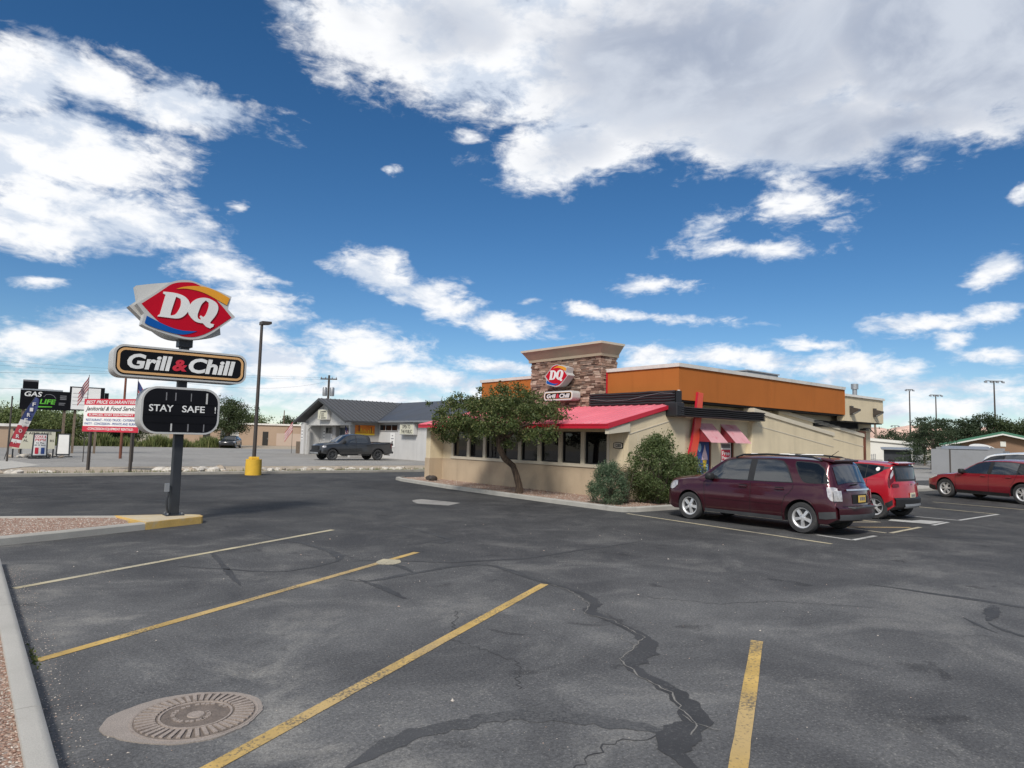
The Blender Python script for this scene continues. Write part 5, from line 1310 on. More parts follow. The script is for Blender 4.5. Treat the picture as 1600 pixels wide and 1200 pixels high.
    part(t, 'skid_plate', MB().grid([[(K.pt(4.20, y, z)[0] + dx, y, z) for dx, z in ((.056, .42), (.06, .36), (.02, .31))] for y in np.linspace(-.5, .5, 10)]), 'grey_metal')
    part(t, 'spoiler', MB().hexa([(3.66 - 2.1, -.58, 1.475), (3.87 - 2.1, -.54, 1.425), (3.87 - 2.1, .54, 1.425), (3.66 - 2.1, .58, 1.475), (3.66 - 2.1, -.57, 1.495), (3.89 - 2.1, -.53, 1.465), (3.89 - 2.1, .53, 1.465), (3.66 - 2.1, .57, 1.495)]), 'paint_red', smooth=False, bevel=.012)
    part(t, 'shark_fin', blob(3.5 - 2.1, 0, 1.53, .09, .025, .04), 'black_plastic')
    return t
hatch((19.48, 9.06, 0), -PI / 2)

# crimson crossover and the same body as a white wagon and a black one far off ------
X_ = Car(4.75, 1.90,
        [(0, .56), (.02, .72), (.08, .86), (.25, .96), (.7, 1.03), (1.18, 1.10), (1.35, 1.17), (1.95, 1.54), (2.2, 1.63), (2.7, 1.68), (3.3, 1.68), (4.0, 1.62), (4.25, 1.56), (4.35, 1.48), (4.55, 1.16), (4.65, 1.06), (4.72, .85), (4.74, .6), (4.75, .5)],
        [(0, .58), (.1, .78), (.3, .88), (1.1, 1.01), (2.5, 1.06), (4.0, 1.12), (4.5, 1.14), (4.75, .6)],
        [(0, .45), (.12, .70), (.5, .76), (1.15, .78), (1.6, .69), (2.0, .635), (3.2, .64), (4.2, .60), (4.5, .68), (4.75, .74)],
        [(0, .80), (.06, .91), (.22, .965), (.6, .995), (1.0, 1.0), (3.9, 1.0), (4.4, .985), (4.62, .95), (4.75, .90)], .24, (.95, 3.77), .345, .405, kz=.88)
def crossover(name, label, loc, rz, paint, detail=True, group=None):
    t = thing(name, label, 'car', loc, rz, group)
    part(t, 'body', X_.body(0), [paint, 'black_plastic'], smooth=32)
    tm, am = wheel_meshes(name, .345, .235, 6, 'split' if detail else 'wide'); add_wheels(t, X_, tm, am, .235)
    for sg in (-1, 1):
        part(t, 'front_door_window', X_.side_patch([(1.56, 1.085, 1.11), (1.8, 1.085, 1.30), (2.05, 1.085, 1.45), (2.3, 1.09, 1.53), (2.55, 1.09, 1.555)], sgn=sg), 'glass_sky')
        part(t, 'pillar_trim', X_.side_patch([(2.555, 1.09, 1.555), (2.68, 1.095, 1.56)], .005, sgn=sg), 'black_plastic')
        part(t, 'rear_door_window', X_.side_patch([(2.69, 1.095, 1.56), (3.2, 1.10, 1.56), (3.4, 1.11, 1.55), (3.55, 1.12, 1.53)], sgn=sg), 'glass_sky')
        part(t, 'quarter_window', X_.side_patch([(3.60, 1.125, 1.52), (3.9, 1.14, 1.49), (4.1, 1.15, 1.44), (4.3, 1.17, 1.30)], sgn=sg), 'glass_dark')
        part(t, 'sill_cladding', X_.side_patch([(1.38, .245, .38), (3.33, .245, .38)], .014, sgn=sg), 'black_plastic')
        part(t, 'door_seam', X_.side_line([(1.40, .38), (1.37, .7), (1.36, 1.0), (1.46, 1.07)], sgn=sg), 'seam')
        part(t, 'door_seam', X_.side_line([(2.61, .38), (2.62, .7), (2.61, 1.08)], sgn=sg), 'seam')
        part(t, 'door_seam', X_.side_line([(3.36, .62), (3.5, .86), (3.58, 1.1)], sgn=sg), 'seam')
        for c in X_.wx: part(t, 'arch_lip', arch_lip(X_, c, .04, .012, sg), paint)
        part(t, 'front_bumper_lower', X_.side_patch([(.10, .34, .52), (.3, .30, .50), (.52, .30, .46)], .010, sgn=sg), 'black_plastic')
        part(t, 'headlight', X_.side_patch([(.12, .76, .82), (.22, .76, .88), (.42, .82, .92), (.58, .88, .93)], .012, sgn=sg), 'lamp_clear')
        part(t, 'tail_light', X_.side_patch([(4.30, 1.0, 1.06), (4.5, .92, 1.08), (4.64, .90, 1.04)], .012, sgn=sg), 'lamp_red')
        p = X_.pt(1.62, sg * (X_.sy(1.62, .99) + .11), 1.01); part(t, 'mirror', blob(*p, .09, .11, .085), 'black_plastic')
        for x in (2.42, 3.32): part(t, 'door_handle', blob(*X_.pt(x, sg * (X_.sy(x, .87) + .02), .87), .1, .02, .017), paint)
    surround(t, X_, [[(1.5, 1.07, 1.10), (1.8, 1.07, 1.335), (2.05, 1.07, 1.485), (2.3, 1.075, 1.56), (2.6, 1.075, 1.583), (3.2, 1.085, 1.585), (3.55, 1.105, 1.555), (3.9, 1.125, 1.515), (4.1, 1.135, 1.465), (4.33, 1.155, 1.30)]])
    part(t, 'windscreen', X_.top_patch([(1.28, .68), (1.5, .65), (1.98, .56)]), 'glass_dark')
    part(t, 'rear_glass', X_.top_patch([(4.37, .56), (4.53, .64)], .010), 'glass_dark')
    part(t, 'grille', MB().grid([[(X_.pt(0, y, z)[0] - .012, y, z) for z in (.40, .50, .60)] for y in np.linspace(-.6, .6, 10)]), 'black_plastic')
    part(t, 'rear_bumper', MB().grid([[(X_.pt(4.75, y, z)[0] + dx, y, z) for dx, z in ((0, .58), (.05, .54), (.05, .42), (.02, .34))] for y in np.linspace(-.85, .85, 12)]), 'black_plastic')
    part(t, 'antenna', MB().tube([(2.05 - 2.37, -.45, 1.38), (1.95 - 2.37 + .35, -.45, 1.52)], [.008, .005], 5), 'black_plastic')
    return t
crossover('parked_crossover', 'dark red crossover at the right edge facing left', (30.45, 8.12, 0), R(-111.4), 'paint_crimson').scale = (1.05, 1.05, 1.05)
crossover('parked_wagon', 'white wagon showing only its roof behind the dark red crossover', (36.2, 7.7, 0), R(70), 'paint_white', False).scale = (1.24, 1.24, 1.24)
crossover('distant_car', 'small black car parked under the far tree by the brown building', (25.3, 85.0, 0), R(62), 'paint_black', False)

# charcoal pickup ---------------------------------------------------------------
TK = Car(5.90, 2.06,
        [(0, .68), (.02, .90), (.08, 1.10), (.25, 1.20), (.9, 1.27), (1.42, 1.31), (1.55, 1.37), (2.05, 1.76), (2.25, 1.88), (2.6, 1.95), (3.3, 1.95), (3.85, 1.91), (4.0, 1.80), (4.06, 1.40), (4.10, 1.345), (4.6, 1.34), (5.75, 1.36), (5.84, 1.35), (5.88, 1.1), (5.90, .7)],
        [(0, .7), (.1, 1.0), (.3, 1.10), (1.4, 1.22), (2.6, 1.25), (4.0, 1.26), (4.15, 1.25), (5.8, 1.27), (5.9, .8)],
        [(0, .7), (.12, .82), (.6, .86), (1.4, .87), (1.9, .76), (2.3, .70), (3.3, .71), (3.95, .72), (4.08, .90), (5.9, .92)],
        [(0, .84), (.05, .94), (.2, .98), (.6, 1.0), (5.6, 1.0), (5.8, .985), (5.9, .965)], .46, (.98, 4.65), .405, .475, .16, .04, .05, 1)
def pickup(loc, rz):
    t = thing('parked_pickup', 'charcoal crew-cab pickup in front of the grey-roofed shop', 'truck', loc, rz)
    part(t, 'body', TK.body(0), ['paint_charcoal', 'black_plastic'], smooth=32)
    tm, am = wheel_meshes('pickup', .405, .27, 6, 'split'); am.materials[0] = MATS['dark_grey_plastic']; add_wheels(t, TK, tm, am, .27)
    for sg in (-1, 1):
        part(t, 'front_door_window', TK.side_patch([(1.80, 1.30, 1.34), (2.0, 1.30, 1.53), (2.25, 1.30, 1.72), (2.45, 1.30, 1.80), (2.78, 1.30, 1.83)], sgn=sg), 'glass_sky')
        part(t, 'rear_door_window', TK.side_patch([(2.88, 1.30, 1.835), (3.3, 1.30, 1.835), (3.62, 1.30, 1.81), (3.74, 1.31, 1.70), (3.78, 1.32, 1.5)], sgn=sg), 'glass_sky')
        for x in (1.58, 2.83, 3.95): part(t, 'door_seam', TK.side_line([(x, .55), (x, .9), (x, 1.26)], .012, sgn=sg), 'seam')
        part(t, 'bed_gap', TK.side_line([(4.10, .52), (4.10, .9), (4.10, 1.24)], .022, sgn=sg), 'seam')
        for c in TK.wx: part(t, 'fender_flare', arch_lip(TK, c, .065, .025, sg), 'black_plastic')
        part(t, 'side_step', MB().box(1.6 - 2.95, 3.95 - 2.95, sg * .95 - .07, sg * .95 + .07, .37, .43), 'black_plastic', smooth=False)
        part(t, 'headlight', TK.side_patch([(.10, .90, 1.02), (.22, .90, 1.06), (.42, .95, 1.06)], .014, sgn=sg), 'lamp_clear')
        part(t, 'tail_light', TK.side_patch([(5.74, .92, 1.26), (5.86, .92, 1.22)], .012, sgn=sg), 'lamp_red')
        p = TK.pt(1.86, sg * (TK.sy(1.86, 1.3) + .14), 1.36); part(t, 'mirror', blob(*p, .08, .13, .12), 'black_plastic')
        for x in (2.66, 3.76): part(t, 'door_handle', blob(*TK.pt(x, sg * (TK.sy(x, 1.14) + .02), 1.14), .11, .02, .02), 'paint_charcoal')
        part(t, 'bed_rail_cap', MB().box(4.14 - 2.95, 5.82 - 2.95, sg * .93 - .05, sg * .93 + .05, 1.335, 1.375), 'black_plastic', smooth=False)
    part(t, 'windscreen', TK.top_patch([(1.5, .78), (1.75, .74), (2.12, .64)]), 'glass_sky')
    part(t, 'grille', MB().grid([[(TK.pt(0, y, z)[0] - .02, y, z) for z in (.72, .85, 1.05)] for y in np.linspace(-.62, .62, 10)]), 'black_plastic')
    part(t, 'front_bumper', MB().grid([[(TK.pt(0, y, z)[0] - dx, y, z) for dx, z in ((0, .74), (.09, .70), (.09, .56), (.02, .50))] for y in np.linspace(-.9, .9, 12)]), 'black_plastic')
    part(t, 'skid_plate', MB().grid([[(TK.pt(0, y, z)[0] - dx, y, z) for dx, z in ((.10, .58), (.10, .48), (.0, .42))] for y in np.linspace(-.7, .7, 8)]), 'galv')
    part(t, 'rear_bumper', MB().box(5.86 - 2.95, 6.0 - 2.95, -.92, .92, .52, .68), 'black_plastic', smooth=False, bevel=.03)
    part(t, 'exhaust', MB().tube([(5.3 - 2.95, -.7, .42), (5.8 - 2.95, -.75, .40)], .04, 8), 'chrome')
    return t
pickup((22.95, 47.3, 0), 0)

# ---------------------------------------------------------------- trees and shrubs
def leaf_mesh(name, pts, smin, smax, m, seed=1, aspect=.55, droop=0.0):
    g = np.random.default_rng(seed); P = np.array(pts, float); n = len(P)
    a = g.normal(size=(n, 3)); a[:, 2] -= droop; a /= np.linalg.norm(a, axis=1)[:, None]
    b = g.normal(size=(n, 3)); b -= a * (a * b).sum(1)[:, None]; b /= np.linalg.norm(b, axis=1)[:, None]
    s = g.uniform(smin, smax, n)[:, None]
    c = np.cross(a, b)
    fold = c * s * .12
    V = np.stack([P - a * s * .5, P + b * s * aspect * .5 + fold, P + a * s * .5, P - b * s * aspect * .5 + fold], 1).reshape(-1, 3)
    me = bpy.data.meshes.new(name); me.from_pydata(V.tolist(), [], [(4 * i, 4 * i + 1, 4 * i + 2, 4 * i + 3) for i in range(n)])
    at = me.attributes.new('rnd', 'FLOAT', 'FACE'); at.data.foreach_set('value', g.random(n).astype(np.float32))
    me.materials.append(MATS[m]); me.update(); return me
def crown_points(clumps, per, seed=1, keep=None):
    """clumps: (x, y, z, rx, ry, rz); leaves gather near each clump's outside"""
    g = np.random.default_rng(seed); out = []
    for (x, y, z, rx, ry, rz) in clumps:
        k = max(3, int(per * (rx * ry * rz) ** (2 / 3)))
        d = g.normal(size=(k, 3)); d /= np.linalg.norm(d, axis=1)[:, None]
        r = g.random(k) ** .45 * (1 + .22 * g.normal(size=k))
        out.append(np.array([x, y, z]) + d * r[:, None] * np.array([rx, ry, rz]))
    P = np.concatenate(out)
    if keep is not None: P = P[[keep(p) for p in P]]
    return P
def clump_cloud(c, R3, n, cr, seed, hollow=.35, flat=1.0):
    """clumps spread through an ellipsoid with an uneven skin"""
    g = random.Random(seed); out = []
    while len(out) < n:
        d = Vector((g.gauss(0, 1), g.gauss(0, 1), g.gauss(0, 1))).normalized(); r = hollow + (1 - hollow) * g.random() ** .6
        bump = .82 + .3 * math.sin(3 * d.x + seed) * math.cos(4 * d.y - seed) + .18 * g.random()
        p = (c[0] + d.x * r * R3[0] * bump, c[1] + d.y * r * R3[1] * bump, c[2] + d.z * r * R3[2] * bump)
        q = cr * g.uniform(.6, 1.35); out.append((*p, q, q, q * .75 * flat))
    return out
def plant(name, label, cat, loc, leafm, crown, per, ls, trunk=None, barkm='bark', seed=1, group=None, crown_name='crown', keep=None, aspect=.55):
    """a tree or shrub at loc; clumps and trunk paths in local coordinates"""
    t = thing(name, label, cat, loc, 0, group)
    if trunk:
        mb = MB()
        for path, rads in trunk: mb.tube(path, rads, 9)
        obj('trunk' if cat == 'tree' else 'stems', mb, barkm, t, world=False, smooth=60)
    P = crown_points(crown, per, seed, keep)
    obj(crown_name, leaf_mesh(crown_name, P, ls[0], ls[1], leafm, seed, aspect), [leafm], t, world=False)
    return t

# the leaning umbrella tree in front of the windows
g = random.Random(11)
C0 = (-.22, .55)            # crown middle relative to the trunk foot
cl = []
for k in range(205):
    a = g.uniform(0, 2 * PI); r = math.sqrt(g.random()) * 2.42
    x, y = C0[0] + r * math.cos(a), C0[1] + r * math.sin(a)
    rr = r / 2.42; lo = 1.48 + .40 * rr ** 2 + .2 * math.sin(2.3 * a); hi = 3.42 - 1.0 * rr ** 2.2 + .22 * math.sin(3.1 * a + 1)
    z = lo + (hi - lo) * g.random() ** .8; q = g.uniform(.17, .38)
    cl.append((x, y, z, q, q, q * .72))
for k in range(26):         # sprigs that break the outline
    a = g.uniform(0, 2 * PI); r = g.uniform(1.9, 2.75)
    cl.append((C0[0] + r * math.cos(a), C0[1] + r * math.sin(a), g.uniform(2.0, 3.0), .14, .14, .09))
for k in range(22):
    a = g.uniform(0, 2 * PI); r = g.uniform(0, 1.7)
    cl.append((C0[0] + r * math.cos(a), C0[1] + r * math.sin(a), 3.35 - .25 * r + g.uniform(0, .32), .10, .10, .15))
tp = [(0, 0, -.1), (-.02, .01, .25), (-.10, .08, .62), (-.18, .14, .88), (-.40, .32, 1.12), (-.52, .42, 1.4), (-.58, .47, 1.75), (-.5, .5, 2.3)]
tr = [(tp, [.135, .115, .105, .10, .105, .10, .085, .05])]
for k in range(16):
    a = g.uniform(0, 2 * PI); r = g.uniform(1.0, 2.2); s0 = Vector(tp[6]) + Vector((0, 0, g.uniform(-.25, .3)))
    e = Vector((C0[0] + r * math.cos(a), C0[1] + r * math.sin(a), g.uniform(2.2, 3.2))); m_ = s0.lerp(e, .5) + Vector((g.uniform(-.15, .15), g.uniform(-.15, .15), g.uniform(-.1, .15)))
    tr.append(([s0, m_, e], [.05, .032, .010]))
def clear_of_roof(p):
    x, y, z = p[0] + 14.24, p[1] + 17.0, p[2] + .085
    if x > 14.72: return z > EZ + .16 + sl * max(0, x - EX)
    return True
plant('leaning_tree', 'dark green spreading tree with a crooked leaning trunk before the window wall', 'tree', (14.24, 17.0, .085), 'leaf_tree', cl, 2500, (.045, .11), tr, 'bark', 4, keep=clear_of_roof)

def bush_clumps(w, h, n, q, seed, lean=0, spiky=10):
    g = random.Random(seed); out = []
    for k in range(n):
        a = g.uniform(0, 2 * PI); z = g.random() ** .85 * h; prof = math.sin(PI * min(1, .22 + .72 * z / h)) ** .7
        r = math.sqrt(g.random()) * w / 2 * prof
        s = q * g.uniform(.6, 1.3); out.append((r * math.cos(a) + lean * z, r * math.sin(a), z * .93 + .06, s, s, s))
    for k in range(spiky):
        a = g.uniform(0, 2 * PI); r = g.uniform(0, w * .3)
        out.append((r * math.cos(a), r * math.sin(a), h * g.uniform(.9, 1.08), q * .32, q * .32, q * .8))
        a = g.uniform(0, 2 * PI); z = h * g.uniform(.2, .8); out.append((w * .5 * math.cos(a), w * .5 * math.sin(a), z, q * .45, q * .45, q * .35))
    return out
def stems(w, h, n, seed):
    g = random.Random(seed); o = []
    for k in range(n):
        a = g.uniform(0, 2 * PI); r = g.uniform(.1, .4) * w
        o.append(([(.04 * math.cos(a), .04 * math.sin(a), -.05), (r * .5 * math.cos(a), r * .5 * math.sin(a), h * .4), (r * math.cos(a), r * math.sin(a), h * .8)], [.016, .012, .005]))
    return o
plant('shrub', 'low blue-green shrub at the corner of the gravel bed', 'shrub', (14.28, 13.15, .08), 'leaf_bluish', bush_clumps(1.12, 1.1, 120, .16, 3), 4300, (.03, .065), stems(1.2, 1.1, 14, 1), 'bark_grey', 3, crown_name='foliage', aspect=.4)
plant('shrub', 'tall dark green shrub beside the burgundy SUV nose', 'shrub', (15.85, 12.6, .08), 'leaf_bush', bush_clumps(1.75, 1.9, 170, .21, 5, spiky=30), 2700, (.035, .08), stems(1.7, 1.8, 16, 2), 'bark_grey', 5, crown_name='foliage')
plant('shrub', 'sparse brownish shrub between the low and the tall shrub', 'shrub', (15.0, 13.1, .08), 'leaf_brown', bush_clumps(.8, 1.05, 70, .15, 7, spiky=6), 2400, (.025, .055), stems(.9, 1.1, 22, 3), 'bark_grey', 7, crown_name='foliage', aspect=.35)
plant('shrub', 'yellow-green shrub at the foot of the red leaning frame', 'shrub', (17.25, 12.7, .1), 'leaf_light', bush_clumps(1.5, 1.28, 130, .21, 9, spiky=8), 2800, (.04, .08), stems(1.3, 1.2, 12, 4), 'bark_grey', 9, crown_name='foliage')

# far trees
def far_tree(label, loc, w, h, leafm, seed, trunk_h=.25, ls=(.25, .55), n=70, per=26, shape=1.0, group=None, name='tree'):
    q = w * .16
    c = clump_cloud((0, 0, h * (.5 + trunk_h / 2)), (w / 2, w / 2, h * (1 - trunk_h) / 2 * shape), n, q, seed)
    g = random.Random(seed); tr = [([(0, 0, -.2), (.1, 0, h * .3), (.0, .1, h * .7)], [w * .035, w * .028, w * .01])]
    for k in range(6):
        a = g.uniform(0, 6.28); tr.append(([(0, 0, h * .25), (w * .18 * math.cos(a), w * .18 * math.sin(a), h * .5), (w * .34 * math.cos(a), w * .34 * math.sin(a), h * .72)], [w * .018, w * .012, w * .004]))
    return plant(name, label, 'tree', loc, leafm, c, per, ls, tr, 'bark_grey', seed, group)
far_tree('round olive-green tree standing over the small black car', (26.8, 91.1, 0), 5.4, 6.0, 'leaf_far', 21, .22, (.12, .26), 130, 190)
for k, (x, y, w, h, lab) in enumerate(((33, 126, 6, 4.6, 'leftmost pale green tree behind the flat brown building'), (41, 124, 6.5, 5.8, 'tallest pale green tree behind the flat brown building'), (47, 122, 5, 5.2, 'pale green tree right of the tallest one behind the brown building'), (52.5, 120, 5, 4.6, 'pale green tree nearest the grey gabled shop roof'))):
    far_tree(lab, (x, y, 0), w, h, 'leaf_light' if k < 2 else 'leaf_far', 31 + k, .1, (.18, .4), 70, 80, group='trees behind the brown building')
for k, (x, y, w, h, lf, lab) in enumerate(((-3, 98, 13, 3.6, 'leaf_light', 'olive tree at the left edge below the green hill'), (7, 100, 10, 4.0, 'leaf_light', 'wide olive tree seen under the black billboard'), (13.5, 92, 5.0, 4.0, 'leaf_dark', 'dark round tree under the white billboard panel'), (20, 120, 8, 5.6, 'leaf_light', 'autumn-tinted tree above the red and white banner'))):
    far_tree(lab, (x, y, 0), w, h, lf, 51 + k, .08, (.16, .34), 100, 110)
# right-hand trees
def juniper(label, loc, w, h, seed):
    g = random.Random(seed); c = []
    for k in range(130):
        z = h * (.10 + .86 * g.random() ** .8); a = g.uniform(0, 6.28); r = w / 2 * (1.05 - .75 * z / h) * math.sqrt(g.random()) + .2
        q = g.uniform(.3, .62); c.append((r * math.cos(a), r * math.sin(a), z, q * 1.5, q * 1.5, q * .36))
    return plant('juniper', label, 'tree', loc, 'leaf_dark', c, 380, (.08, .2), [([(0, 0, -.2), (.2, 0, h * .4), (0, .1, h * .9)], [.22, .16, .05])], 'bark_grey', seed)
juniper('layered dark juniper between the white trailer and the grey enclosure', (70.8, 24.2, 0), 6.2, 5.0, 71)
for k, (x, y, w, h, lab) in enumerate(((112.5, 35.9, 4.6, 5.9, 'leftmost dark evergreen of the row behind the green roofs'), (113.1, 33.9, 4.8, 7.3, 'second dark evergreen of the row behind the green roofs'), (113.7, 31.6, 5.0, 7.5, 'third dark evergreen of the row behind the green roofs'), (114.3, 29.3, 5.4, 6.8, 'fourth evergreen of the row, right of the lamp mast'), (114.7, 27.2, 5.2, 6.5, 'last evergreen of the row at the right edge'))):
    far_tree(lab, (x, y, 0), w, h, 'leaf_dark' if k < 3 else 'leaf_far', 81 + k, .03, (.16, .34), 110, 150, group='evergreens behind the green roofs', name='evergreen')
far_tree('dark tree behind the white trailer left of the tall mast', (110.3, 42.0, 0), 5.0, 4.9, 'leaf_dark', 91, .1, (.16, .34), 80, 140)
far_tree('dark tree just right of the restaurant rear corner', (109.4, 44.6, 0), 2.6, 5.0, 'leaf_dark', 92, .1, (.16, .36), 50, 80)
far_tree('tree with a bleached trunk between the lamp masts', (87, 30.6, 0), 3.4, 5.5, 'leaf_dark', 93, .2, (.14, .3), 70, 140)

# weeds and grass
def blades(name, spots, label, m, seed):
    gg = np.random.default_rng(seed); n = len(spots); S_ = np.array(spots)
    a = gg.uniform(0, 6.28, n); h = S_[:, 2] * gg.uniform(.6, 1.2, n); w_ = np.maximum(.012, h * .07); lean = gg.normal(0, .25, (n, 2)) * h[:, None]
    d = np.stack([np.cos(a), np.sin(a)], 1) * w_[:, None]
    b = S_[:, :2]; z0 = np.zeros(n)
    V = np.stack([np.c_[b - d, z0], np.c_[b + d, z0], np.c_[b + lean * .5 + d * .6, h * .6], np.c_[b + lean, h], np.c_[b + lean * .5 - d * .6, h * .6]], 1).reshape(-1, 3)
    me = bpy.data.meshes.new(name); me.from_pydata(V.tolist(), [], [tuple(range(5 * i, 5 * i + 5)) for i in range(n)])
    at = me.attributes.new('rnd', 'FLOAT', 'FACE'); at.data.foreach_set('value', gg.random(n).astype(np.float32))
    o = obj(name, me, [m]); me.materials.append(MATS[m]); o['kind'] = 'stuff'; o['label'] = label; o['category'] = 'grass'; return o
g = random.Random(77)
sp = []
for k in range(15000):
    x = g.uniform(6, 25.5); y = 86.6 - .09 * x + abs(g.gauss(0, 1.6)); cl_ = .5 + .5 * math.sin(x * 1.7) * math.sin(x * .6 + 1)
    if g.random() < .4 + .6 * cl_: sp.append((x, y, (.55 + .75 * cl_) * g.uniform(.6, 1.15)))
blades('tall_weeds', sp, 'tall green weeds along the far side of the neighbouring lot', 'grass_blade', 3)
sp = [(g.uniform(2, 23), 31.6 + abs(g.gauss(0, .5)), g.uniform(.05, .22)) for k in range(2600)] + [(g.uniform(12, 23), 31.5 + abs(g.gauss(0, .25)), g.uniform(.05, .18)) for k in range(2200)]
blades('verge_grass', sp, 'sparse grass tufts among the rocks behind the far kerb', 'grass_blade', 4)
sp = []
for k in range(3500):
    u = g.random(); sp.append((48 + 26 * u + g.gauss(0, 1), 21.0 + 9.5 * u + g.gauss(0, .8), g.uniform(.12, .5)))
blades('dry_grass', sp, 'dry grass strip beside the side road', 'grass_dry', 5)
sp = [(.55 + abs(g.gauss(0, .02)), 6.65 + g.gauss(0, .16), g.uniform(.008, .03)) for k in range(45)]
blades('kerb_weeds', sp, 'tiny green weeds at the kerb by a stall line', 'grass_blade', 6)
plant('shrub', 'green leafy shrub cut by the left picture edge', 'shrub', (.35, 35.5, 0), 'leaf_light', bush_clumps(1.0, 1.3, 40, .2, 12), 500, (.06, .12), stems(.9, 1.1, 6, 5), 'bark_grey', 12, crown_name='foliage')

# rocks behind the far kerb
rk = []
for i in range(6):
    gg = random.Random(100 + i); mb = MB(); rows = []
    for a in range(6):
        ph = PI * a / 5
        rows.append([(math.sin(ph) * math.cos(2 * PI * q / 8) * gg.uniform(.7, 1.2), .75 * math.sin(ph) * math.sin(2 * PI * q / 8) * gg.uniform(.7, 1.2), -.5 * math.cos(ph) * gg.uniform(.85, 1.15)) for q in range(8)])
    mb.grid(rows, close=True); me = mb.mesh('rock', ['rock_white' if i % 3 else 'rock_tan'], 25); fix_normals(me); rk.append(me)
def rock(x, y, s, grp, lab):
    o = bpy.data.objects.new('rock', g.choice(rk)); COL.objects.link(o); o.location = (x, y, s * .3); o.scale = (s, s, s * g.uniform(.7, 1.2)); o.rotation_euler = (g.uniform(-.3, .3), g.uniform(-.3, .3), g.uniform(0, 6))
    tag(o, lab, 'rock', grp)
for k in range(46): rock(g.uniform(6.9, 9.5), 32.0 + g.random() ** 1.5 * 1.3, g.uniform(.16, .36), 'rocks left of the lamp post', 'pale rock in the heap left of the yellow lamp base')
for k in range(60): rock(g.uniform(10.6, 22.5), 31.9 + g.random() ** 1.5 * 1.0, g.uniform(.12, .30), 'rocks right of the lamp post', 'pale rock in the row between the yellow lamp base and the restaurant')
for k in range(26): rock(g.uniform(2.3, 5.0), g.uniform(50.5, 52.5), g.uniform(.12, .30), 'rocks under the letter board', 'grey rock on the ground around the small letter board')
for k in range(16): rock(g.uniform(.9, 3.0), g.uniform(32.3, 33.4), g.uniform(.10, .24), 'rocks at the left edge', 'pale rock behind the kerb near the left edge')

# ---------------------------------------------------------------- grey-roofed shop next door
NB = thing('gabled_shop', 'white-walled shop with charcoal metal roof and a gabled porch', 'building', (29, 54, 0))
def nb(name, mb, m, parent=None, **k): return obj(name, mb, m, parent or NB, **k)
nb('main_wall', MB().box(28, 38, 38, 52.64, 0, 3.12), 'neighbour_wall')
nb('wing_wall', MB().box(26.6, 38, 52.66, 62.6, 0, 3.10), 'neighbour_wall')
nb('wing_side_wall', MB().box(25.4, 28.0, 52.62, 52.86, 0, 3.0), 'neighbour_grey')
nb('porch_side_wall', MB().box(25.0, 26.6, 61.7, 62.5, 0, 2.95), 'neighbour_wall')
yr, zr, ye0, ye1, zee, xg = 57.6, 5.02, 51.9, 63.3, 2.98, 24.55
pitch = (zr - zee) / (yr - ye0)
nb('gable_wall', MB().prism([(52.6, 2.86), (62.4, 2.86), (62.4, 3.1), (57.6, 4.86), (52.6, 3.1)], 25.38, 25.5, 'x'), 'neighbour_trim')
nb('porch_beam', MB().box(25.36, 25.52, 52.55, 62.5, 2.70, 2.88), 'neighbour_trim')
for y in (52.75, 61.2): nb('porch_post', MB().box(25.05 if y > 60 else 25.3, 25.25 if y > 60 else 25.5, y - .11, y + .11, 0, 2.72), 'neighbour_trim')
nb('porch_brace', MB().hexa([(25.1, 61.0, 2.3), (25.22, 61.0, 2.3), (25.22, 61.1, 2.3), (25.1, 61.1, 2.3), (25.1, 60.4, 2.7), (25.22, 60.4, 2.7), (25.22, 60.5, 2.7), (25.1, 60.5, 2.7)]), 'neighbour_trim')
# wing roof: two slopes, ridge runs back to meet the main ridge
xm = 27.55; xv = xm + (zr - 3.06) / .36
th = .09
roofw = nb('wing_roof', MB()
   .hexa([(xg, ye0, zee), (xm - .05, ye0, zee), (xv + .6, yr, zr), (xg, yr, zr), (xg, ye0, zee + th), (xm - .05, ye0, zee + th), (xv + .6, yr, zr + th), (xg, yr, zr + th)])
   .hexa([(xg, yr, zr), (xv + .6, yr, zr), (38, ye1, zee), (xg, ye1, zee), (xg, yr, zr + th), (xv + .6, yr, zr + th), (38, ye1, zee + th), (xg, ye1, zee + th)]), 'roof_charcoal')
for k in range(18):
    x = xg + .25 + k * .42; t1 = 1.0; t0 = max(0, (x - xm) / (xv - xm)) if x > xm else 0
    if t0 >= .97: break
    a = (x, ye0 + (yr - ye0) * t0, zee + (zr - zee) * t0 + th); b = (x, yr, zr + th)
    nb('roof_seam', MB().hexa([(x - .02, a[1], a[2] - .01), (x + .02, a[1], a[2] - .01), (x + .02, b[1], b[2] - .01), (x - .02, b[1], b[2] - .01), (x - .02, a[1], a[2] + .045), (x + .02, a[1], a[2] + .045), (x + .02, b[1], b[2] + .045), (x - .02, b[1], b[2] + .045)]), 'roof_rib', roofw)
for sgn, y0 in ((1, ye0), (-1, ye1)):
    nb('barge_board', MB().hexa([(xg - .04, y0, zee - .13), (xg - .002, y0, zee - .13), (xg - .002, yr, zr - .13), (xg - .04, yr, zr - .13), (xg - .04, y0, zee + th + .01), (xg - .002, y0, zee + th + .01), (xg - .002, yr, zr + th + .01), (xg - .04, yr, zr + th + .01)]), 'roof_charcoal', roofw)
nb('porch_ceiling', MB().box(25.5, 27, 52.9, 62.3, 2.86, 2.92), 'soffit_dark')
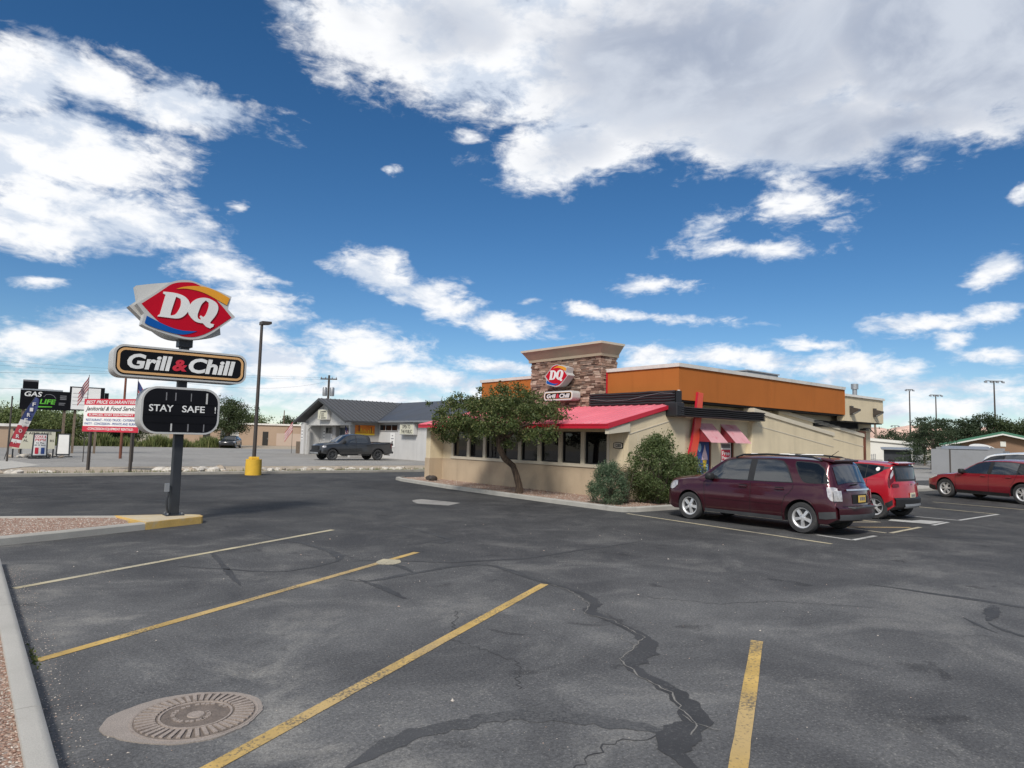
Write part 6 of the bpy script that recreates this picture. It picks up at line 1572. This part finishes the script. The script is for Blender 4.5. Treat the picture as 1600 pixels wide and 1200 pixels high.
# main roof: eave along y, same ridge height
mr = nb('main_roof', MB().hexa([(xm, 37.5, 3.06), (xv, 37.5, zr), (xv, yr, zr), (xm, ye0 + .02, 3.06), (xm, 37.5, 3.15), (xv, 37.5, zr + .1), (xv, yr, zr + .1), (xm, ye0 + .02, 3.15)])
   .hexa([(xv, 37.5, zr), (38.5, 37.5, 3.0), (38.5, yr, 3.0), (xv, yr, zr), (xv, 37.5, zr + .1), (38.5, 37.5, 3.1), (38.5, yr, 3.1), (xv, yr, zr + .1)]), 'roof_charcoal')
nb('gutter', MB().box(xm - .09, xm - .002, 37.5, ye0 - .1, 3.0, 3.14), 'grey_metal', mr)
nb('valley_flashing', MB().tube([(xm, ye0 + .05, 3.17), (xv, yr, zr + .12)], .035, 6), 'roof_rib', mr)
nb('wing_gutter', MB().box(xg, xm - .1, ye0 - .08, ye0 - .002, 2.94, 3.05), 'roof_charcoal', roofw)
# windows, doors
def nwin(x, y0, y1, z0, z1, n):
    f = nb('window', MB().prism([(y0, z0), (y1, z0), (y1, z1), (y0, z1)], x - .06, x + .02, 'x', [[(y0 + .06, z0 + .06), (y1 - .06, z0 + .06), (y1 - .06, z1 - .06), (y0 + .06, z1 - .06)]]), 'neighbour_grey')
    nb('pane', MB().box(x - .02, x + .004, y0 + .06, y1 - .06, z0 + .06, z1 - .06), 'glass_dark', f)
    for k in range(1, n): y = y0 + (y1 - y0) * k / n; nb('bar', MB().box(x - .045, x - .015, y - .03, y + .03, z0 + .06, z1 - .06), 'neighbour_grey', f)
nwin(28, 49.3, 52.4, 2.28, 2.86, 3)
nwin(26.6, 58.3, 60.4, 1.95, 2.6, 3)
d_ = nb('glass_door', MB().box(26.5, 26.598, 54.6, 57.3, 0, 2.5), 'pole_dark')
for y in (54.8, 56.0, 57.15): nb('door_stile', MB().box(26.46, 26.499, y - .05, y + .05, .05, 2.45), 'galv', d_)
nb('porch_wall_return', MB().box(26.2, 26.6, 57.4, 58.1, 0, 2.9), 'neighbour_grey')
# shop signs: built facing -y then turned to face -x
def sign_x(name, label, x, y, z, rz=-PI / 2): return thing(name, label, 'sign', (x, y, z), rz)
t = sign_x('public_sign', 'white box sign reading OPEN TO THE PUBLIC on the shop wall', 27.98, 47.3, 2.0)
obj('cabinet', MB().box(-1.12, 1.12, -.34, 0, 0, .93), 'neighbour_trim', t, world=False, bevel=.03)
obj('face', MB().box(-1.06, 1.06, -.352, -.341, .06, .87), 'board_cream', t, world=False)
obj('lettering', turn(text_mb('OPEN TO', .30, 1.25, .02), 0, (-.05, -.353, .5)), 'print_black', t, world=False)
obj('lettering', turn(text_mb('THE PUBLIC', .30, 1.72, .02), 0, (0, -.353, .12)), 'print_black', t, world=False)
t = sign_x('gable_sign', 'cream box sign on the porch gable', 25.37, 57.75, 3.18)
obj('cabinet', MB().box(-1.05, 1.05, -.35, 0, 0, .95), 'neighbour_trim', t, world=False, bevel=.03)
obj('face', MB().box(-1.0, 1.0, -.362, -.351, .05, .90), 'board_cream', t, world=False)
pr = MB().box(-.28, .75, -.37, -.361, .68, .77).box(-.28, .34, -.37, -.361, .49, .57).box(-.28, .34, -.37, -.361, .31, .39).box(-.28, .72, -.37, -.361, .13, .21)
obj('small_print', pr, 'print_black', t, world=False)
obj('emblem', MB().prism([(-.62, .12), (-.56, .12), (-.36, .80), (-.42, .80)], -.37, -.361, 'y'), 'print_black', t, world=False)
t = thing('shop_banner', 'orange and yellow fabric banner on the wing wall of the shop', 'banner', (26.65, 52.60, 1.9))
obj('cloth', MB().grid([[(-.92 + 1.84 * i / 12, -.02 - .015 * math.sin(i * 1.7), z) for z in (0, .28, .56, .84)] for i in range(13)]), 'banner_orange', t, world=False, smooth=True)
obj('yellow_edge', MB().box(-.92, .92, -.052, -.045, .0, .14), 'banner_yellow', t, world=False)
lt = MB()
for k in range(9): lt.box(-.78 + k * .18, -.70 + k * .18, -.055, -.045, .2, .2 + .12 + .3 * ((k * 37) % 5) / 5)
obj('lettering', lt, 'banner_yellow', t, world=False)
obj('dark_letters', MB().box(-.6, -.5, -.056, -.047, .3, .82).box(.55, .62, -.056, -.047, .2, .7), 'rust_steel', t, world=False)
for (x, y, z, w_, h_, lab) in ((27.995, 50.15, .95, .75, 1.2, 'white poster with a black machine silhouette right of the pickup cab'), (26.595, 58.9, .8, .7, 1.2, 'white poster with a black machine silhouette under the porch window')):
    t = thing('wall_poster', lab, 'poster', (x, y, z), -PI / 2)
    obj('sheet', MB().box(-w_ / 2, w_ / 2, -.02, 0, 0, h_), 'banner_white', t, world=False)
    obj('silhouette', MB().prism(smooth_poly([(-.2, .12), (.2, .12), (.16, .28), (.06, .32), (.1, .5), (-.08, .52), (-.1, .34), (-.18, .3)]), -.026, -.018, 'y'), 'print_black', t, world=False)
    obj('print', MB().box(-.22, .22, -.026, -.018, .68, .75).box(-.1, .1, -.026, -.018, .92, 1.0), 'print_grey', t, world=False)
for (y, lab) in ((60.75, 'narrow notice sheet beside the porch post'), (62.1, 'narrow notice sheets at the far left end of the shop wall')):
    t = thing('wall_notice', lab, 'notice', (24.99 if y > 61.5 else 26.595, y, 1.0), -PI / 2)
    obj('sheet', MB().box(-.22, .22, -.02, 0, .35, 1.35), 'banner_white', t, world=False)
    obj('print', MB().box(-.15, .15, -.026, -.018, 1.1, 1.2).box(-.15, .15, -.026, -.018, .8, .9).box(-.15, .15, -.026, -.018, .5, .6), 'print_grey', t, world=False)
t = thing('pallet', 'dark wooden pallet leaning at the left end of the shop', 'pallet', (25.1, 63.2, 0), 0)
for k in range(5): obj('slat', MB().box(0, .06, -.55 + k * .24, -.37 + k * .24, 0, 1.15), 'wood_pole', t, world=False)
for z in (.1, .55, 1.0): obj('rail', MB().box(.062, .14, -.55, .59, z, z + .1), 'wood_pole', t, world=False)
t = thing('white_bin', 'small white box standing by the shop door', 'box', (26.0, 56.2, 0))
obj('box_body', MB().hexa([(-.2, -.2, 0), (.2, -.2, 0), (.2, .2, 0), (-.2, .2, 0), (-.24, -.24, 1.15), (.24, -.24, 1.15), (.24, .24, 1.15), (-.24, .24, 1.15)]), 'white_paint', t, world=False, bevel=.02)
obj('lid', MB().box(-.26, .26, -.26, .26, 1.155, 1.2), 'white_paint', t, world=False)

def flag(name, label, loc, rz, L, H, pole_h, droop, stripes=7):
    """stars-and-stripes hanging from a staff"""
    t = thing(name, label, 'flag', loc, rz)
    obj('staff', MB().tube([(0, 0, 0), (0, 0, pole_h)], [.025, .015], 6), 'pole_bronze', t, world=False)
    def P(u, v):      # u along the fly, v down the hoist
        return (u * L * (1 - droop * .75), .05 * math.sin(u * 9 + v * 2), pole_h - .06 - v * H - u * L * droop)
    for k in range(stripes):
        v0, v1 = k / stripes, (k + 1) / stripes
        obj('stripe', MB().grid([[P(i / 12, v0), P(i / 12, v1)] for i in range(13)]), 'flag_red' if k % 2 == 0 else 'flag_white', t, world=False, smooth=True)
    obj('canton', MB().grid([[tuple(np.add(P(i / 12, 0), (0, e, 0))) for e in (-.012,)] + [tuple(np.add(P(i / 12, .54), (0, -.012, 0)))] for i in range(6)]), 'flag_blue', t, world=False)
    return t
flag('porch_flag', 'striped flag hanging from the left eave corner of the shop', (24.6, 63.6, 0), R(150), 1.5, .9, 3.1, .72)
flag('hanging_flag', 'small striped flag drooping under the porch by the shop door', (25.6, 54.2, 0), R(-60), 1.1, .7, 2.75, .7)

# ---------------------------------------------------------------- signs on the left
def board(name, label, loc, rz): return thing(name, label, 'sign', loc, rz)
B1 = board('banner_sign', 'red and white supplier banner sign on two dark posts', (5.12, 34.65, 0), R(-57.1))
for x in (-1.22, 1.22): obj('post', MB().box(x - .05, x + .05, .0, .10, -.05, 3.1), 'pole_bronze', B1, world=False)
pn = obj('panel', MB().box(-1.62, 1.62, -.03, -.001, 1.72, 3.2), 'banner_white', B1, world=False)
obj('red_header', MB().box(-1.62, 1.62, -.037, -.029, 2.93, 3.2), 'banner_red', pn, world=False)
obj('red_footer', MB().box(-1.64, 1.62, -.037, -.029, 1.72, 1.97), 'banner_red', pn, world=False)
obj('red_lozenge', MB().prism(rrect(-1.4, 1.4, 2.40, 2.55, .07), -.037, -.029, 'y'), 'banner_red', pn, world=False)
for txt, z, h, w_, m, sh in (('BEST PRICE GUARANTEED', 2.98, .15, 3.0, 'letter_white', .25), ('Janitorial & Food Service', 2.61, .25, 3.05, 'print_black', .35), ('SUPPLIES AND EQUIPMENT', 2.425, .10, 2.6, 'letter_white', 0),
                        ('RESTAURANT - FOOD TRUCK - CATERING', 2.20, .105, 2.9, 'print_blue', 0), ('PARTY - CONCESSION - PRIVATE AND RURAL', 2.03, .105, 3.05, 'print_blue', 0), ('-CONCESSION EQUIPMENT RENTALS-', 1.78, .13, 2.7, 'letter_white', 0)):
    obj('lettering', turn(text_mb(txt, h, w_, .014, sh), 0, (0, -.038 if m == 'letter_white' else -.031, z)), m, pn, world=False)
B2 = board('billboard', 'black roadside billboard with white and green lettering', (4.6, 60.0, 0), R(-3))
for x in (-1.3, 1.2): obj('post', MB().box(x - .09, x + .09, .1, .28, 0, 4.5), 'wood_pole', B2, world=False)
p_ = obj('panel', MB().box(-1.55, 1.55, -.02, .1, 3.16, 4.55), 'sign_black', B2, world=False)
obj('top_trim', MB().box(-1.55, 1.0, -.04, .1, 4.555, 4.66), 'galv', p_, world=False)
obj('lettering', turn(text_mb('GAS', .36, 1.05, .02, .15), 0, (-.78, -.022, 4.1)), 'letter_white', p_, world=False)
obj('lettering', turn(text_mb('LIFE', .36, .98, .03, .15), 0, (.12, -.022, 3.58)), 'print_green', p_, world=False)
obj('underline', MB().prism([(-.9, 3.3), (.4, 3.36), (.4, 3.42), (-.9, 3.42)], -.03, -.019, 'y'), 'print_green', p_, world=False)
obj('emblem', MB().tube([(-.15, -.03, 4.1), (0, -.03, 4.28), (.25, -.03, 4.3), (.45, -.03, 4.22), (.6, -.03, 4.02)], .022, 5), 'print_grey', p_, world=False)
obj('small_print', MB().box(.85, 1.25, -.03, -.019, 4.2, 4.26).box(.85, 1.25, -.03, -.019, 4.06, 4.14).box(.85, 1.25, -.03, -.019, 3.95, 4.02).box(.8, 1.2, -.03, -.019, 3.66, 3.72).box(.8, 1.15, -.03, -.019, 3.54, 3.6), 'print_grey', p_, world=False)
B3 = board('price_box', 'small black price box standing on top of the black billboard', (3.62, 60.0, 4.6), 0)
obj('box', MB().box(-.46, .46, -.02, .2, .06, .68), 'sign_black', B3, world=False); obj('lid', MB().box(-.46, .46, -.03, .2, .58, .70), 'print_grey', B3, world=False)
B4 = board('white_billboard', 'white panel cabinet with dark frame right of the black billboard', (7.1, 59.55, 0), R(-9))
for x in (-.7, .7): obj('post', MB().box(x - .08, x + .08, .2, .36, 0, 3.4), 'wood_pole', B4, world=False)
p_ = obj('frame', MB().box(-1.12, 1.12, 0, .35, 3.2, 4.98), 'sign_black', B4, world=False)
obj('panel', MB().box(-.98, .86, -.012, .0, 3.28, 4.90), 'banner_white', p_, world=False)
for k in range(4): obj('letter_track', MB().box(-.9, .1, -.022, -.011, 3.62 + k * .28, 3.64 + k * .28), 'print_grey', p_, world=False)
obj('side_box', MB().box(1.13, 1.4, .1, .3, 4.1, 4.6), 'sign_black', p_, world=False)
obj('back_cabinet', MB().box(1.3, 2.0, .5, .8, 3.2, 3.7), 'brown_stucco', p_, world=False)
B5 = board('letter_board', 'low cream letter board with black lettering and black top rail', (3.42, 50.2, 0), R(-2))
for x in (-1.0, 1.0): obj('leg', MB().box(x - .04, x + .04, .0, .08, 0, 1.0), 'pole_dark', B5, world=False)
p_ = obj('panel', MB().box(-1.06, 1.06, -.05, 0, .55, 1.62), 'board_cream', B5, world=False)
obj('top_rail', MB().box(-1.06, 1.36, -.08, .05, 1.625, 1.76), 'pole_dark', p_, world=False)
for txt, x, z, w_ in (('PINK AIRPLANES', 0, 1.42, 1.7), ('IN', -.5, 1.2, .22), ('AL', -.42, .98, .24), ('RS', .9, .98, .2)):
    obj('lettering', turn(text_mb(txt, .14, w_, .012), 0, (x, -.052, z)), 'print_black', p_, world=False)
def aframe(label, loc, rz, printed):
    t = board('sandwich_board', label, loc, rz)
    f = obj('frame', MB().prism([(-.40, .12), (.40, .12), (.36, 1.5), (-.36, 1.5)], -.03, .03, 'y', [[(-.33, .2), (.33, .2), (.30, 1.44), (-.30, 1.44)]]), 'pole_dark', t, world=False)
    obj('panel', MB().box(-.33, .33, -.012, .012, .2, 1.45), 'banner_white', t, world=False)
    obj('foot', MB().box(-.55, .55, -.05, .05, .0, .06), 'pole_dark', t, world=False)
    for x in (-.36, .34): obj('leg', MB().box(x, x + .04, -.03, .03, .06, .2), 'pole_dark', t, world=False)
    if printed:
        for txt, z, h, w_, m in (('COKE &', 1.24, .14, .56, 'banner_red'), ('PEPSI', 1.04, .15, .5, 'banner_red'), ('12 Pks', .89, .09, .4, 'print_black'), ('$5.99 Each', .76, .08, .54, 'print_black')):
            obj('lettering', turn(text_mb(txt, h, w_, .015), 0, (0, -.014, z)), m, t, world=False)
        obj('red_can', MB().prism(rrect(-.24, -.06, .28, .66, .03), -.02, -.011, 'y'), 'banner_red', t, world=False)
        obj('blue_can', MB().prism(rrect(.06, .24, .28, .66, .03), -.02, -.011, 'y'), 'print_blue', t, world=False)
    return t
aframe('black-framed sandwich board advertising cans, nearest of the street signs', (3.65, 49.0, 0), R(-8), True)
aframe('plain white sandwich board behind the can advertisement', (3.2, 51.6, 0), R(20), False)
aframe('plain sandwich board at the right end of the letter board', (5.1, 51.9, 0), R(-25), False)
FF = thing('feather_flag', 'leaning red, white and blue feather flag with white letters', 'flag', (2.2, 48.0, 0), R(-4))
obj('staff', MB().tube([(-.25, .03, 0), (.0, .03, 1.2), (.5, .03, 2.7), (.95, .03, 3.6)], .02, 6), 'pole_dark', FF, world=False)
Lf = [(-.12, .75), (.02, 1.3), (.35, 2.3), (.72, 3.2), (.98, 3.62)]; Rt = [(.38, .65), (.52, 1.2), (.85, 2.2), (1.12, 3.0), (1.16, 3.5)]
def fl(t0, t1, m, nm):
    rows = []
    for k in range(9):
        t = t0 + (t1 - t0) * k / 8; i = min(int(t * 4), 3); f = t * 4 - i
        a = [Lf[i][j] + (Lf[i + 1][j] - Lf[i][j]) * f for j in (0, 1)]; b = [Rt[i][j] + (Rt[i + 1][j] - Rt[i][j]) * f for j in (0, 1)]
        rows.append([(a[0] + (b[0] - a[0]) * q / 4, .03 * math.sin(q + t * 9), a[1] + (b[1] - a[1]) * q / 4) for q in range(5)])
    obj(nm, MB().grid(rows), m, FF, world=False, smooth=True)
fl(0, .12, 'flag_red', 'red_field'); fl(.12, .2, 'flag_white', 'white_field'); fl(.2, .42, 'flag_red', 'red_field'); fl(.42, .5, 'flag_white', 'white_field'); fl(.5, 1, 'flag_blue', 'blue_field')
for k, ch in enumerate('FIREWORK'):
    z = 3.08 - k * .31; x = .95 - k * .108
    obj('letter', turn(text_mb(ch, .21, .16, .02), 0, (x - .02, -.05, z)), 'flag_white', FF, world=False)
flag('street_flag', 'striped flag on a thin staff before the white billboard panel', (5.35, 44.6, 0), R(-160), 1.25, .75, 4.9, .8)
flag('street_flag', 'striped flag peeking out above the message panel of the pole sign', (7.75, 44.2, 0), R(-20), 1.4, .9, 4.8, .75)

# ---------------------------------------------------------------- poles and wires
def upole(label, loc, h, r, arms=(), transformer=False, m='wood_pole', cat='pole', rz=0, lean=(0, 0)):
    t = thing('utility_pole', label, cat, loc, rz)
    obj('pole', MB().tube([(0, 0, -.3), (lean[0] * .5, lean[1] * .5, h * .5), (*lean, h)], [r, r * .85, r * .7], 8), m, t, world=False, smooth=True)
    for z, w_ in arms:
        obj('crossarm', MB().box(-w_, w_, -.14, -.04, z - .07, z + .07), m, t, world=False)
        for x in (-w_ * .9, -w_ * .4, w_ * .4, w_ * .9): obj('insulator', MB().lathe([(.05, 0), (.07, .1), (.03, .18), (0, .2)], 8, 'z', (x, -.09, z + .07)), 'galv', t, world=False)
    if transformer:
        for x in (-.42, .42): obj('transformer', MB().lathe([(0, -.5), (.24, -.5), (.26, -.4), (.26, .4), (.2, .5), (0, .52)], 12, 'z', (x, 0, h - 1.9)), 'grey_metal', t, world=False, smooth=True)
    return t
upole('wooden utility pole with transformers rising behind the grey-roofed shop', (32.3, 73.2, 0), 8.7, .17, ((8.25, .95),), True, m='pole_bronze', rz=R(-39))
upole('brown steel post rising behind the red and white banner', (7.95, 49.4, 0), 5.6, .09, m='rust_steel')
upole('thin dark pole at the far left beside the feather flag', (1.95, 45.0, 0), 3.5, .05, m='pole_bronze')
upole('leaning wooden pole at the restaurant rear corner', (93, 38.2, 0), 5.6, .18, ((5.3, .7),), rz=R(-39), lean=(-.35, 0))
upole('thin distant pole above the brown building roof', (44, 118, 0), 6.0, .12, m='wood_pole')
def mast(label, loc, h, n, w_):
    t = thing('stadium_mast', label, 'lamp post', loc, R(-39))
    obj('pole', MB().tube([(0, 0, -.3), (0, 0, h)], [.22, .13], 8), 'pole_bronze', t, world=False, smooth=True)
    obj('crossarm', MB().box(-w_, w_, -.06, .06, h - .07, h + .07), 'pole_bronze', t, world=False)
    for k in range(n):
        x = -w_ + 2 * w_ * k / (n - 1)
        obj('floodlight', MB().hexa([(x - .24, -.35, h - .5), (x + .24, -.35, h - .5), (x + .18, .2, h - .3), (x - .18, .2, h - .3), (x - .24, -.28, h - .08), (x + .24, -.28, h - .08), (x + .18, .2, h - .08), (x - .18, .2, h - .08)]), 'grey_metal', t, world=False)
mast('tall floodlight mast with short arms just right of the restaurant', (187.7, 69.1, 0), 17.2, 3, .9)
mast('floodlight mast with wide arms, second from the restaurant', (199, 66.9, 0), 16.4, 4, 1.5)
mast('tallest floodlight mast with four lamps at the far right', (173.8, 47.0, 0), 17.2, 4, 1.9)
mast('short distant lamp mast low over the trailer roof', (240, 93, 0), 9.6, 2, 1.2)
mast('short distant lamp mast between the two middle floodlight masts', (250, 84.5, 0), 11.5, 2, 1.0)
for k, (a, b, sag) in enumerate((((-40, 80, 9.6), (32.3, 73.2, 8.4), 1.2), ((-40, 80, 9.0), (32.3, 73.2, 8.2), 1.2), ((-30, 62, 6.0), (7.95, 49.4, 5.5), .8), ((-30, 64, 5.2), (5.0, 60, 4.7), .5), ((7.95, 49.4, 5.5), (32.3, 73.2, 8.0), .9))):
    a, b = Vector(a), Vector(b); pts = [a.lerp(b, i / 14) - Vector((0, 0, sag * 4 * (i / 14) * (1 - i / 14))) for i in range(15)]
    tag(obj('overhead_wire', MB().tube(pts, .009, 4), 'pole_dark'), ['upper long overhead wire crossing the sky left of the pole sign', 'lower long overhead wire crossing the sky left of the pole sign', 'overhead wire dropping to the brown steel post', 'overhead wire ending at the black billboard', 'overhead wire from the brown post towards the transformer pole'][k], 'wire', 'overhead wires')

# ---------------------------------------------------------------- far buildings
def flat_building(name, label, loc, rz, w_, d, h, m, extra=None):
    t = thing(name, label, 'building', loc, rz)
    obj('wall', MB().box(-w_ / 2, w_ / 2, 0, d, 0, h), m, t, world=False)
    obj('roof', MB().box(-w_ / 2 - .2, w_ / 2 + .2, -.2, d + .2, h + .002, h + .25), 'coping_white', t, world=False)
    if extra: extra(t)
    return t
def ex1(t):
    obj('pale_panel', MB().box(1.0, 4.6, -.06, -.002, .0, 1.9), 'brown_stucco_pale', t, world=False)
    dd = obj('door', MB().box(-1.0, -.2, -.05, -.002, 0, 2.1), 'soffit_dark', t, world=False)
    obj('handle', MB().box(-.32, -.27, -.08, -.05, .95, 1.1), 'galv', dd, world=False)
    obj('garage_door', MB().box(-5.6, -4.4, -.05, -.002, 0, 2.2), 'mobile_white', t, world=False)
    obj('garage_door', MB().box(-7.4, -6.3, -.05, -.002, 0, 2.3), 'mobile_white', t, world=False)
flat_building('brown_flat_building', 'long flat-roofed brown stucco building beyond the dirt lot', (36.5, 103.5, 0), R(-20), 13.5, 8, 3.1, 'brown_stucco', ex1)
flat_building('low_brown_building', 'small low orange-brown building left of the round olive tree', (25.5, 102.0, 0), R(-16), 6.5, 5, 2.2, 'brown_stucco', lambda t: obj('door', MB().box(1, 1.9, -.05, -.002, 0, 1.9), 'soffit_dark', t, world=False))
flat_building('low_red_building', 'low red-brown building with a pale notice at the left edge', (0.5, 76, 0), R(-5), 7, 6, 1.9, 'brown_stucco', lambda t: obj('notice', MB().box(.6, 1.8, -.06, -.002, .7, 1.3), 'banner_white', t, world=False))
def gabled(name, label, loc, rz, w_, d, eave, ridge, wallm, roofm, over=.5, extra=None):
    t = thing(name, label, 'building', loc, rz)
    obj('wall', MB().prism([(-w_ / 2, 0), (w_ / 2, 0), (w_ / 2, eave), (0, ridge - .05), (-w_ / 2, eave)], 0, d, 'y'), wallm, t, world=False)
    s_ = (ridge - eave) / (w_ / 2); e = w_ / 2 + over; ze = ridge - s_ * e
    r = obj('roof', MB().prism([(-e, ze), (0, ridge), (e, ze), (e, ze + .30), (0, ridge + .30), (-e, ze + .30)], -over, d + over, 'y'), roofm, t, world=False)
    obj('barge_board', MB().prism([(-e, ze - .06), (0, ridge - .06), (e, ze - .06), (e, ze + .08), (0, ridge + .08), (-e, ze + .08)], -over - .04, -over - .003, 'y'), 'mobile_white', r, world=False)
    if extra: extra(t)
    return t
gabled('green_roof_building', 'brown gabled building with green roof behind the grey enclosure', (80.5, 21.2, 0), R(-72), 9.6, 12, 2.35, 3.55, 'building_brown', 'roof_green', .6, lambda t: obj('gable_vent', MB().box(-.2, .25, -.05, -.002, 2.35, 2.85), 'mobile_white', t, world=False))
gabled('green_roof_building', 'second brown gabled building with green roof at the right edge', (96, 19.2, 0), R(-72), 11.0, 14, 3.0, 4.15, 'building_brown', 'roof_green', .6, lambda t: obj('flue', MB().lathe([(.12, 3.6), (.12, 4.6), (0, 4.6)], 8, 'z', (-.8, 1.5, 0)), 'mobile_white', t, world=False))
def ex2(t):
    for x in (2.6, 4.9):
        f = obj('window', MB().box(x - .45, x + .45, -.05, -.002, 1.15, 2.0), 'grey_metal', t, world=False); obj('pane', MB().box(x - .37, x + .37, -.06, -.051, 1.22, 1.93), 'glass_dark', f, world=False)
    obj('skirting', MB().box(-6, 6, -.03, -.002, 0, .5), 'neighbour_grey', t, world=False)
gabled('white_trailer', 'white mobile home beyond the restaurant rear corner', (88.0, 37.0, 0), R(-67), 12, 5, 2.35, 2.85, 'mobile_white', 'mobile_white', .15, ex2)
t = thing('dark_shed', 'small dark open shed in front of the juniper', 'shed', (80.5, 31.0, 0), R(-67))
obj('wall', MB().box(-1.3, 1.3, .2, 2.2, 0, 1.75), 'pole_dark', t, world=False)
obj('roof', MB().hexa([(-1.6, -.3, 1.75), (1.6, -.3, 1.75), (1.6, 2.4, 1.95), (-1.6, 2.4, 1.95), (-1.6, -.3, 1.85), (1.6, -.3, 1.85), (1.6, 2.4, 2.05), (-1.6, 2.4, 2.05)]), 'grey_metal', t, world=False)
for x in (-1.4, 1.4): obj('post', MB().box(x - .06, x + .06, -.2, -.08, 0, 1.75), 'mobile_white', t, world=False)
# grey steel enclosure
EN = thing('steel_enclosure', 'grey steel-panelled enclosure with a dark joint behind the red crossover', 'enclosure', (60.2, 18.3, 0), R(-73))
obj('panel', MB().box(-2.25, -1.05, -.05, .05, 0, 1.93), 'enclosure_grey', EN, world=False)
obj('panel', MB().box(-.95, 2.25, -.05, .05, 0, 1.90), 'enclosure_grey', EN, world=False)
obj('post', MB().box(-1.05, -.95, -.07, .07, 0, 1.92), 'pole_bronze', EN, world=False)
obj('end_panel', MB().hexa([(2.26, -.05, 0), (2.36, -.05, 0), (2.9, 3, 0), (2.8, 3, 0), (2.26, -.05, 1.88), (2.36, -.05, 1.88), (2.9, 3, 1.88), (2.8, 3, 1.88)]), 'enclosure_grey', EN, world=False)
obj('back_panel', MB().box(-2.0, 2.6, 2.9, 3.0, 0, 2.1), 'enclosure_grey', EN, world=False)
obj('lid', MB().hexa([(-1.6, .3, 1.95), (1.6, .3, 1.95), (1.6, 2.8, 2.15), (-1.6, 2.8, 2.15), (-1.5, .4, 2.0), (1.5, .4, 2.0), (1.5, 2.7, 2.22), (-1.5, 2.7, 2.22)]), 'grey_metal', EN, world=False)
t = thing('white_hood', 'white rounded vehicle hood showing above the grey enclosure', 'vehicle', (66.5, 19.0, 0), R(-73))
obj('cab', MB().prism(smooth_poly([(-1.0, 0), (1.2, 0), (1.2, 1.9), (.7, 2.25), (.1, 2.45), (-.7, 2.45), (-1.0, 2.2)], 2, 70), 0, 1.6, 'y'), 'paint_white', t, world=False, smooth=40)
obj('window', MB().prism([(.45, 1.85), (1.05, 1.85), (1.0, 2.02), (.62, 2.2)], -.02, -.002, 'y'), 'glass_dark', t, world=False)
# wire fence along the side road
FN = thing('wire_fence', 'low wire fence with metal posts along the dry grass strip', 'fence', (70, 27.5, 0), 0)
fp = [(58 + k * 2.4, 25.6 + k * .82) for k in range(10)]
for x, y in fp: obj('post', MB().tube([(x, y, 0), (x, y, 1.25)], .035, 6), 'grey_metal', FN)
for z in (.35, .75, 1.15): obj('wire', MB().tube([(x, y, z) for x, y in fp], .012, 4), 'grey_metal', FN)
# distant land
def ridge(name, pts, z_fn, depth, m):
    mb = MB(); top = []; n = len(pts); rows = []
    for i, (x, y) in enumerate(pts):
        h = z_fn(i); d = Vector((x, y)).normalized()
        rows.append([(x - d.x * depth * q, y - d.y * depth * q, h * f) for q, f in ((1.0, -.02), (.7, .25), (.45, .5), (.3, .8), (.12, .97), (-.5, .9))])
    return struct(name, mb.grid(rows), m, smooth=60)
gm = random.Random(9)
ps = [(3000 * math.sin(a), 3000 * math.cos(a)) for a in np.linspace(1.13, 1.50, 60)]
hz = [95 + 8 * math.sin(i * .5) + gm.uniform(-4, 4) - .35 * i for i in range(60)]
ridge('mesa', ps, lambda i: hz[i], 420, 'mesa_rock')
ps = [(1500 * math.sin(a), 1500 * math.cos(a)) for a in np.linspace(-.5, .22, 50)]
hz2 = [37 + 4 * math.sin(i * .35) + gm.uniform(-1, 1) - max(0, i - 34) * 1.6 for i in range(50)]
ridge('hills', ps, lambda i: hz2[i], 300, 'hill_scrub')
